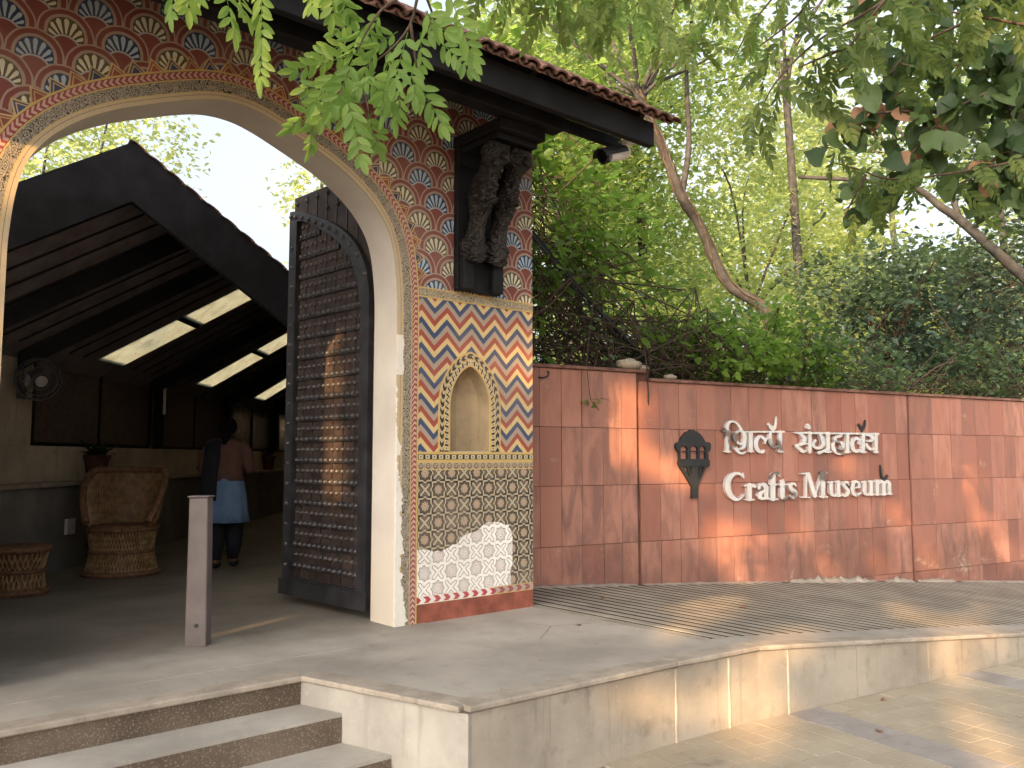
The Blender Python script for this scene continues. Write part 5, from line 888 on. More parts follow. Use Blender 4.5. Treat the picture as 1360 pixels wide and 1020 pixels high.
# niche opening
nh = catmull([(.186, 1.19), (.186, 1.36), (.186, 1.49), (.182, 1.57), (.163, 1.65), (.124, 1.722), (.072, 1.782), (.026, 1.812), (0, 1.822)], 4)
NC = 3.868
niche0 = full(offset_curve(nh, 0.0), NC)
niche1 = full(offset_curve(nh, 0.105), NC)
XL, XR, ZT = -2.6, 4.49, 4.05
core = [(XL, 0.0), (XL, ZT), (XR, ZT), (XR, 0.0)] + list(reversed(arch0))
core[-1] = (core[-1][0], 0.0); core[4] = (core[4][0], 0.0)
b = MB()
front, back_y, ncd = FY + 0.008, FY + 0.30, FY + 0.17
b.prism([core, niche0], lambda x, z: (x, front, z), lambda x, z: (x, back_y, z), back=False)
k0 = len(b.f)
b2 = MB(); b2.prism([core], lambda x, z: (x, back_y, z), lambda x, z: (x, back_y + 0.001, z))
wall_core = b.build('wall', M_PLASTER, gate)
# remove the niche's through-sides from the core: rebuilt as a recess
bm = bmesh.new(); bm.from_mesh(wall_core.data)
base = root_of(gate)
kill = []
for f in bm.faces:
    c = f.calc_center_median() + base
    if abs(f.normal.y) < 0.5 and 3.6 < c.x < 4.1 and 1.1 < c.z < 1.9 : kill.append(f)
bmesh.ops.delete(bm, geom=kill, context='FACES'); bm.to_mesh(wall_core.data); bm.free()
b2.build('rear_face', M_PLASTER, gate)
b = MB()                   # curved back of the niche
NN = len(niche0); depth = [0.0, 0.06, 0.115, 0.15, 0.169]; shr = [1.0, 1.0, 0.93, 0.72, 0.0]
vs = []
for dpt, sc in zip(depth, shr):
    for x, z in niche0: vs.append((NC + (x - NC) * sc, front + dpt, 1.19 + (z - 1.19) * (1 - (1 - sc) * 0.25)))
fs = []
for i in range(len(depth) - 1):
    for k in range(NN - 1):
        fs.append((i * NN + k, i * NN + k + 1, (i + 1) * NN + k + 1, (i + 1) * NN + k))
b.add(vs, fs)
b.box(NC - 0.186, NC + 0.186, front + 0.001, front + 0.17, 1.186, 1.191)
o = b.build('niche', M_NICHE, gate, smooth=False)
# return walls behind the jambs
b = MB(); b.box(4.06, XR - 0.003, back_y + 0.002, 6.15, 0, ZT - 0.2); b.build('return_wall', M_PLASTER, gate)

def panel(name, loops, mat, y=FY, uvshift=(0, 0)):
    b = MB(); b.prism(loops, lambda x, z: (x, y, z), lambda x, z: (x, FY + 0.006, z), back=False, uv=True)
    b.uv = [[(p[0] - uvshift[0], p[1] - uvshift[1]) for p in u] if u else None for u in b.uv]
    return b.build(name, mat, gate, uv=True)
archo = full(offset_curve(half, 0.178), AC)
sp = [p for p in archo if p[1] > 2.366]
fanloop = [(XL, 2.366), (XL, ZT - 0.002), (XR, ZT - 0.002), (XR, 2.366), (sp[-1][0], 2.366)] + list(reversed(sp)) + [(sp[0][0], 2.366)]
panel('scallop_panel', [fanloop], M_FAN)
PXL = 3.400
panel('floral_band', [[(PXL, 2.291), (XR, 2.291), (XR, 2.365), (PXL, 2.365)]], M_BFLORAL, FY - 0.003, (PXL, 2.291))
zl = [p for p in niche1 if p[1] > 1.187]
panel('zigzag_panel', [[(PXL, 1.187), (PXL, 2.290), (XR, 2.290), (XR, 1.187), (niche1[-1][0], 1.187)] + list(reversed(zl)) + [(niche1[0][0], 1.187)]], M_ZIG)
panel('dotted_band', [[(PXL, 1.116), (XR, 1.116), (XR, 1.186), (PXL, 1.186)]], M_BDOTS, FY - 0.003, (PXL, 1.116))
panel('looped_band', [[(PXL, 1.059), (XR, 1.059), (XR, 1.115), (PXL, 1.115)]], M_BLOOPS, FY - 0.001, (PXL, 1.059))
panel('star_panel', [[(PXL - 0.03, 0.187), (XR, 0.187), (XR, 1.058), (PXL, 1.058), (PXL, 0.187)]], M_STAR)
panel('foot_band', [[(PXL - 0.03, 0.131), (XR, 0.131), (XR, 0.186), (PXL - 0.03, 0.186)]], M_BFOOT, FY - 0.002, (PXL, 0.131))
panel('red_base', [[(PXL - 0.07, 0.0), (XR, 0.0), (XR, 0.130), (PXL + 0.02, 0.130), (PXL - 0.01, 0.09)]], M_REDBASE)

def strip(name, curve, t0, t1, cx, mat, y, sides=True):
    """A band that follows a half-curve, UV = metres along and across."""
    A = full(offset_curve(curve, t0), cx)
    n = len(A)
    # match the number of points of the two rims by arc length
    def resample(P, m):
        P = np.array(P); s = np.r_[0, np.cumsum(np.hypot(*np.diff(P, axis=0).T))]; q = np.linspace(0, s[-1], m)
        return np.stack([np.interp(q, s, P[:, 0]), np.interp(q, s, P[:, 1])], 1), q
    hA = offset_curve(curve, t0); hB = offset_curve(curve, t1)
    a, s = resample(hA, 70); c, s2 = resample(hB, 70)
    b = MB()
    for sg in (-1, 1):
        for i in range(69):
            q = [a[i], a[i + 1], c[i + 1], c[i]]
            pts = [(cx + sg * p[0], y, p[1]) for p in q]
            uv = [(sg * s[i], t0), (sg * s[i + 1], t0), (sg * s[i + 1], t1), (sg * s[i], t1)]
            f = (0, 1, 2, 3) if sg < 0 else (3, 2, 1, 0)
            b.add(pts, [f], 0, [[uv[k] for k in f]])
            e = [(cx + sg * c[i][0], y, c[i][1]), (cx + sg * c[i + 1][0], y, c[i + 1][1]), (cx + sg * c[i + 1][0], FY + 0.007, c[i + 1][1]), (cx + sg * c[i][0], FY + 0.007, c[i][1])]
            b.add(e, [(0, 1, 2, 3)], 0, [[(sg * s[i], t1)] * 4])
            e = [(cx + sg * a[i][0], y, a[i][1]), (cx + sg * a[i + 1][0], y, a[i + 1][1]), (cx + sg * a[i + 1][0], FY + 0.007, a[i + 1][1]), (cx + sg * a[i][0], FY + 0.007, a[i][1])]
            b.add(e, [(3, 2, 1, 0)], 0, [[(sg * s[i], t0)] * 4])
    return b.build(name, mat, gate, uv=True)
strip('arch_border', half, 0.0005, 0.180, AC, M_ARCH, FY - 0.005)
strip('niche_border', nh, 0.0, 0.105, NC, M_BNICHE, FY - 0.004)
# stepped triangles outside the arch border, above the springing
b = MB()
hc = np.array(offset_curve(half, 0.180)); s = np.r_[0, np.cumsum(np.hypot(*np.diff(hc, axis=0).T))]
st0 = float(np.interp(2.40, hc[:, 1][:40], s[:40]))
n = 17; L = (s[-1] - st0) / n
def at_s(q): return np.array([np.interp(q, s, hc[:, 0]), np.interp(q, s, hc[:, 1])])
for sg in (-1, 1):
    for i in range(n):
        p0, p1 = at_s(st0 + i * L), at_s(st0 + (i + 1) * L)
        d = p1 - p0; d /= np.linalg.norm(d); nr = np.array([d[1], -d[0]]); mid = (p0 + p1) / 2
        for lev, (sc, mi) in enumerate(((1.0, 0), (0.80, 1 + i % 2), (0.62, 0), (0.48, 1 + i % 2))):
            h = 0.078 * sc; w = L * 0.5 * sc
            tri = [mid - d * w, mid + d * w, mid + nr * h]
            y = FY - 0.003 - lev * 0.0008
            loop = [(AC + sg * q[0], q[1]) for q in tri]
            b.prism([loop], lambda x, z: (x, y, z), lambda x, z: (x, FY + 0.004, z), mi, back=False)
b.build('triangle_trim', [M_TRIC, M_TRIR, M_TRIB], gate)

# timber brackets: a wall board, a cap, and two carved struts
bd = MB(); bd.box(3.70, 4.11, FY - 0.055, FY - 0.007, 2.372, 3.44)
bd.box(3.70, 4.11, FY - 0.075, FY - 0.056, 3.30, 3.44)
o = bd.build('bracket_board', M_BEAM, gate); bevel(o, 0.006, 2)
for xx in (3.715, 4.00):
    b = MB(); b.box(xx, xx + 0.095, FY - 0.115, FY - 0.056, 2.374, 2.62); o = b.build('bracket_post', M_BEAM, gate); bevel(o, 0.008, 2)
b = MB(); b.box(3.69, 4.12, FY - 0.56, FY - 0.003, 3.441, 3.525)
b.box(3.715, 4.095, FY - 0.50, FY - 0.06, 3.395, 3.4405)
o = b.build('bracket_cap', M_BEAM, gate); bevel(o, 0.01, 2)
from mathutils import noise as mnoise
def carved_strut(x0):
    """S-curved strut carved all over: a rearing beast with a crest, a scrolled foot and rows of leaves."""
    b = MB()
    path = catmull([(x0, FY - 0.080, 2.60), (x0, FY - 0.13, 2.74), (x0, FY - 0.18, 2.92), (x0, FY - 0.23, 3.08), (x0, FY - 0.32, 3.24), (x0, FY - 0.42, 3.40)], 14)
    vs, fs = [], []; n = 40; m = len(path)
    for i, p in enumerate(path):
        t = i / (m - 1)
        w = 0.060 + 0.010 * math.sin(t * 15.0) + 0.026 * math.exp(-((t - 0.90) / 0.07) ** 2) + 0.020 * math.exp(-((t - 0.10) / 0.07) ** 2)
        h = 0.080 + 0.016 * math.sin(t * 11.0 + 1) + 0.034 * math.exp(-((t - 0.58) / 0.13) ** 2) + 0.030 * math.exp(-((t - 0.88) / 0.06) ** 2)
        a = path[max(i - 1, 0)]; c = path[min(i + 1, m - 1)]
        d = Vector(c - a).normalized(); u = Vector((1, 0, 0)); v = d.cross(u)
        for k in range(n):
            an = 2 * math.pi * k / n
            leaf = abs(math.sin(t * 26 + 1.4 * math.cos(an * 2))) ** 0.6            # overlapping rows of carved leaves
            flute = 0.5 + 0.5 * math.cos(an * 8 + math.sin(t * 26) * 2)
            q = Vector((math.cos(an) * 2.2, math.sin(an) * 2.2, t * 17 + x0 * 9))
            kn = 0.90 + 0.15 * leaf + 0.06 * flute + 0.16 * mnoise.noise(q) + 0.20 * abs(mnoise.noise(q * 2.4)) + 0.16 * mnoise.noise(q * 5)
            vs.append(Vector(p) + u * w * math.cos(an) * kn + v * h * math.sin(an) * kn)
    for i in range(m - 1):
        for k in range(n): fs.append((i * n + k, i * n + (k + 1) % n, (i + 1) * n + (k + 1) % n, (i + 1) * n + k))
    fs += [tuple(range(n - 1, -1, -1)), tuple((m - 1) * n + k for k in range(n))]
    b.add(vs, fs)
    o = b.build('carved_strut', M_CARVED, gate, smooth=False)
    p = path[int(m * .88)]                  # head: beak, crest and eyes
    b = MB(); b.tube([(p[0], p[1] - .06, p[2] - .02), (p[0], p[1] - .125, p[2] - .04), (p[0], p[1] - .155, p[2] - .085)], [.040, .026, .006], 8)
    for k in range(4): b.tube([(p[0], p[1] - .03 + k * .012, p[2] + .05), (p[0] + (k - 1.5) * .012, p[1] - .06 + k * .012, p[2] + .10)], [.018, .006], 6)
    for sg in (-1, 1): b.ball((p[0] + sg * .062, p[1] - .06, p[2] - .005), .017, 5)
    b.build('carved_head', M_CARVED, o, smooth=True)
    for sg in (-1, 1):                      # scrolled foot on both flanks
        b = MB(); b.tube([(x0 + sg * (.070 - .0), FY - .135 - .045 * math.cos(a) * (1 - a / 11), 2.675 + .045 * math.sin(a) * (1 - a / 11)) for a in np.linspace(0, 9, 22)], [.016 - .009 * k / 21 for k in range(22)], 6)
        b.build('carved_scroll', M_CARVED, o, smooth=True)
    return o
carved_strut(3.80); carved_strut(4.01)

# eave beams and roof
b = MB(); b.box(-2.6, 4.24, 4.335, 4.465, 3.527, 3.70); o = b.build('eave_beam', M_BEAM, gate); bevel(o, 0.008, 2)
b = MB(); b.box(-2.6, 4.95, 4.085, 4.145, 3.515, 3.70); o = b.build('fascia', M_BEAM, gate); bevel(o, 0.006, 2)
b = MB(); b.box(4.25, 4.93, 4.40, 4.455, 3.585, 3.665); o = b.build('purlin', M_BEAM, gate); bevel(o, 0.005, 2)
slope = (4.41 - 3.70) / (5.1 - 4.02)
def roof_pt(x, y, dz=0.0): return (x, y, 3.70 + (y - 4.02) * slope + dz)
b = MB()
for x0, x1 in ((-2.6, 5.0),):
    b.hexa([roof_pt(x0, 4.03), roof_pt(x1, 4.03), roof_pt(x1, 5.1), roof_pt(x0, 5.1), roof_pt(x0, 4.03, .03), roof_pt(x1, 4.03, .03), roof_pt(x1, 5.1, .03), roof_pt(x0, 5.1, .03)])
    b.hexa([(x0, 5.101, 4.415), (x1, 5.101, 4.415), (x1, 6.1, 3.78), (x0, 6.1, 3.78), (x0, 5.101, 4.445), (x1, 5.101, 4.445), (x1, 6.1, 3.81), (x0, 6.1, 3.81)])
roof = b.build('roof', M_SOFFIT, gate)
b = MB(); b.box(-2.6, 4.9, 5.0, 5.09, 4.26, 4.37); b.build('ridge_beam', M_BEAM, roof)
for i in range(14):
    xx = -2.4 + i * 0.56
    b = MB(); b.bar((xx, 4.15, 3.70 + .13 * slope - .04), (xx, 5.0, 3.70 + .98 * slope - .04), 0.05, 0.07); b.build('rafter', M_BEAM, roof)
tm = MB()                         # a half-round clay tile, laid concave down
n = 6; TL, TRd = 0.36, 0.050
vs = []
for e, (yy, rr) in enumerate(((0, TRd), (TL, TRd * 0.86))):
    for k in range(n + 1):
        a = math.pi * k / n
        for q in (rr, rr - 0.013): vs.append((q * math.cos(a) * 1.40, yy, q * math.sin(a) * 0.8))
fs = []
for k in range(n):
    o0, i0, o1, i1 = 2 * k, 2 * k + 1, 2 * k + 2, 2 * k + 3; m = 2 * (n + 1)
    fs += [(o0, o1, m + o1, m + o0), (i1, i0, m + i0, m + i1), (o1, o0, i0, i1), (m + o0, m + o1, m + i1, m + i0)]
tm.add(vs, fs)
tile_roof = tm.mesh('roof_tile', M_TILE)
pitch = math.atan(slope)
rp = root_of(roof)
cnt = 0
for row in range(3):
    yy = 3.985 + row * 0.30
    i = 0
    xx = 5.06
    while xx > (0.9 if row == 0 else 2.4):
        w = Vector(roof_pt(xx + random.uniform(-.006, .006), yy + random.uniform(-.02, .012), 0.034 + row * 0.004)) - rp
        put('roof_tile', tile_roof, roof, w, (pitch + random.uniform(-.03, .03), random.uniform(-.06, .06), random.uniform(-.05, .05)))
        w = Vector(roof_pt(xx - 0.066, yy - 0.012, 0.044)) - rp
        put('roof_tile', tile_roof, roof, w, (-pitch + random.uniform(-.02, .02), math.pi + random.uniform(-.05, .05), random.uniform(-.04, .04)))
        cnt += 2; xx -= 0.132
b = MB()
for k in range(3):               # loose ridge tiles by the right end
    x0 = 4.62 + k * 0.235
    vs = []
    for xx in (x0, x0 + 0.25):
        for (yy, zz) in ((4.50, 3.985), (4.54, 4.06), (4.60, 4.085), (4.66, 4.075), (4.70, 4.04)): vs.append((xx, yy, zz)); vs.append((xx, yy + 0.004, zz - 0.016))
    fs = []
    for j in range(4):
        a0 = 2 * j; q = 10
        fs += [(a0, a0 + 2, q + a0 + 2, q + a0), (a0 + 3, a0 + 1, q + a0 + 1, q + a0 + 3), (a0 + 2, a0, a0 + 1, a0 + 3), (q + a0, q + a0 + 2, q + a0 + 3, q + a0 + 1)]
    b = MB(); b.add(vs, fs); b.build('ridge_tile', M_RIDGE, roof)

# door leaf, swung inwards on the right jamb
HG = Vector((3.245, 5.30, 0.0)); EG = Vector((3.16, 6.455, 0.0))
du = (EG - HG); DL = du.length; du.normalize(); dn = Vector((-du.y, du.x, 0))      # visible side faces -X
if dn.x > 0: dn = -dn
def dp(u, z, o=0.0): p = HG + du * u + dn * o; return (p.x, p.y, z)
dtop = lambda u: float(np.interp(1.192 - u, [p[0] for p in reversed(offset_curve(half, 0.0))][:], [p[1] for p in reversed(offset_curve(half, 0.0))][:])) - 0.15
b = MB(); b.prism([[(0.0, 0.06), (DL, 0.06), (DL, 3.30), (0.0, 3.30)]], lambda u, z: dp(u, z, 0.0), lambda u, z: dp(u, z, -0.05))
door = b.build('gate_door', M_PLANK, gate)
rail = [(0.02, 0.07)] + [(0.02, 2.0)]
top = [(u, dtop(u)) for u in np.linspace(0.02, DL, 24)]
top[0] = (0.02, top[1][1] - 0.18)
def fr(name, loops, o1, mat):
    b = MB(); b.prism(loops, lambda u, z: dp(u, z, o1), lambda u, z: dp(u, z, 0.001), back=False); o = b.build(name, mat, door); return o
inn = [(u * (DL - 0.22) / DL + 0.11, z - 0.10) for u, z in top]
outer = [(0.02, 0.07), (DL, 0.07)] + list(reversed(top)); inner = [(0.13, 0.20), (DL - 0.11, 0.20)] + list(reversed(inn))
o = fr('door_frame', [outer, inner], 0.045, M_IRON); bevel(o, 0.008, 2)
b = MB(); b.prism([[(0.0, 0.07), (DL, 0.07), (DL, 0.19), (0.0, 0.19)]], lambda u, z: dp(u, z, 0.075), lambda u, z: dp(u, z, 0.046)); o = b.build('bottom_rail', M_IRON, door); bevel(o, 0.02, 2)
def ztop_in(u): return float(np.interp(u, [p[0] for p in inn], [p[1] for p in inn]))
studs = MB()
def stud(u, z, o, r=0.018):
    c = Vector(dp(u, z, o)); tip = Vector(dp(u, z, o + r * 1.25))
    ring = [c + (du * math.cos(a) + Vector((0, 0, 1)) * math.sin(a)) * r for a in [k * math.pi / 4 for k in range(8)]]
    mid = [c + dn * r * 0.75 + (q - c) * 0.72 for q in ring]
    studs.add(ring + mid + [tip], [(k, (k + 1) % 8, 8 + (k + 1) % 8, 8 + k) for k in range(8)] + [(8 + k, 8 + (k + 1) % 8, 16) for k in range(8)])
z = 0.30; row = 0
while z < 3.2:
    us = [u for u in np.linspace(0.17, DL - 0.15, 13) if ztop_in(u) > z + 0.03]
    if us:
        u0, u1 = (0.135 if us[0] < 0.2 else us[0] - 0.05), DL - 0.115
        b = MB(); b.prism([[(u0, z - 0.022), (u1, z - 0.022), (u1, z + 0.022), (u0, z + 0.022)]], lambda u, zz: dp(u, zz, 0.016), lambda u, zz: dp(u, zz, 0.0005), back=False)
        b.build('strap', M_IRON, door)
        for u in us: stud(u, z, 0.016)
    us = [u for u in np.linspace(0.17, DL - 0.15, 13) if ztop_in(u) > z + 0.11]
    for u in us: stud(u, z + 0.082, 0.001, 0.019)
    z += 0.165; row += 1
for (u, z) in top[1::2]: stud(min(max(u, 0.06), DL - 0.03), z - 0.05, 0.045, 0.02)
for zz in np.arange(0.3, 3.0, 0.16): stud(DL - 0.055, zz, 0.045, 0.016)
for uu in np.linspace(0.05, DL - 0.05, 8):
    for zz in (3.12, 3.24):
        if zz > dtop(uu) + 0.05: stud(uu, zz, 0.002, 0.02)
tag(studs.build('studs', M_STUD, door), kind='stuff')
for uu in np.linspace(0.24, DL - 0.2, 6):       # plank seams
    b = MB(); b.prism([[(uu - 0.006, 0.2), (uu + 0.006, 0.2), (uu + 0.006, min(3.28, 3.28)), (uu - 0.006, 3.28)]], lambda u, zz: dp(u, zz, 0.006), lambda u, zz: dp(u, zz, 0.0005), back=False)
    b.build('batten', M_IRON, door)

# ------------------------------------------------------------------ red sandstone boundary wall
def wp(t, z, o=0.0): p = W0 + WD * t + WN * o; return (p[0], p[1], z)
bwall = thing('boundary_wall', tuple(W0), 'long red sandstone slab wall carrying the museum lettering beside the gate', 'wall')
b = MB()
for t0, t1, zt in ((-1.0, 1.30, 1.985), (1.301, 9.5, 1.905)):
    b.hexa([wp(t0, -0.5, -0.001), wp(t1, -0.5, -0.001), wp(t1, -0.5, -0.28), wp(t0, -0.5, -0.28), wp(t0, zt, -0.001), wp(t1, zt, -0.001), wp(t1, zt, -0.28), wp(t0, zt, -0.28)])
b.build('core', M_SAND_DARK, bwall)
zc = [-0.79, -0.235, 0.32, 0.879, 1.432, 2.2]
edges_t = {}
tj = [-0.75, -0.45, -0.2, 0.033, 0.27, 0.50, 0.745, 0.965, 1.155]
t = 1.19
while t < 5.2: tj.append(t); t += random.choice([0.235, 0.24, 0.25])
tj.append(5.29); t = 5.33
while t < 9.4: tj.append(t); t += random.choice([0.24, 0.30, 0.36, 0.44])
for r in range(5):
    js = list(tj)
    if r in (1, 3): js = [q for q in js if q in (1.155, 1.19, 5.29, 5.33) or random.random() > 0.02]
    for a, c in zip(js[:-1], js[1:]):
        if abs(a - 1.155) < 1e-6 or abs(a - 5.29) < 1e-6: continue
        top_lim = 1.985 if c <= 1.301 or a < 1.25 and c < 1.45 and a < 1.19 else 1.905
        z0, z1 = zc[r], min(zc[r + 1], top_lim)
        gx, gz = wp((a + c) / 2, 0)[:2]
        zg = ramp_z(gx, gz)
        if z1 < zg: continue
        z0 = max(z0, zg - 0.25)
        o = 0.022 + random.uniform(-0.003, 0.004)
        bb = MB(); e = 0.0025; tw = random.uniform(-0.002, 0.002)
        bb.hexa([wp(a + e, z0 + e, o + tw), wp(c - e, z0 + e, o - tw), wp(c - e, z0 + e, 0.0), wp(a + e, z0 + e, 0.0), wp(a + e, z1 - e, o + tw), wp(c - e, z1 - e, o - tw), wp(c - e, z1 - e, 0.0), wp(a + e, z1 - e, 0.0)])
        bb.build('stone_tile', M_SAND, bwall)
for t0, t1, zt in ((-1.0, 1.29, 1.985), (1.302, 5.30, 1.905), (5.303, 9.5, 1.905)):
    bb = MB(); bb.hexa([wp(t0, zt + .001, 0.05), wp(t1, zt + .001, 0.05), wp(t1, zt + .001, -0.30), wp(t0, zt + .001, -0.30), wp(t0, zt + .035, 0.045), wp(t1, zt + .035, 0.045), wp(t1, zt + .035, -0.30), wp(t0, zt + .035, -0.30)])
    o = bb.build('coping', M_COPE_RED, bwall); bevel(o, 0.006, 1)

# mortar splashed along the foot of the wall
def fillet(t0, t1, hmax):
    b = MB(); n = int((t1 - t0) / 0.04); prev = None
    for k in range(n + 1):
        t = t0 + (t1 - t0) * k / n; x, y = wp(t, 0)[:2]; zg = ramp_z(x, y) - 0.01
        env = math.sin(math.pi * k / n) ** 0.4
        h = 0.012 + hmax * env * (0.45 + 0.55 * abs(math.sin(t * 9.1) * math.sin(t * 23.7))) * random.uniform(.8, 1.1); d = 0.034 + 0.035 * env * random.uniform(.6, 1.0)
        cur = [wp(t, zg, d + .05), wp(t, zg + h * .45, d), wp(t, zg + h, 0.0275), wp(t, zg, 0.0)]
        if prev: b.add(prev + cur, [(0, 4, 5, 1), (1, 5, 6, 2), (2, 6, 7, 3)])
        prev = cur
    b.build('mortar_fillet', M_COPING, bwall, smooth=True)
fillet(3.2, 4.62, .075); fillet(4.75, 5.28, .06); fillet(5.36, 6.1, .05); fillet(-.1, 1.14, .03); fillet(1.2, 3.1, .018); fillet(6.2, 8.8, .02)

# ------------------------------------------------------------------ lettering, emblem, camera on the wall
def sign_thing(name, t, z, label, cat, group=None):
    return thing(name, wp(t, z, 0.0), label, cat, group)
def plate(name, loops, o0, o1, mat, parent, bev=0.004):
    b = MB(); b.prism(loops, lambda t, z: wp(t, z, o1), lambda t, z: wp(t, z, o0))
    o = b.build(name, mat, parent)
    if bev: bevel(o, bev, 2, 50)
    return o
hs = sign_thing('metal_lettering', 2.6, 1.2, 'polished steel Hindi lettering, upper line on the red sandstone wall', 'lettering')
for i, loops in enumerate(LETTERS_HINDI):
    plate('letter', loops, 0.030, 0.064 + 0.0007 * (i % 3), M_CHROME, hs)
ls = sign_thing('metal_lettering', 2.6, 0.7, 'polished steel English lettering, lower line on the red sandstone wall', 'lettering')
for i, loops in enumerate(LETTERS_LATIN):
    plate('letter', loops, 0.030, 0.064 + 0.0007 * (i % 3), M_CHROME, ls)
def bird(parent, t, z, s, flip=1, mat=M_BIRD, tail=1.0, name='bird'):
    """A small cut-out bird: body, raised tail and beak."""
    body = catmull([(-.5, .10), (-.36, .22), (-.24, .16), (-.05, .02), (.18, .10), (.30, .55 * tail), (.42, .60 * tail), (.40, .15), (.26, -.18), (.02, -.30), (-.22, -.20), (-.36, .0), (-.5, .10)], 3)[:-1]
    loop = [(t + flip * p[0] * s, z + p[1] * s) for p in body]
    plate(name, [loop], 0.030, 0.046, mat, parent, 0.003)
    plate('perch', [[(t - .012, z - .45 * s), (t + .012, z - .45 * s), (t + .012, z - .2 * s), (t - .012, z - .2 * s)]], 0.031, 0.042, mat, parent, 0)
bird(hs, 2.985, 1.487, 0.17, 1, M_CHROME)
bird(hs, 4.44, 1.51, 0.155, 1, M_BLACKMETAL, 0.8)
bird(ls, 4.80, 0.905, 0.16, -1, M_BLACKMETAL, 1.5)
em = sign_thing('wall_emblem', 2.0, 0.62, 'black metal emblem of a domed bay window on the red wall left of the lettering', 'emblem')
plate('emblem_plate', EMBLEM, 0.024, 0.058, M_BLACKMETAL, em, 0.006)
E_ = np.array(EMBLEM[0]); ec, ez0, ez1 = E_[:, 0].mean(), E_[:, 1].min(), E_[:, 1].max()
# raised layers of the emblem: roof edge and balcony rail
tt0, tt1 = E_[:, 0].min(), E_[:, 0].max()
wE = tt1 - tt0; hE = ez1 - ez0
plate('balcony_band', [[(tt0 + .12 * wE, ez1 - .525 * hE), (tt1 - .075 * wE, ez1 - .525 * hE), (tt1 - .075 * wE, ez1 - .445 * hE), (tt0 + .12 * wE, ez1 - .445 * hE)]], 0.0585, 0.070, M_BLACKMETAL, em, 0.004)
plate('rail', [[(tt0 + .19 * wE, ez1 - .325 * hE), (tt1 - .13 * wE, ez1 - .325 * hE), (tt1 - .13 * wE, ez1 - .310 * hE), (tt0 + .19 * wE, ez1 - .310 * hE)]], 0.045, 0.056, M_BLACKMETAL, em, 0)

hook = sign_thing('wall_hook', 0.065, 1.90, 'small bent iron hook high on the red wall next to the gate pillar', 'hook')
b = MB(); b.tube([wp(0.02, 1.89, 0.02), wp(0.05, 1.885, 0.06), wp(0.09, 1.90, 0.07), wp(0.11, 1.93, 0.065), wp(0.10, 1.95, 0.05)], 0.008, 6); b.build('hook', M_BLACKMETAL, hook)

# security camera under the eave
cc = thing('security_camera', (4.80, 4.25, 3.56), 'white bullet security camera hanging under the right end of the eave', 'camera')
fwd = Vector((-0.86, -0.12, -0.34)).normalized()
c0 = Vector((4.74, 4.31, 3.465))
b = MB(); b.tube([c0 + fwd * -0.17, c0 + fwd * 0.11], 0.052, 16); o = b.build('housing', M_WHITE, cc)
b = MB(); b.tube([c0 + fwd * 0.1105, c0 + fwd * 0.150, c0 + fwd * 0.155], [0.057, 0.057, 0.04], 16); b.build('lens', M_LENS, cc)
up = Vector((0, 0, 1)); sd = fwd.cross(up).normalized(); un = sd.cross(fwd)
b = MB()
vs, fs = [], []
for e in (-0.12, 0.20):
    for k in range(9):
        a = math.pi * (k / 8); 
        for rr in (0.066, 0.061): vs.append(c0 + fwd * e + (sd * math.cos(a) + un * math.sin(a)) * rr)
for k in range(8):
    q = 18; a0 = 2 * k
    fs += [(a0, a0 + 2, q + a0 + 2, q + a0), (a0 + 3, a0 + 1, q + a0 + 1, q + a0 + 3), (q + a0, q + a0 + 2, q + a0 + 3, q + a0 + 1)]
b.add(vs, fs); b.build('hood', M_BLACKMETAL, cc)
b = MB(); b.bar(c0 + fwd * -0.09 + up * 0.03, (4.86, 4.27, 3.585), 0.05, 0.03); b.box(4.80, 4.92, 4.22, 4.32, 3.575, 3.584); b.build('mount', M_WHITE, cc)

# cable bundle from the gate to the wall
cb = thing('cable_bundle', (4.49, 5.6, 3.6), 'bundle of sagging black cables running from the gate to the red wall top', 'cables')
A_, B_ = np.array([4.40, 6.35, 4.55]), np.array([6.82, 5.72, 2.12])
for k in range(6):
    off0 = rng.normal(0, 0.045, 3); off1 = rng.normal(0, 0.04, 3); sag = 0.10 + 0.06 * rng.random() + (0.28 if k == 5 else 0)
    pts = [A_ + off0 + (B_ + off1 - A_ - off0) * t + np.array([0, 0, -sag * 4 * t * (1 - t)]) for t in np.linspace(0, 1, 22)]
    b = MB(); b.tube(pts, 0.011 if k < 4 else 0.007, 6); b.build('cable', M_CABLE, cb)

# ------------------------------------------------------------------ the covered passage behind the arch
AXA = R(50.8); ax = Vector((math.cos(AXA), math.sin(AXA), 0)); pr = Vector((math.sin(AXA), -math.cos(AXA), 0))
def sq(s, q, z=0.0): p = ax * s + pr * q; return (p.x, p.y, z)
def xw(y): return (y + 4.33 * pr.y * 1.0) / ax.y * ax.x - 4.33 * pr.x if False else None
LWQ = -4.33
def left_x(y):     # X of the left wall line at depth Y
    s = (y - pr.y * LWQ) / ax.y
    return ax.x * s + pr.x * LWQ
HS, ZE, ZR = 1.93, 2.20, 3.42
def rf(u, y, dz=0.0):   # roof surface in skewed coordinates: u = metres from the left wall along X
    return (left_x(y) + u, y, (ZE + (ZR - ZE) * (u / HS) if u <= HS else ZR - (ZR - ZE) * ((u - HS) / HS)) + dz)

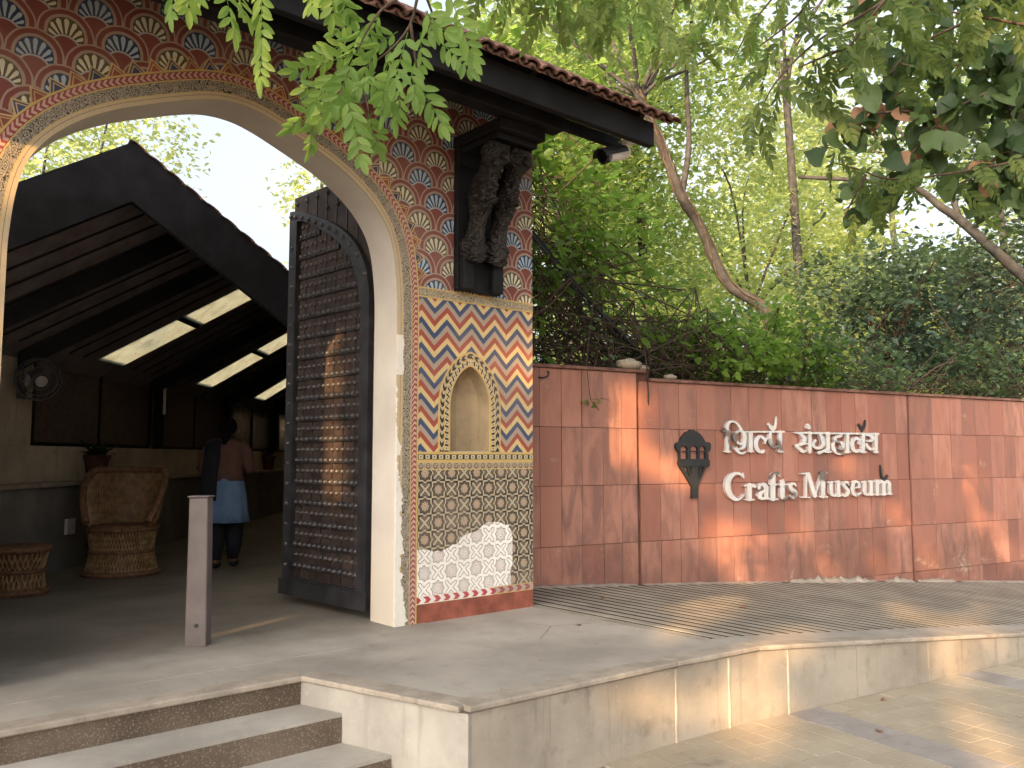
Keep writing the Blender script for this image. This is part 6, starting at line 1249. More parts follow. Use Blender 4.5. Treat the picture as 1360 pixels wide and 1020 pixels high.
M_WALLIN = concrete('passage_wall', (0.50, 0.42, 0.315), 0.35, 0.8, 1.5)
M_DADO = concrete('passage_dado', (0.20, 0.185, 0.165), 0.4, 0.8, 2.0)
M_BOARD = simple('roof_boarding', (0.17, 0.145, 0.148), 0.75, 0.25, var=0.22, scale=5)
M_SCREEN = simple('bamboo_blind', (0.105, 0.072, 0.058), 0.8, var=0.3, scale=25)
M_CURTAIN = simple('dusty_glass', (0.10, 0.085, 0.07), 0.25, 0.5, var=0.4, scale=4)
def skylight_mat():
    m = Mat('translucent_sheet', 0.5, 0.3)
    p = m.pos(); n = m.noise(p, 6.0, 6.0, 0.7)
    col = m.mix(n.step(0.35, 0.75), (0.44, 0.455, 0.40), (0.34, 0.34, 0.28)); col = m.mix(m.noise(p, 23.0, 4.0).step(0.66, 0.7) * 0.8, col, (0.10, 0.08, 0.05))
    t = m.node('ShaderNodeBsdfTranslucent'); m.nt.links.new(col, t.inputs['Color'])
    m.color(col)
    x = m.node('ShaderNodeMixShader'); x.inputs[0].default_value = 0.88
    m.nt.links.new(m.b.outputs[0], x.inputs[1]); m.nt.links.new(t.outputs[0], x.inputs[2]); m.nt.links.new(x.outputs[0], m.out.inputs['Surface'])
    return m.m
M_SKYL = skylight_mat()

shed = thing('covered_passage', sq(14, -2.4), 'long dark gabled passage with skylights seen through the arch', 'passage')
YG, YE = 6.92, 22.0
sky_strips = [(10.02, 10.52), (12.45, 12.98), (14.80, 15.36), (17.2, 17.75)]
ybreak = [YG] + [v for s in sky_strips for v in s] + [YE]
def slab(u0, u1, y0, y1, th=0.05):
    b = MB(); b.hexa([rf(u0, y0), rf(u1, y0), rf(u1, y1), rf(u0, y1), rf(u0, y0, th), rf(u1, y0, th), rf(u1, y1, th), rf(u0, y1, th)]); return b
for k, (y0, y1) in enumerate(zip(ybreak[:-1], ybreak[1:])):
    if k % 2 == 0: slab(-0.25, HS, y0, y1).build('roof_panel', M_BOARD, shed)
    else:
        slab(-0.25, 0.02, y0, y1).build('roof_panel', M_BOARD, shed); slab(1.78, HS, y0, y1).build('roof_panel', M_BOARD, shed)
        slab(0.022, 0.86, y0 + .002, y1 - .002, 0.006).build('skylight', M_SKYL, shed); slab(0.93, 1.778, y0 + .002, y1 - .002, 0.006).build('skylight', M_SKYL, shed)
        slab(0.862, 0.928, y0 + .002, y1 - .002, 0.05).build('skylight_bar', M_BEAM, shed)
slab(HS + 0.001, 2 * HS + 0.2, YG, YE).build('roof_panel', M_BOARD, shed)
yb = YG + 0.2
while yb < 17.0:                 # cover battens over the joints of the roof boards
    if not any(a - .05 < yb < c + .05 for a, c in sky_strips):
        q0_, q1_ = rf(0.03, yb, -0.012), rf(HS - 0.03, yb, -0.012)
        b = MB(); b.bar(q0_, q1_, 0.022, 0.018); b.build('batten', M_BEAM, shed)
    yb += 0.24
for yt in (8.15, 9.02, 11.45, 13.85, 16.2, 18.6):
    for u0, u1 in ((-0.1, HS), (HS, 2 * HS)):
        b = MB(); a, c = rf(u0, yt, -0.055), rf(u1, yt, -0.055)
        b.hexa([(a[0], yt - .06, a[2] - .13), (c[0], yt - .06, c[2] - .13), (c[0], yt + .06, c[2] - .13), (a[0], yt + .06, a[2] - .13), (a[0], yt - .06, a[2] + .054), (c[0], yt - .06, c[2] + .054), (c[0], yt + .06, c[2] + .054), (a[0], yt + .06, a[2] + .054)])
        b.build('rafter', M_BEAM, shed)
# gable: deep barge boards on the near end
for u0, u1 in ((-0.3, HS), (HS, 2 * HS + .2)):
    a, c = rf(u0, YG), rf(u1, YG)
    b = MB(); b.hexa([(a[0], YG - .06, a[2] - .28), (c[0], YG - .06, c[2] - .28), (c[0], YG - .002, c[2] - .28), (a[0], YG - .002, a[2] - .28), (a[0], YG - .06, a[2] + .20), (c[0], YG - .06, c[2] + .20), (c[0], YG - .002, c[2] + .20), (a[0], YG - .002, a[2] + .20)])
    o = b.build('barge_board', M_BEAM, shed)
sp0 = root_of(shed)
for k in range(13):
    u = HS + 0.1 + k * 0.15
    q = Vector(rf(u, YG - 0.08, 0.222)) - sp0
    put('verge_tile', tile_roof, shed, q, (0, math.atan((ZR - ZE) / HS) + random.uniform(-.05, .05), random.uniform(-.08, .08)), (1.2, 0.6, 0.45))
# left wall: dado, ledge, upper wall, windows
def wallbox(s0, s1, z0, z1, q0, q1):
    b = MB(); b.hexa([sq(s0, q0, z0), sq(s1, q0, z0), sq(s1, q1, z0), sq(s0, q1, z0), sq(s0, q0, z1), sq(s1, q0, z1), sq(s1, q1, z1), sq(s0, q1, z1)]); return b
SB, SE = 3.45, 26.0
wallbox(SB, SE, 0.0, 0.855, LWQ - .25, LWQ).build('dado', M_DADO, shed)
o = wallbox(SB, SE, 0.856, 0.90, LWQ - .25, LWQ + .05).build('ledge', M_COPING, shed); bevel(o, 0.006, 1)
wallbox(SB, SE, 0.901, 1.26, LWQ - .25, LWQ - .14).build('upper_wall', M_WALLIN, shed)
wallbox(SB, 8.42, 1.261, 2.21, LWQ - .25, LWQ - .14).build('upper_wall', M_WALLIN, shed)
wallbox(SB, SE, 2.15, 2.21, LWQ - .25, LWQ - .12).build('wall_plate', M_BEAM, shed)
wins = [(8.46, 11.35), (11.62, 14.5), (14.72, 17.7), (17.95, 21.2), (21.5, 25.8)]
for i, (s0, s1) in enumerate(wins):
    wf = MB()
    for z0, z1 in ((1.262, 1.30), (2.105, 2.149)): wf.hexa([sq(s0, LWQ - .20, z0), sq(s1, LWQ - .20, z0), sq(s1, LWQ - .15, z0), sq(s0, LWQ - .15, z0), sq(s0, LWQ - .20, z1), sq(s1, LWQ - .20, z1), sq(s1, LWQ - .15, z1), sq(s0, LWQ - .15, z1)])
    mid = (s0 + s1) / 2
    for c, w in ((s0, .06), (mid, .02), (s1, .06)): wf.hexa([sq(c - w / 2, LWQ - .20, 1.301), sq(c + w / 2, LWQ - .20, 1.301), sq(c + w / 2, LWQ - .145, 1.301), sq(c - w / 2, LWQ - .145, 1.301), sq(c - w / 2, LWQ - .20, 2.104), sq(c + w / 2, LWQ - .20, 2.104), sq(c + w / 2, LWQ - .145, 2.104), sq(c - w / 2, LWQ - .145, 2.104)])
    w = wf.build('window', M_BEAM, shed)
    for a, c in ((s0 + .032, mid - .012), (mid + .012, s1 - .032)):
        bb = MB(); bb.hexa([sq(a, LWQ - .19, 1.302), sq(c, LWQ - .19, 1.302), sq(c, LWQ - .17, 1.302), sq(a, LWQ - .17, 1.302), sq(a, LWQ - .19, 2.103), sq(c, LWQ - .19, 2.103), sq(c, LWQ - .17, 2.103), sq(a, LWQ - .17, 2.103)])
        bb.build('blind' if i < 2 else 'pane', M_SCREEN if i < 2 else M_CURTAIN, w)
    if i: 
        b = MB(); b.hexa([sq(s0 - .18, LWQ - .14, 1.261), sq(s0 - .06, LWQ - .14, 1.261), sq(s0 - .06, LWQ - .05, 1.261), sq(s0 - .18, LWQ - .05, 1.261), sq(s0 - .18, LWQ - .14, 2.148), sq(s0 - .06, LWQ - .14, 2.148), sq(s0 - .06, LWQ - .05, 2.148), sq(s0 - .18, LWQ - .05, 2.148)]); b.build('post', M_BEAM, shed)
b = MB(); b.bar(sq(11.50, LWQ - .03, 1.72), sq(11.50, LWQ - .03, 2.13), 0.035, 0.03, (1, 0, 0)); b.build('light_gap_strip', M_WHITE, shed)  # white bar painted in for light showing through a gap by the post
wallbox(SB, SE, 1.0, 2.2, LWQ - .36, LWQ - .27).build('outer_wall', M_WALLIN, shed)
# right side and far end
RQ = LWQ + 2 * HS * pr.x
wallbox(6.95, SE, 0.0, 2.25, RQ + .1, RQ + .3).build('right_wall', M_WALLIN, shed)
wallbox(SE, SE + .2, 0.0, 3.5, LWQ - .3, RQ + .3).build('end_wall', M_WALLIN, shed)

box_ = thing('switch_box', sq(8.95, LWQ, 0.40), 'small pale switch box on the dark lower wall between stool and armchair', 'switch box')
o = wallbox(8.87, 9.04, 0.36, 0.52, LWQ + .001, LWQ + .035).build('cover', M_WHITE, box_); bevel(o, 0.006, 2)
wallbox(8.92, 8.99, 0.41, 0.47, LWQ + .0355, LWQ + .042).build('switch', M_SOFFIT, box_)

# wall fan
fan = thing('wall_fan', sq(8.2, LWQ - .13, 1.84), 'round caged wall fan on the cream wall at the left edge of the arch', 'fan')
fc = Vector(sq(7.96, LWQ + 0.16, 1.86)); fd = (pr * 0.70 - ax * 0.66 + Vector((0, 0, -0.30))).normalized()
fs_ = fd.cross(Vector((0, 0, 1))).normalized(); fu = fs_.cross(fd)
M_FAN_ = simple('fan_grey', (0.10, 0.10, 0.105), 0.5, var=0.2)
def ringpts(c, r, n=36): return [c + (fs_ * math.cos(2 * math.pi * k / n) + fu * math.sin(2 * math.pi * k / n)) * r for k in range(n + 1)]
b = MB()
for rr, off in ((0.195, 0.0), (0.195, -0.06), (0.14, 0.045), (0.08, 0.05)): b.tube(ringpts(fc + fd * off, rr), 0.005 if rr < 0.2 else 0.008, 6, cap=False)
for k in range(30):
    a = 2 * math.pi * k / 30; e = fs_ * math.cos(a) + fu * math.sin(a)
    b.tube([fc + e * 0.05 + fd * 0.055, fc + e * 0.14 + fd * 0.045, fc + e * 0.195, fc + e * 0.195 - fd * 0.06, fc + e * 0.06 - fd * 0.10], 0.0022, 4)
b.build('guard', M_FAN_, fan)
b = MB()
for k in range(3):
    a0 = 2 * math.pi * k / 3
    pts = []
    for da, rr, tw in ((-.25, .05, .02), (-.55, .16, .03), (.1, .18, 0), (.55, .16, -.03), (.25, .05, -.02)):
        e = fs_ * math.cos(a0 + da) + fu * math.sin(a0 + da); pts.append(fc + e * rr + fd * tw)
    b.add(pts + [p - fd * 0.004 for p in pts], [(0, 1, 2, 3, 4), (9, 8, 7, 6, 5)] + [(i, 5 + i, 5 + (i + 1) % 5, (i + 1) % 5) for i in range(5)])
b.build('blades', M_CURTAIN, fan)
b = MB(); b.tube([fc + fd * 0.052, fc + fd * 0.064], [0.055, 0.05], 20); b.build('badge', simple('fan_badge', (0.45, 0.43, 0.40), 0.4), fan)
b = MB(); b.tube([fc - fd * 0.20, fc - fd * 0.03], 0.055, 14); b.build('motor', M_FAN_, fan)
b = MB(); b.bar(fc - fd * 0.16, sq(8.2, LWQ - .135, 1.80), 0.04, 0.04); b.hexa([sq(8.13, LWQ - .139, 1.70), sq(8.27, LWQ - .139, 1.70), sq(8.27, LWQ - .12, 1.70), sq(8.13, LWQ - .12, 1.70), sq(8.13, LWQ - .139, 1.92), sq(8.27, LWQ - .139, 1.92), sq(8.27, LWQ - .12, 1.92), sq(8.13, LWQ - .12, 1.92)]); b.build('bracket', M_FAN_, fan)

# steel post on the threshold
M_POST = simple('grey_mauve_steel', (0.12, 0.096, 0.092), 0.45, 0.5, var=0.18, scale=5, bump=0.1)
post = thing('square_post', (2.012, 5.285, 0), 'leaning square grey steel post standing in the gateway', 'post', rot=(0, 0, R(-40)))
b = MB(); lean = -0.006
b.hexa([(-.066, -.05, 0), (.066, -.05, 0), (.066, .05, 0), (-.066, .05, 0), (-.058 + lean, -.05, .90), (.058 + lean, -.05, .90), (.058 + lean, .05, .90), (-.058 + lean, .05, .90)])
o = b.build('tube', M_POST, post, local=True); bevel(o, 0.008, 2)
b = MB(); b.box(-.066 + lean, .066 + lean, -.058, .058, .9005, .912); o = b.build('cap', M_POST, post, local=True); bevel(o, 0.004, 2)
b = MB(); b.tube([(0.005, -.051, 0.13), (0.005, -.06, 0.13)], 0.012, 10); b.build('bolt', M_BLACKMETAL, post, local=True)

# wicker armchair and stool
M_CANE = simple('cane', (0.30, 0.185, 0.085), 0.6, 0.35, var=0.4, scale=18)
M_CANED = simple('dark_cane', (0.17, 0.088, 0.048), 0.65, 0.3, var=0.4, scale=22)
def ring(c, r, z, n=28, sx=1.0, sy=1.0): return [(c[0] + r * sx * math.cos(2 * math.pi * k / n), c[1] + r * sy * math.sin(2 * math.pi * k / n), z) for k in range(n + 1)]
def drum(parent, r0, rw, r1, h, n=64, twist=0.38):
    b = MB()
    for k in range(n):
        a = 2 * math.pi * k / n
        for tw in (twist, -twist):
            pts = []
            for t in (0, .5, 1):
                rr = (r0, rw, r1)[int(t * 2)]; an = a + tw * t
                pts.append((rr * math.cos(an), rr * math.sin(an), 0.03 + (h - 0.05) * t))
            b.tube(pts, 0.0062, 4)
    tag(b.build('cane_weave', M_CANE, parent, local=True), kind='stuff')
    b = MB(); b.lathe([(r0 * .93, 0.02), (rw * .92, h * .5), (r1 * .93, h - .03)], n=28, cap=False); b.build('lining', M_CANED, parent, local=True)
    for rr, z, th in ((r0, 0.03, 0.03), (rw + .008, h * 0.5, 0.016), (r1, h - 0.02, 0.026)):
        b = MB(); b.tube(ring((0, 0), rr, z), th, 8, cap=False); b.build('hoop', M_CANED, parent, local=True)
cp = atpx = (2.62, 8.93, 0.0)
chair = thing('wicker_armchair', cp, 'round-backed woven cane armchair standing against the passage wall', 'armchair', rot=(0, 0, R(-30)))
drum(chair, 0.335, 0.285, 0.315, 0.47)
b = MB(); b.lathe([(0.001, 0.462), (0.30, 0.462), (0.31, 0.475), (0.29, 0.488), (0.001, 0.488)], n=28); b.build('seat', M_CANED, chair, local=True)
def rim(th):     # th: 0 = back, +-130 deg = front ends
    a = abs(th) / R(128); z = 0.52 + 0.50 * (1 - max(0.0, (a - 0.42) / 0.58) ** 1.6)
    r = 0.405 - 0.05 * a
    return (r * math.sin(th), r * math.cos(th) * 0.92, z)
b = MB(); ths = np.linspace(-R(128), R(128), 40)
b.tube([rim(t) for t in ths], 0.034, 8); o = b.build('back_rim', M_CANED, chair, local=True)
b = MB()
for t in np.linspace(-R(124), R(124), 84):
    p1 = rim(t); p0 = (0.305 * math.sin(t * 0.98), 0.305 * math.cos(t * 0.98), 0.47)
    for dt in (0.13,):
        p2 = rim(min(max(t + dt, -R(127)), R(127)))
        mid = ((p0[0] + p2[0]) / 2 * 1.03, (p0[1] + p2[1]) / 2 * 1.03, (p0[2] + p2[2]) / 2)
        b.tube([p0, mid, p2], 0.0058, 4)
tag(b.build('back_weave', M_CANE, chair, local=True), kind='stuff')
b = MB()
vs = [(0.315 * math.sin(t), 0.315 * math.cos(t), 0.47) for t in ths] + [tuple(np.array(rim(t)) * np.array([1.01, 1.01, 0.985])) for t in ths]
b.add(vs, [(i, i + 1, 41 + i, 40 + i) for i in range(39)]); b.build('back_lining', M_CANED, chair, local=True)
stool = thing('wicker_stool', (1.60, 8.20, 0.0), 'low drum-shaped woven cane stool near the left jamb of the arch', 'stool')
drum(stool, 0.20, 0.175, 0.215, 0.40, 30, 0.6)
b = MB(); b.lathe([(0.001, 0.385), (0.215, 0.385), (0.225, 0.40), (0.20, 0.412), (0.001, 0.412)], n=28); b.build('seat', M_CANED, stool, local=True)

# potted plants on the ledge
M_POTC = simple('terracotta', (0.10, 0.035, 0.025), 0.8, var=0.3)
M_SOIL = simple('soil', (0.03, 0.022, 0.016), 0.95)
M_POTLEAF = leaf_material('pot_plant_leaf', (0.025, 0.05, 0.018), (0.05, 0.085, 0.03), 0.25)
def potted(loc, label, s, nl):
    p = thing('potted_plant', loc, label, 'potted plant', 'potted plants along the passage ledge')
    b = MB(); b.lathe([(0.075 * s, 0), (0.115 * s, 0.20 * s), (0.13 * s, 0.20 * s), (0.132 * s, 0.235 * s), (0.112 * s, 0.235 * s), (0.105 * s, 0.20 * s)], n=20); b.build('pot', M_POTC, p, local=True)
    b = MB(); b.lathe([(0.001, 0.205 * s), (0.104 * s, 0.206 * s)], n=16, cap=False); b.build('soil', M_SOIL, p, local=True)
    for k in range(nl):
        a = rng.uniform(0, 2 * math.pi); L = s * rng.uniform(0.16, 0.30); lift = rng.uniform(0.45, 1.4)
        d = Vector((math.cos(a), math.sin(a), 0)); sdv = Vector((-d.y, d.x, 0)); vs = []
        for i in range(5):
            t = i / 4; w = 0.028 * s * math.sin(math.pi * min(1, t * 0.9 + 0.1)) + 0.001
            c = d * (L * t * math.cos(lift * 0.5)) + Vector((0, 0, 0.20 * s + L * (lift * t - 0.55 * t * t)))
            vs += [c - sdv * w, c + sdv * w]
        b = MB(); b.add(vs, [(2 * i, 2 * i + 1, 2 * i + 3, 2 * i + 2) for i in range(4)]); b.build('leaf', M_POTLEAF, p, local=True)
    return p
potted(sq(9.62, LWQ - .04, 0.901), 'potted plant in a dark pot on the ledge above the cane armchair', 1.15, 34)
potted(sq(17.0, LWQ - .04, 0.901), 'small potted plant on the far ledge beside the studded door', 1.15, 20)

# ------------------------------------------------------------------ the woman walking away
M_SKIN = simple('brown_skin', (0.17, 0.085, 0.055), 0.6, var=0.1)
M_HAIR = simple('black_hair', (0.006, 0.005, 0.005), 0.9, 0.1)
M_TOP = simple('brown_blouse', (0.115, 0.058, 0.046), 0.85, var=0.12, scale=12)
M_SKIRT = simple('blue_skirt', (0.13, 0.21, 0.36), 0.85, var=0.12, scale=10)
M_DARKC = simple('dark_cloth', (0.010, 0.010, 0.016), 0.85)
per = thing('person', (3.60, 8.80, 0.0), 'person walking away down the passage in brown top, pale blue skirt and dark shawl', 'person', rot=(0, 0, R(-33)))
def skin_body(name, J, E, mat, parent, sub=2):
    me = bpy.data.meshes.new(name); me.from_pydata([j[0] for j in J], E, []); me.materials.append(mat)
    o = bpy.data.objects.new(name, me); link(o, parent)
    sk = o.modifiers.new('skin', 'SKIN'); sk.use_smooth_shade = True
    for v, j in zip(me.skin_vertices[0].data, J): v.radius = j[1] if isinstance(j[1], tuple) else (j[1], j[1])
    me.skin_vertices[0].data[0].use_root = True
    s = o.modifiers.new('smooth', 'SUBSURF'); s.levels = sub; s.render_levels = sub
    return o
J = [((0, 0, .84), (.135, .10)), ((0, 0, 1.0), (.115, .085)), ((0, -.01, 1.16), (.135, .09)), ((0, -.01, 1.27), (.13, .075)), ((0, 0, 1.335), .05), ((0, .015, 1.375), .045), ((0, .025, 1.43), (.07, .085)), ((0, .03, 1.50), (.068, .08)), ((0, .03, 1.545), .045)]
E = [(0, 1), (1, 2), (2, 3), (3, 4), (4, 5), (5, 6), (6, 7), (7, 8)]
for sgn in (-1, 1):
    k = len(J)
    J += [((sgn * .155, -.01, 1.26), .058), ((sgn * .225, -.03, 1.04), .043), ((sgn * .17, .14, .985), .034), ((sgn * .12, .215, .985), (.026, .036)), ((sgn * .105, .25, .985), (.02, .034))]
    E += [(3, k), (k, k + 1), (k + 1, k + 2), (k + 2, k + 3), (k + 3, k + 4)]
    h = k + 4
    for f in range(4):
        m = len(J); zz = 1.01 - f * .017; ln_ = (.05, .058, .054, .042)[f]
        J += [((sgn * .09, .27, zz), .009), ((sgn * (.085 - .01), .27 + ln_ * .5, zz - .004), .0085), ((sgn * .06, .27 + ln_ * .8, zz - .01), .0075)]
        E += [(h, m), (m, m + 1), (m + 1, m + 2)]
    m = len(J); J += [((sgn * .095, .225, 1.025), .010), ((sgn * .075, .25, 1.035), .009)]; E += [(k + 3, m), (m, m + 1)]
    k = len(J); st = .10 * sgn
    J += [((sgn * .085, 0, .78), .098), ((sgn * .08, .04 + st * .3, .46), .066), ((sgn * .075, -.01 + st * .7, .10), .042), ((sgn * .075, .01 + st * .7, .045), (.04, .036)), ((sgn * .08, .12 + st * .7, .028), (.036, .022))]
    E += [(0, k), (k, k + 1), (k + 1, k + 2), (k + 2, k + 3), (k + 3, k + 4)]
skin_body('body', J, E, M_SKIN, per)
def shell(name, prof, mat, n=28, cx=0.0, cy=0.0, fold=0.0):
    """Elliptic garment shell: (z, rx, ry) rows."""
    vs, fs = [], []
    for z, rx, ry in prof:
        for k in range(n):
            a = 2 * math.pi * k / n; w = 1 + fold * math.sin(a * 9 + z * 3) * max(0.0, prof[0][0] - z)
            vs.append((cx + rx * w * math.cos(a), cy + ry * w * math.sin(a), z))
    for i in range(len(prof) - 1):
        for k in range(n): fs.append((i * n + k, i * n + (k + 1) % n, (i + 1) * n + (k + 1) % n, (i + 1) * n + k))
    b = MB(); b.add(vs, fs); o = b.build(name, mat, per, local=True, smooth=True)
    s = o.modifiers.new('thick', 'SOLIDIFY'); s.thickness = 0.006
    return o
shell('blouse', [(1.345, .062, .058), (1.325, .12, .075), (1.29, .178, .095), (1.22, .185, .112), (1.10, .172, .116), (1.0, .165, .118), (.90, .185, .135)], M_TOP, cy=-.005)
for sgn in (-1, 1):
    b = MB(); b.tube([(sgn * .15, -.01, 1.275), (sgn * .20, -.02, 1.18), (sgn * .238, -.03, 1.03), (sgn * .215, .04, 1.0)], [.072, .068, .062, .055], 14); b.build('sleeve', M_TOP, per, local=True, smooth=True)
shell('skirt', [(.97, .158, .122), (.90, .178, .142), (.75, .20, .165), (.60, .21, .18), (.47, .225, .195)], M_SKIRT, fold=0.22)
for sgn in (-1, 1):
    st = .10 * sgn
    b = MB(); b.tube([(sgn * .085, 0, .78), (sgn * .082, .04 + st * .3, .47), (sgn * .077, .01 + st * .6, .22), (sgn * .075, -.01 + st * .7, .085)], [.115, .095, .083, .052], 14); b.build('trouser_leg', M_DARKC, per, local=True, smooth=True)
    b = MB(); b.ball((sgn * .078, .05 + st * .7, .035), 0.055, 8, .85, 2.0, .62); b.build('shoe', M_DARKC, per, local=True, smooth=True)
b = MB()       # shawl over the left shoulder, hanging down the back
rows = [(.14, 1.17), (.10, 1.30), (0, 1.345), (-.10, 1.30), (-.135, 1.15), (-.14, .98), (-.165, .82), (-.175, .70)]
vs = []
for y, z in rows:
    for x in (-.205, -.15, -.10, -.045): vs.append((x - (.02 if z < 1.0 else 0), y - 0.012 * math.sin(x * 60), z - max(0, (-x - .12)) * (0.5 if z > 1.25 else 0)))
b.add(vs, [(4 * i + k, 4 * i + k + 1, 4 * i + k + 5, 4 * i + k + 4) for i in range(len(rows) - 1) for k in range(3)])
o = b.build('shawl', M_DARKC, per, local=True, smooth=True); s = o.modifiers.new('thick', 'SOLIDIFY'); s.thickness = 0.015
b = MB(); b.ball((0, .012, 1.475), 0.096, 10, .98, 1.08, 1.06); b.ball((0, -.075, 1.42), 0.06, 8, 1.1, .8, 1.2); b.tube([(0.0, -.06, 1.42), (-.005, -.10, 1.36), (-.01, -.115, 1.28)], [.065, .05, .02], 12)
b.build('hair', M_HAIR, per, local=True, smooth=True)

# ------------------------------------------------------------------ stones and a sprig on the wall
M_ROCK = simple('pale_stone', (0.36, 0.30, 0.23), 0.9, var=0.3, bump=0.4, scale=10)
for t, z, s, lab in ((1.09, 2.02, 0.115, 'largest pale stone resting on the wall top left of the step in the coping'), (1.27, 2.02, 0.055, 'small round stone on the wall top just right of the largest stone'), (1.62, 1.94, 0.06, 'rounded stone on the lower wall top right of the coping step')):
    rk = thing('stone', wp(t, z, -0.02), lab, 'stone', 'stones lying on the wall top')
    b = MB(); b.ball((0, 0, s * 0.42), s, 7, 1.25, 0.8, 0.5)
    b.v = [tuple(c * (1 + 0.10 * math.sin(7 * p[0] / s + 3 * p[1] / s + 2 * p[2] / s)) for c in p) for p in b.v]
    b.build('rock', M_ROCK, rk, local=True, smooth=True); rk.rotation_euler = (0, 0, WA)

# ------------------------------------------------------------------ vegetation
M_BARK = simple('grey_bark', (0.042, 0.040, 0.038), 0.9, var=0.4, scale=9, bump=0.5)
M_BARKD = simple('brown_bark', (0.085, 0.058, 0.040), 0.9, var=0.4, scale=12, bump=0.5)
M_TWIG = simple('brown_twig', (0.075, 0.05, 0.034), 0.85, var=0.4, scale=15)
M_DRYTWIG = simple('dry_twig', (0.06, 0.043, 0.031), 0.9, var=0.4, scale=15)
L_FEATHER = leaf_material('feather_leaf', (0.11, 0.205, 0.040), (0.19, 0.29, 0.06), 0.55, 0.5)
L_FEATHER2 = leaf_material('feather_leaf_olive', (0.085, 0.145, 0.028), (0.19, 0.24, 0.055), 0.55, 0.5)
L_VINE = leaf_material('vine_leaf', (0.028, 0.062, 0.012), (0.20, 0.32, 0.055), 0.55, 0.4)
L_SHRUB = leaf_material('shrub_leaf', (0.045, 0.088, 0.036), (0.13, 0.19, 0.085), 0.42, 0.35, 0.5)
L_TEAL = leaf_material('dull_leaf', (0.035, 0.068, 0.046), (0.085, 0.125, 0.085), 0.34, 0.35, 0.5)
L_BROAD = leaf_material('broad_leaf', (0.022, 0.046, 0.016), (0.085, 0.13, 0.040), 0.42, 0.55, 0.35)
L_DRY = leaf_material('dry_leaf', (0.20, 0.10, 0.055), (0.30, 0.16, 0.09), 0.4, 0.6)
L_PALE = leaf_material('pale_tree_leaf', (0.085, 0.13, 0.04), (0.38, 0.44, 0.18), 0.65, 0.5)  # background leaves lightened, haze put into the colour
L_MID = leaf_material('mid_tree_leaf', (0.045, 0.09, 0.025), (0.27, 0.35, 0.11), 0.62, 0.5)
L_DARK = leaf_material('unseen_shade_tree_leaf', (0.035, 0.065, 0.020), (0.07, 0.11, 0.035), 0.15, 0.5)

# compound feathery leaves -------------------------------------------------
def frond_mesh(n, L, ll, mat, seed):
    r = random.Random(seed)
    V, F, T = [], [], []
    def pt(t): return Vector((0.05 * L * math.sin(t * 2.2 + seed), -0.16 * L * t * t, -L * t))
    k = 12
    for i in range(k):
        a, c = pt(i / k), pt((i + 1) / k); w = 0.0016 * (1.2 - i / k)
        b0 = len(V)
        V += [a + Vector((-w, 0, 0)), a + Vector((w, 0, 0)), c + Vector((w, 0, 0)), c + Vector((-w, 0, 0)), a + Vector((0, -w, 0)), c + Vector((0, -w, 0))]
        F += [(b0, b0 + 1, b0 + 2, b0 + 3), (b0 + 1, b0 + 4, b0 + 5, b0 + 2), (b0 + 4, b0, b0 + 3, b0 + 5)]; T += [0.1] * 6
    def leaflet(o, d, nrm, l, w, tone):
        s = d.cross(nrm).normalized(); b0 = len(V); q = nrm
        prof = [(0.0, 0), (0.14, .62), (0.42, 1.0), (0.74, .80), (0.93, .36), (1.0, 0)]
        ctr = [o + d * (l * t) - q * (0.10 * l * t * t) for t, _ in prof]
        lf = [c + s * w * h * .5 + q * (0.10 * w * h) for c, (t, h) in zip(ctr, prof)]; rt = [c - s * w * h * .5 + q * (0.10 * w * h) for c, (t, h) in zip(ctr, prof)]
        V.extend(ctr); V.extend(lf[1:5]); V.extend(rt[1:5]); T.extend([tone] * 14)
        C = list(range(b0, b0 + 6)); Lf = [b0 + 6 + i for i in range(4)]; Rt = [b0 + 10 + i for i in range(4)]
        F.append((C[0], C[1], C[2], C[3], C[4], C[5], *reversed(Lf))); F.append((C[5], C[4], C[3], C[2], C[1], C[0], *Rt))
    for i in range(n):
        t = (i + 0.7) / n; o = pt(t)
        for sg in (-1, 1):
            a = R(48 + r.uniform(-13, 13) - 12 * t); dr = r.uniform(-0.35, 0.25)
            d = Vector((sg * math.sin(a), dr, -math.cos(a))).normalized()
            nr = Vector((r.uniform(-.35, .35), -1, r.uniform(-.35, .35))); nr = (nr - d * nr.dot(d)).normalized()
            leaflet(o, d, nr, ll * r.uniform(.82, 1.12) * (0.75 + 0.5 * math.sin(math.pi * min(1, t * .9 + .12)) * .55), ll * .36 * r.uniform(.85, 1.1), r.random())
    leaflet(pt(1.0), Vector((0, -.15, -1)).normalized(), Vector((0, -1, .1)).normalized(), ll, ll * .38, r.random())
    me = bpy.data.meshes.new('compound_leaf'); me.from_pydata([tuple(v) for v in V], [], F); me.materials.append(mat)
    a = me.attributes.new('tone', 'FLOAT', 'POINT'); a.data.foreach_set('value', T); me.update()
    return me
def frond_matrix(base, tip, twist):
    d = (Vector(tip) - Vector(base)); L = d.length; d.normalize()
    z = -d; view = (Vector(cam.location) - Vector(base)).normalized()
    y = -view; y = (y - z * y.dot(z)); 
    if y.length < 1e-3: y = Vector((1, 0, 0))
    y.normalize(); x = y.cross(z)
    m = Matrix((x, y, z)).transposed()
    return (m @ Matrix.Rotation(twist, 3, 'Z')).to_euler(), L
def limb(parent, pts, r0, r1, mat, name='twig', n=6):
    P = catmull(pts, 5); m = len(P)
    b = MB(); b.tube(P, [r0 + (r1 - r0) * i / (m - 1) for i in range(m)], n)
    return b.build(name, mat, parent, smooth=True)

def hanging(name, loc, label, twigs, r0, mat_twig=M_TWIG): 
    t = thing(name, loc, label, 'branch', 'leafy branches hanging into the picture')
    for pts in twigs: limb(t, pts, r0, r0 * 0.35, mat_twig)
    return t

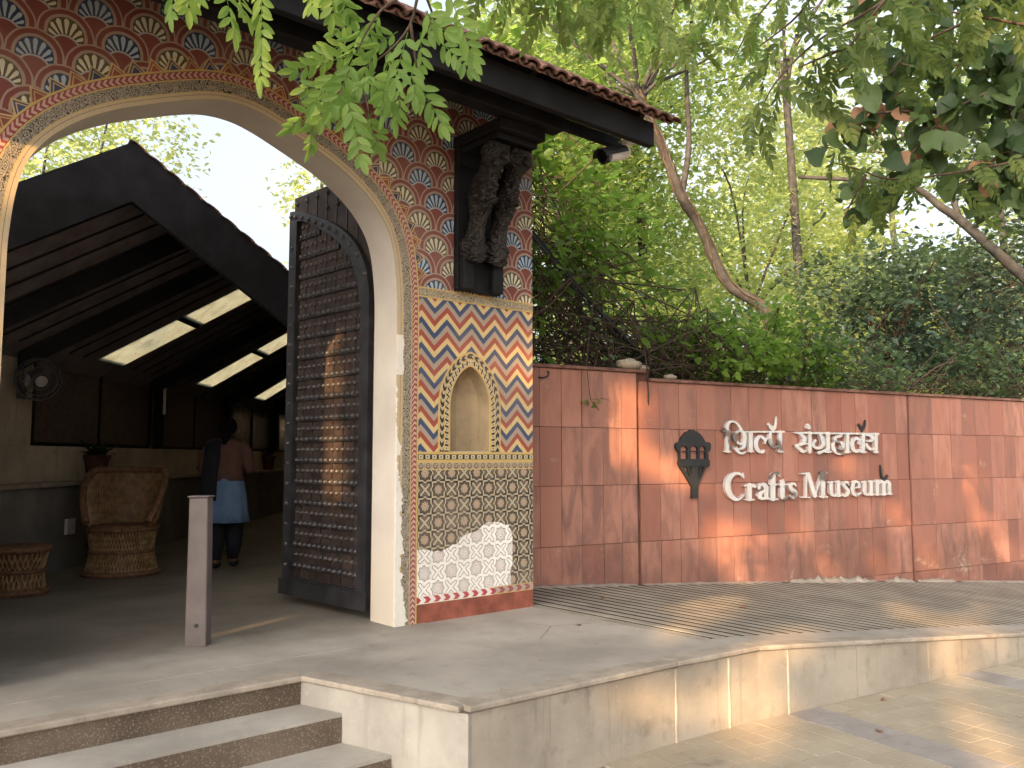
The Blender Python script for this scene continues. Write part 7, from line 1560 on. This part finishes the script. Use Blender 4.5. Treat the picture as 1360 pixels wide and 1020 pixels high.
near = hanging('hanging_branch', TWIGS_NEAR[0][0], 'bright green feathery branch hanging in front of the painted arch and roof beam', TWIGS_NEAR, 0.006)
limb(near, [TWIGS_NEAR[0][0], (1.0, 1.6, 3.9), (0.0, 0.9, 4.6), (-1.6, -0.4, 5.2), (-3.2, -1.2, 5.0)], 0.008, 0.05, M_BARKD, 'limb', 8)
nb = root_of(near)
var = {}
for i, (p0, p1) in enumerate(FRONDS):
    L = (Vector(p1) - Vector(p0)).length
    n = max(4, int(L / 0.0255)); 
    me = frond_mesh(n, 1.0 * L, 0.062, L_FEATHER, i)
    e, _ = frond_matrix(p0, p1, random.uniform(-1.0, 1.0))
    put('compound_leaf', me, near, Vector(p0) - nb, e)

FR_A = [frond_mesh(11, 0.34, 0.078, L_FEATHER2, 40 + i) for i in range(6)]
L_FEATHER3 = leaf_material('feather_leaf_dark', (0.050, 0.092, 0.024), (0.15, 0.20, 0.05), 0.55, 0.5)  # darker olive leaf for the upper right branches
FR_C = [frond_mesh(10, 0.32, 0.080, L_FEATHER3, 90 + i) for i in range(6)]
FR_B = [frond_mesh(9, 0.26, 0.060, L_FEATHER, 60 + i) for i in range(6)]
def dress(parent, twigs, meshes, step, jit, smin, smax, down=1.0, limit=999):
    base = root_of(parent); made = 0
    for pts in twigs:
        P = np.array(catmull(pts, 6)); s = np.r_[0, np.cumsum(np.linalg.norm(np.diff(P, axis=0), axis=1))]
        q = 0.05
        while q < s[-1] and made < limit:
            c = Vector([float(np.interp(q, s, P[:, k])) for k in range(3)])
            d = Vector((rng.normal(0, .55), rng.normal(0, .55), -down + rng.normal(0, .35))).normalized()
            e, _ = frond_matrix(c, c + d, random.uniform(-1.2, 1.2))
            sc = random.uniform(smin, smax)
            put('compound_leaf', random.choice(meshes), parent, c + Vector(rng.normal(0, jit, 3)) - base, e, (sc, sc, sc)); made += 1
            q += step * random.uniform(.6, 1.5)
TWIGS_MID = [[(a, b, c + 0.24) for a, b, c in l] for l in TWIGS_MID]
mid = hanging('hanging_branch', TWIGS_MID[0][0], 'olive green feathery branches drooping over the tiled right end of the eave', TWIGS_MID, 0.010)
limb(mid, [TWIGS_MID[0][0], (3.0, 3.0, 5.0), (3.5, 2.0, 6.2), (5.0, -1.0, 6.8)], 0.012, 0.06, M_BARKD, 'limb', 8)
dress(mid, TWIGS_MID, FR_A + FR_B, 0.060, 0.05, 0.65, 1.05, 1.0, 190)
rgt = hanging('hanging_branch', TWIGS_RIGHT[0][0], 'olive feathery branches drooping from the upper right over the wall', TWIGS_RIGHT, 0.009)
limb(rgt, [TWIGS_RIGHT[1][0], (5.2, 0.6, 3.4), (6.5, -0.8, 3.8), (8.5, -2.0, 3.6)], 0.010, 0.06, M_BARKD, 'limb', 8)
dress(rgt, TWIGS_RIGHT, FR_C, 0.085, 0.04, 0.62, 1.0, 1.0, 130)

# big rounded leaves
def broad_mesh(seed, mat):
    r = random.Random(seed); n = 13; V = [(0, 0, 0)]; 
    for k in range(n):
        a = 2 * math.pi * k / n; rr = 0.5 * (1 + 0.14 * math.sin(3 * a + seed) + r.uniform(-.09, .09)) * (1.18 if k == 0 else 1); y = 0.5 + rr * math.cos(a) * 1.1; x = rr * math.sin(a)
        V.append((x, y, (0.15 + .3 * r.random()) * abs(x) - (0.1 + .3 * r.random()) * y * y + r.uniform(-.05, .05)))
    V[0] = (0, 0.5, -0.02)
    F = [(0, 1 + k, 1 + (k + 1) % n) for k in range(n)]
    me = bpy.data.meshes.new('leaf'); me.from_pydata(V, [], F); me.materials.append(mat)
    a = me.attributes.new('tone', 'FLOAT', 'POINT'); a.data.foreach_set('value', [r.random()] * len(V)); me.polygons.foreach_set('use_smooth', [True] * n); me.update()
    return me
BROAD = [broad_mesh(i, L_BROAD) for i in range(7)]; DRYB = [broad_mesh(i + 20, L_DRY) for i in range(2)]
brd = hanging('hanging_branch', TWIGS_BROAD[0][0], 'dark branch with big rounded leaves and a few dry brown ones at upper right', TWIGS_BROAD, 0.014, M_BARKD)
limb(brd, [TWIGS_BROAD[0][0], (7.6, 1.2, 4.6), (9.0, 0.0, 5.2), (11.5, -1.5, 4.8)], 0.02, 0.07, M_BARKD, 'limb', 8)
bb_ = root_of(brd)
for pts in TWIGS_BROAD:
    P = np.array(catmull(pts, 6)); s = np.r_[0, np.cumsum(np.linalg.norm(np.diff(P, axis=0), axis=1))]; q = 0.1
    while q < s[-1]:
        c = np.array([np.interp(q, s, P[:, k]) for k in range(3)]) + rng.normal(0, 0.09, 3)
        me = random.choice(DRYB) if random.random() < 0.06 else random.choice(BROAD)
        sc = random.uniform(0.09, 0.185)
        put('leaf', me, brd, Vector(c) - bb_, (rng.normal(-0.9, .55), rng.normal(0, .5), rng.uniform(0, 6.28)), (sc, sc, sc))
        q += random.uniform(.009, .028)

# climbers and shrubs on the fence behind the wall -----------------------------
def wq(t, n, z): p = W0 + WD * t - WN * n; return np.array([p[0], p[1], z])
vine_variants = {}
def leaf_variants(mat):
    if mat.name not in vine_variants:
        out = []
        for i in range(6):
            me = bpy.data.meshes.new('leaf'); V = LEAF6.copy(); V[:, 0] *= 1.15 + .1 * math.sin(i)
            me.from_pydata([tuple(v) for v in V], [], [(0, 1, 2, 3), (0, 3, 4, 5)]); me.materials.append(mat)
            a = me.attributes.new('tone', 'FLOAT', 'POINT'); a.data.foreach_set('value', [i / 5] * 6); me.update(); out.append(me)
        vine_variants[mat.name] = out
    return vine_variants[mat.name]
def bush(name, loc, label, cat, centres, per, spread, size, mat, single=0, stems=60, stem_mat=M_TWIG, droop=.35, flat=.6, group=None, front=None, width=1.0):
    t = thing(name, loc, label, cat, group); base = np.array(root_of(t))
    P = clump_points(centres, per, spread)
    P = P[P[:, 2] > 0.1]
    if front is not None: P = P[front(P)]
    V, F, T = leaf_arrays(P, size, droop, True, flat, width)
    o = bpy.data.objects.new('foliage', array_mesh('foliage', V - base, F, mat, T)); link(o, t); o['kind'] = 'stuff'
    if single:       # the nearest leaves, one by one
        d = np.linalg.norm(P - np.array(cam.location), axis=1); idx = np.argsort(d)[: single * 5]; idx = rng.choice(idx, min(single, len(idx)), replace=False)
        me = leaf_variants(mat)
        for i in idx:
            c = P[i] + rng.normal(0, .06, 3); sc = size * random.uniform(.8, 1.35)
            put('leaf', random.choice(me), t, Vector(c - base), (rng.normal(-.3, .5), rng.normal(0, .5), rng.uniform(0, 6.28)), (sc, sc, sc))
    if stems:
        b = MB(); c = np.asarray(centres)
        for k in range(stems):
            a, e = c[rng.integers(len(c))], c[rng.integers(len(c))]
            a = np.array([a[0] + rng.normal(0, .2), a[1] + rng.normal(0, .2), max(.2, a[2] - rng.uniform(.3, 1.2))])
            m1 = a + (e - a) * .5 + rng.normal(0, .18, 3)
            w = np.linalg.norm(e - a)
            if w > 2.2: e = a + (e - a) * 2.2 / w; m1 = (a + e) / 2 + rng.normal(0, .15, 3)
            if any(((q - W0) @ WN > -0.07) and q[2] < 2.08 for q in (a, m1, e)): continue
            b.tube(catmull([a, m1, e], 5), rng.uniform(.003, .009), 4, cap=False)
        tag(b.build('stems', stem_mat, t), kind='stuff')
    return t
def region(n, f):
    out = []
    while len(out) < n:
        p = f()
        if p is not None: out.append(p)
    return np.array(out)
def behind(P): return ((P - W0) @ WN < -0.10) | (P[:, 2] > 1.98)
def cA():
    t, n, z = rng.uniform(-1.1, 2.2), rng.uniform(.25, 1.5), rng.uniform(1.6, 5.6)
    if z < 2.9 and t > .3 and rng.random() < .6: return None
    if z > 5.3 - 0.85 * max(0, t - .2) + rng.normal(0, .25): return None
    return wq(t, n, z)
bush('climber', wq(.5, .8, 0), 'bright green climber with tangled brown stems next to the gate pillar', 'climber', region(200, cA), 36, (.17, .17, .15), 0.125, L_VINE, 220, 420, M_TWIG, .3, .7, front=behind)
def cA2():
    t, n, z = rng.uniform(.0, 3.2), rng.uniform(.12, .8), rng.uniform(1.7, 3.0)
    return wq(t, n, z)
bush('dry_thicket', wq(2, .8, 0), 'thicket of bare brown twigs under the climber just above the wall top', 'thicket', region(60, cA2), 9, (.2, .2, .15), 0.07, L_SHRUB, 0, 520, M_DRYTWIG, .2, .7, front=behind)
def cB():
    t, n, z = rng.uniform(2.0, 4.3), rng.uniform(-.12, 1.0), rng.uniform(1.98, 2.95)
    if z > 2.95 - 0.30 * abs(t - 3.0): return None
    return wq(t, n, z)
bush('climber', wq(3, .6, 0), 'low mound of glossy green climber on the wall top above the lettering', 'climber', region(80, cB), 34, (.15, .13, .09), 0.095, L_VINE, 200, 80, M_TWIG, .5, .45, front=behind)
def cC():
    t, n, z = rng.uniform(3.6, 10.5), rng.uniform(.05, 1.6), rng.uniform(1.6, 2.95)
    if z > 2.75 + .25 * math.sin(t * 1.9) + .1 * math.sin(t * 5): return None
    return wq(t, n, z)
bush('hedge', wq(7, .9, 0), 'loose dull green hedge along the right part of the wall top', 'hedge', region(190, cC), 30, (.17, .17, .12), 0.085, L_SHRUB, 240, 300, M_TWIG, .3, .55, front=behind)
def cD():
    t, n, z = rng.uniform(6.3, 11.0), rng.uniform(.6, 2.6), rng.uniform(2.4, 5.0)
    if z > 3.9 + .22 * (t - 6.3) + .2 * math.sin(t * 4): return None
    return wq(t, n, z)
bush('shrub', wq(8, 1.6, 0), 'tall dusty blue green shrub behind the hedge at the right edge', 'shrub', region(190, cD), 42, (.2, .2, .16), 0.115, L_TEAL, 150, 120, M_TWIG, .35, .55, front=behind)
sp_ = thing('creeper_sprig', wp(.62, 1.62, .03), 'thin creeper sprig with two dark leaves clinging to the red wall face', 'creeper')
b = MB(); b.tube([wp(.55, 1.98, .045), wp(.58, 1.8, .035), wp(.60, 1.7, .03), wp(.70, 1.60, .03)], .003, 5); b.build('stem', M_TWIG, sp_)
b = MB(); b.tube([wp(.60, 1.7, .03), wp(.74, 1.72, .035), wp(.82, 1.70, .03)], .002, 5); b.build('stem', M_TWIG, sp_)
for t, z, s in ((.56, 1.64, .07), (.64, 1.62, .08), (.68, 1.66, .06), (.50, 1.66, .05)):
    o = put('leaf', random.choice(leaf_variants(L_VINE)), sp_, Vector(wp(t, z, .05)) - root_of(sp_), (R(70) + rng.normal(0, .3), rng.normal(0, .4), WA + rng.normal(0, .5)), (s, s, s))

# trees ------------------------------------------------------------------------
def tree(label, base, pts, r0, crown_c, crown_r, nclump, per, spread, size, mat, bark=M_BARK, name='tree', limbs=9, group=None, extra=(), droop=.35, kind='stuff'):
    t = thing(name, base, label, 'tree', group); o3 = np.array(base, float)
    limb(t, pts, r0, r0 * .55, bark, 'trunk', 10)
    for e in extra: limb(t, e, r0 * .5, r0 * .2, bark, 'limb', 8)
    C = crown_centres(crown_c, crown_r, nclump)
    top = np.array(pts[-1], float)
    for k in range(limbs):
        e = C[rng.integers(len(C))]; m1 = top + (e - top) * .5 + rng.normal(0, .06, 3) * np.linalg.norm(e - top)
        limb(t, [top - (top - np.array(pts[-2])) * .15 * rng.random(), m1, e], r0 * .35, r0 * .06, bark, 'limb', 6)
    P = clump_points(C, per, spread)
    V, F, T = leaf_arrays(P, size, droop)
    o = bpy.data.objects.new('crown', array_mesh('crown', V - o3, F, mat, T)); link(o, t); o['kind'] = kind
    return t
GB = 'trees growing beyond the wall'
lean = LIMBS_LEAN[0]
tree('leaning tree with forked grey trunk wrapped in creeper stems behind the climber', (11.7, 7.1, 0), [(11.9, 6.9, 0), (11.8, 7.0, 1.6)] + lean[:-1], .105, (9.6, 8.4, 8.3), (2.6, 2.4, 1.9), 90, 60, (.28, .28, .22), .12, L_MID, M_BARK, group=GB, extra=LIMBS_LEAN[1:])
CAMP = np.array(cam.location)
pale = [[tuple(CAMP + (np.array(q) - CAMP) * 1.32) for q in l] for l in LIMBS_PALE]
lt = [o for o in COL.objects if o.get('label', '').startswith('leaning tree')][0]
LP = np.array(catmull([(11.9, 6.9, 0), (11.8, 7.0, 1.6)] + lean[:-1], 8))
for k in range(6):
    ph = rng.uniform(0, 6.28); pts = []
    for i, q in enumerate(LP[4:]):
        a = ph + i * .16 + rng.normal(0, .12); pts.append(q + np.array([math.cos(a), math.sin(a), 0]) * (.115 - i * .0012 + rng.uniform(0, .03)))
    b = MB(); b.tube(pts, .012, 5); b.build('creeper_stem', M_BARKD if k % 2 else M_DRYTWIG, lt, smooth=True)
pt = thing('tree', (15.5, 2.9, 0), 'pale limbed tree whose bare grey bough reaches in from the right edge', 'tree', GB)
limb(pt, [(15.6, 4.4, -.4), (15.4, 4.3, 2.0), pale[0][0]], .11, .085, M_BARK, 'trunk', 10)
limb(pt, pale[0], .085, .025, M_BARK, 'limb', 10); limb(pt, pale[1], .045, .015, M_BARK, 'limb', 8)
def C_pt(): return np.array(pale[0][2]) + rng.normal(0, 1, 3) * np.array([1.2, .9, .85]) + np.array([.5, -.5, 2.0])
P = clump_points(np.array([C_pt() for k in range(95)]), 24, (.24, .24, .2)); V, F, T = leaf_arrays(P, .15, .5, True)
o = bpy.data.objects.new('crown', array_mesh('crown', V - np.array(root_of(pt)), F, L_BROAD, T)); link(o, pt); o['kind'] = 'stuff'
fk = (12.38, 5.84, 0)
tree('small tree with a dark forked trunk standing right above the wall top', fk, [fk, (12.38, 5.84, 1.4), (12.38, 5.84, 2.62)], .075, (12.3, 5.9, 3.7), (1.5, 1.3, .65), 46, 40, (.2, .2, .14), .10, L_SHRUB, M_BARKD, limbs=10, group=GB)
bgs = [('tall fine leaved tree rising behind the roof end', (11.9, 12.2), 8.4, (2.6, 2.6, 2.6), L_MID, .17, 160, 70),
       ('airy tree with high crown above the leaning trunk', (14.6, 12.5), 10.6, (2.8, 2.8, 2.4), L_MID, .15, 120, 62),
       ('broad pale tree in the middle distance over the lettering', (20.9, 13.7), 8.0, (3.8, 3.6, 3.8), L_PALE, .19, 170, 62),
       ('sunlit tree with loose crown left of the sky gap', (18.6, 11.0), 12.2, (2.6, 2.6, 2.0), L_PALE, .15, 42, 55),
       ('distant low tree under the white sky gap', (25.5, 12.8), 5.2, (4.0, 3.6, 3.0), L_MID, .22, 90, 60),
       ('spreading tree behind the pale bough on the right', (23.6, 8.0), 10.2, (3.4, 3.4, 3.0), L_MID, .18, 100, 60),
       ('bushy tree just behind the climber', (14.5, 13.3), 5.4, (2.8, 2.6, 2.8), L_MID, .15, 190, 60),
       ('dense tree filling the right edge above the shrub', (17.8, 4.3), 6.6, (2.5, 2.3, 2.4), L_TEAL, .14, 90, 60),
       ('far tall tree glimpsed high between the branches', (31.5, 14.5), 15.0, (5.0, 5.0, 3.2), L_PALE, .22, 40, 55),
       ('low tree closing the gap above the hedge', (19.5, 9.2), 4.0, (3.2, 3.0, 2.2), L_PALE, .16, 140, 60)]
for lab, (x, y), z, rad, mat, sz, nc, per in bgs:
    tree(lab, (x, y, 0), [(x, y, -.4), (x + .2, y, z * .35), (x - .1, y + .1, z - rad[2] * .6)], .10 + .004 * z, (x, y, z), rad, nc, per, (.42, .42, .32), sz, mat, M_BARK, limbs=8, group=GB)
tree('hazy pale tree behind the left slope of the passage roof', (8.4, 37.6, 0), [(8.4, 37.6, -.4), (8.3, 37.6, 5), (8.4, 37.6, 10)], .3, (8.4, 37.6, 13.2), (5.5, 4.5, 4.0), 90, 60, (.6, .6, .5), .3, L_PALE, group='trees beyond the passage')
tree('pale tree just left of the top of the studded door', (12.6, 24.2, 0), [(12.6, 24.2, -.4), (12.6, 24.2, 4), (12.7, 24.2, 8)], .25, (13.0, 24.0, 9.2), (1.5, 1.6, 3.4), 60, 50, (.4, .4, .4), .2, L_PALE, group='trees beyond the passage')

# far wood behind everything, with haze painted in as a pale leaf colour
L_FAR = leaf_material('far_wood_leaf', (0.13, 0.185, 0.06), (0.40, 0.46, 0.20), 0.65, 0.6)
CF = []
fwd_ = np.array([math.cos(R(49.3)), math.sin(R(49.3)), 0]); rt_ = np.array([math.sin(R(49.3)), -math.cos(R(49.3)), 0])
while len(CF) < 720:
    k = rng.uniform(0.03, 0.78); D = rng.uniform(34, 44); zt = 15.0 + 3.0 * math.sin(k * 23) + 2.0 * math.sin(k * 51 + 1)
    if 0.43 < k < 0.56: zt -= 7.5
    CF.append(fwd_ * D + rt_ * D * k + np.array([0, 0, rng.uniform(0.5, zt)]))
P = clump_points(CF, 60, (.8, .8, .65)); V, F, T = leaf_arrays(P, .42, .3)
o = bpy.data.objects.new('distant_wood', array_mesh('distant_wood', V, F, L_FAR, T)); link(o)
tag(o, 'pale hazy mass of far trees closing the view behind the wall', 'woodland', kind='stuff')

# unseen trees behind the camera to shade the gate, leaves cut out to aim sunbeams
E1 = np.array([-math.sin(SUN_AZ), math.cos(SUN_AZ), 0.0]); E2 = np.cross(SUN_D, E1); E2 = E2 if E2[2] > 0 else -E2
SUN_GAPS = SUN_GAPS + [((5.6, 4.0, -.05), .09), ((6.3, 4.6, -.08), .08), ((7.4, 3.5, -.2), .10), ((8.2, 3.9, -.25), .09), ((7.9, 3.1, -.25), .08), ((5.6, 2.3, -.44), .08), ((6.3, 2.0, -.44), .09), ((8.6, 5.15, .4), .09), ((9.4, 5.0, 1.1), .07), ((7.2, 5.45, .9), .07), ((10.2, 4.8, .5), .09), ((11.6, 4.5, .9), .09)]
gapw = np.array([[np.dot(p, E1), np.dot(p, E2), r] for p, r in SUN_GAPS])
def unseen_shade_tree(label, w, v, rw, rv, nclump, per):
    C = SUN_D * -19.0 + E1 * w + E2 * v
    base = (C[0], C[1], -.45)
    t = thing('unseen_shade_tree', base, label, 'tree', 'unseen shade trees behind the viewer')
    limb(t, [base, (C[0] + .2, C[1], C[2] * .3), (C[0], C[1] + .2, C[2] * .62)], .30, .18, M_BARKD, 'trunk', 10)
    cs = []
    while len(cs) < nclump:
        p = rng.uniform(-1, 1, 3)
        if np.linalg.norm(p) < 1: cs.append(C + E1 * p[0] * rw + E2 * p[1] * rv + SUN_D * p[2] * 2.6)
    cs = np.array(cs)
    for k in range(8): 
        e = cs[rng.integers(len(cs))]; q = np.array([C[0], C[1] + .2, C[2] * .62]); limb(t, [q, (q + e) / 2 + rng.normal(0, .3, 3), e], .12, .02, M_BARKD, 'limb', 6)
    P = clump_points(cs, per, (.55, .55, .5))
    pw, pv = P @ E1, P @ E2
    keep = np.ones(len(P), bool)
    for gw, gv, gr in gapw: keep &= np.hypot(pw - gw, pv - gv) > gr * 1.0 + (0.125 if gr > 0.065 else 0.06)
    P = P[keep]
    V, F, T = leaf_arrays(P, .20, .2, False, .8, 1.3)
    o = bpy.data.objects.new('crown', array_mesh('crown', V - np.array(base), F, L_DARK, T)); link(o, t); o['kind'] = 'stuff'
unseen_shade_tree('wide unseen tree shading the gate from behind the viewer', 3.4, 2.6, 4.2, 3.6, 400, 105)
unseen_shade_tree('second unseen tree shading the wall from behind the viewer', -.6, 3.4, 3.6, 4.2, 380, 105)
unseen_shade_tree('young unseen tree shading the steps from behind the viewer', 1.4, .2, 4.4, 2.6, 300, 105)

# a few dry leaves lying about
for x, y, lab in ((5.35, 5.0, 'dry leaf on the ribbed ramp below the plain left part of the red wall'),
                  (6.1, 4.2, 'dry leaf on the middle of the ribbed ramp below the emblem'),
                  (7.4, 4.4, 'dry leaf on the ribbed ramp below the end of the lettering'),
                  (4.2, 4.2, 'dry leaf on the smooth platform right of the painted pillar'),
                  (5.6, 2.75, 'dry leaf on the lower paving close to the retaining wall'),
                  (4.9, 2.45, 'dry leaf on the lower paving near the bottom edge of the picture')):
    z = ramp_z(x, y) if y > front_y(x) else -.437
    fl = put('fallen_leaf', random.choice(DRYB), None, (x, y, z + .010), (rng.normal(0, .2), rng.normal(0, .2), rng.uniform(0, 6.28)), (.045, .045, .045))
    tag(fl, lab, 'leaf', 'dry leaves lying on the paving')
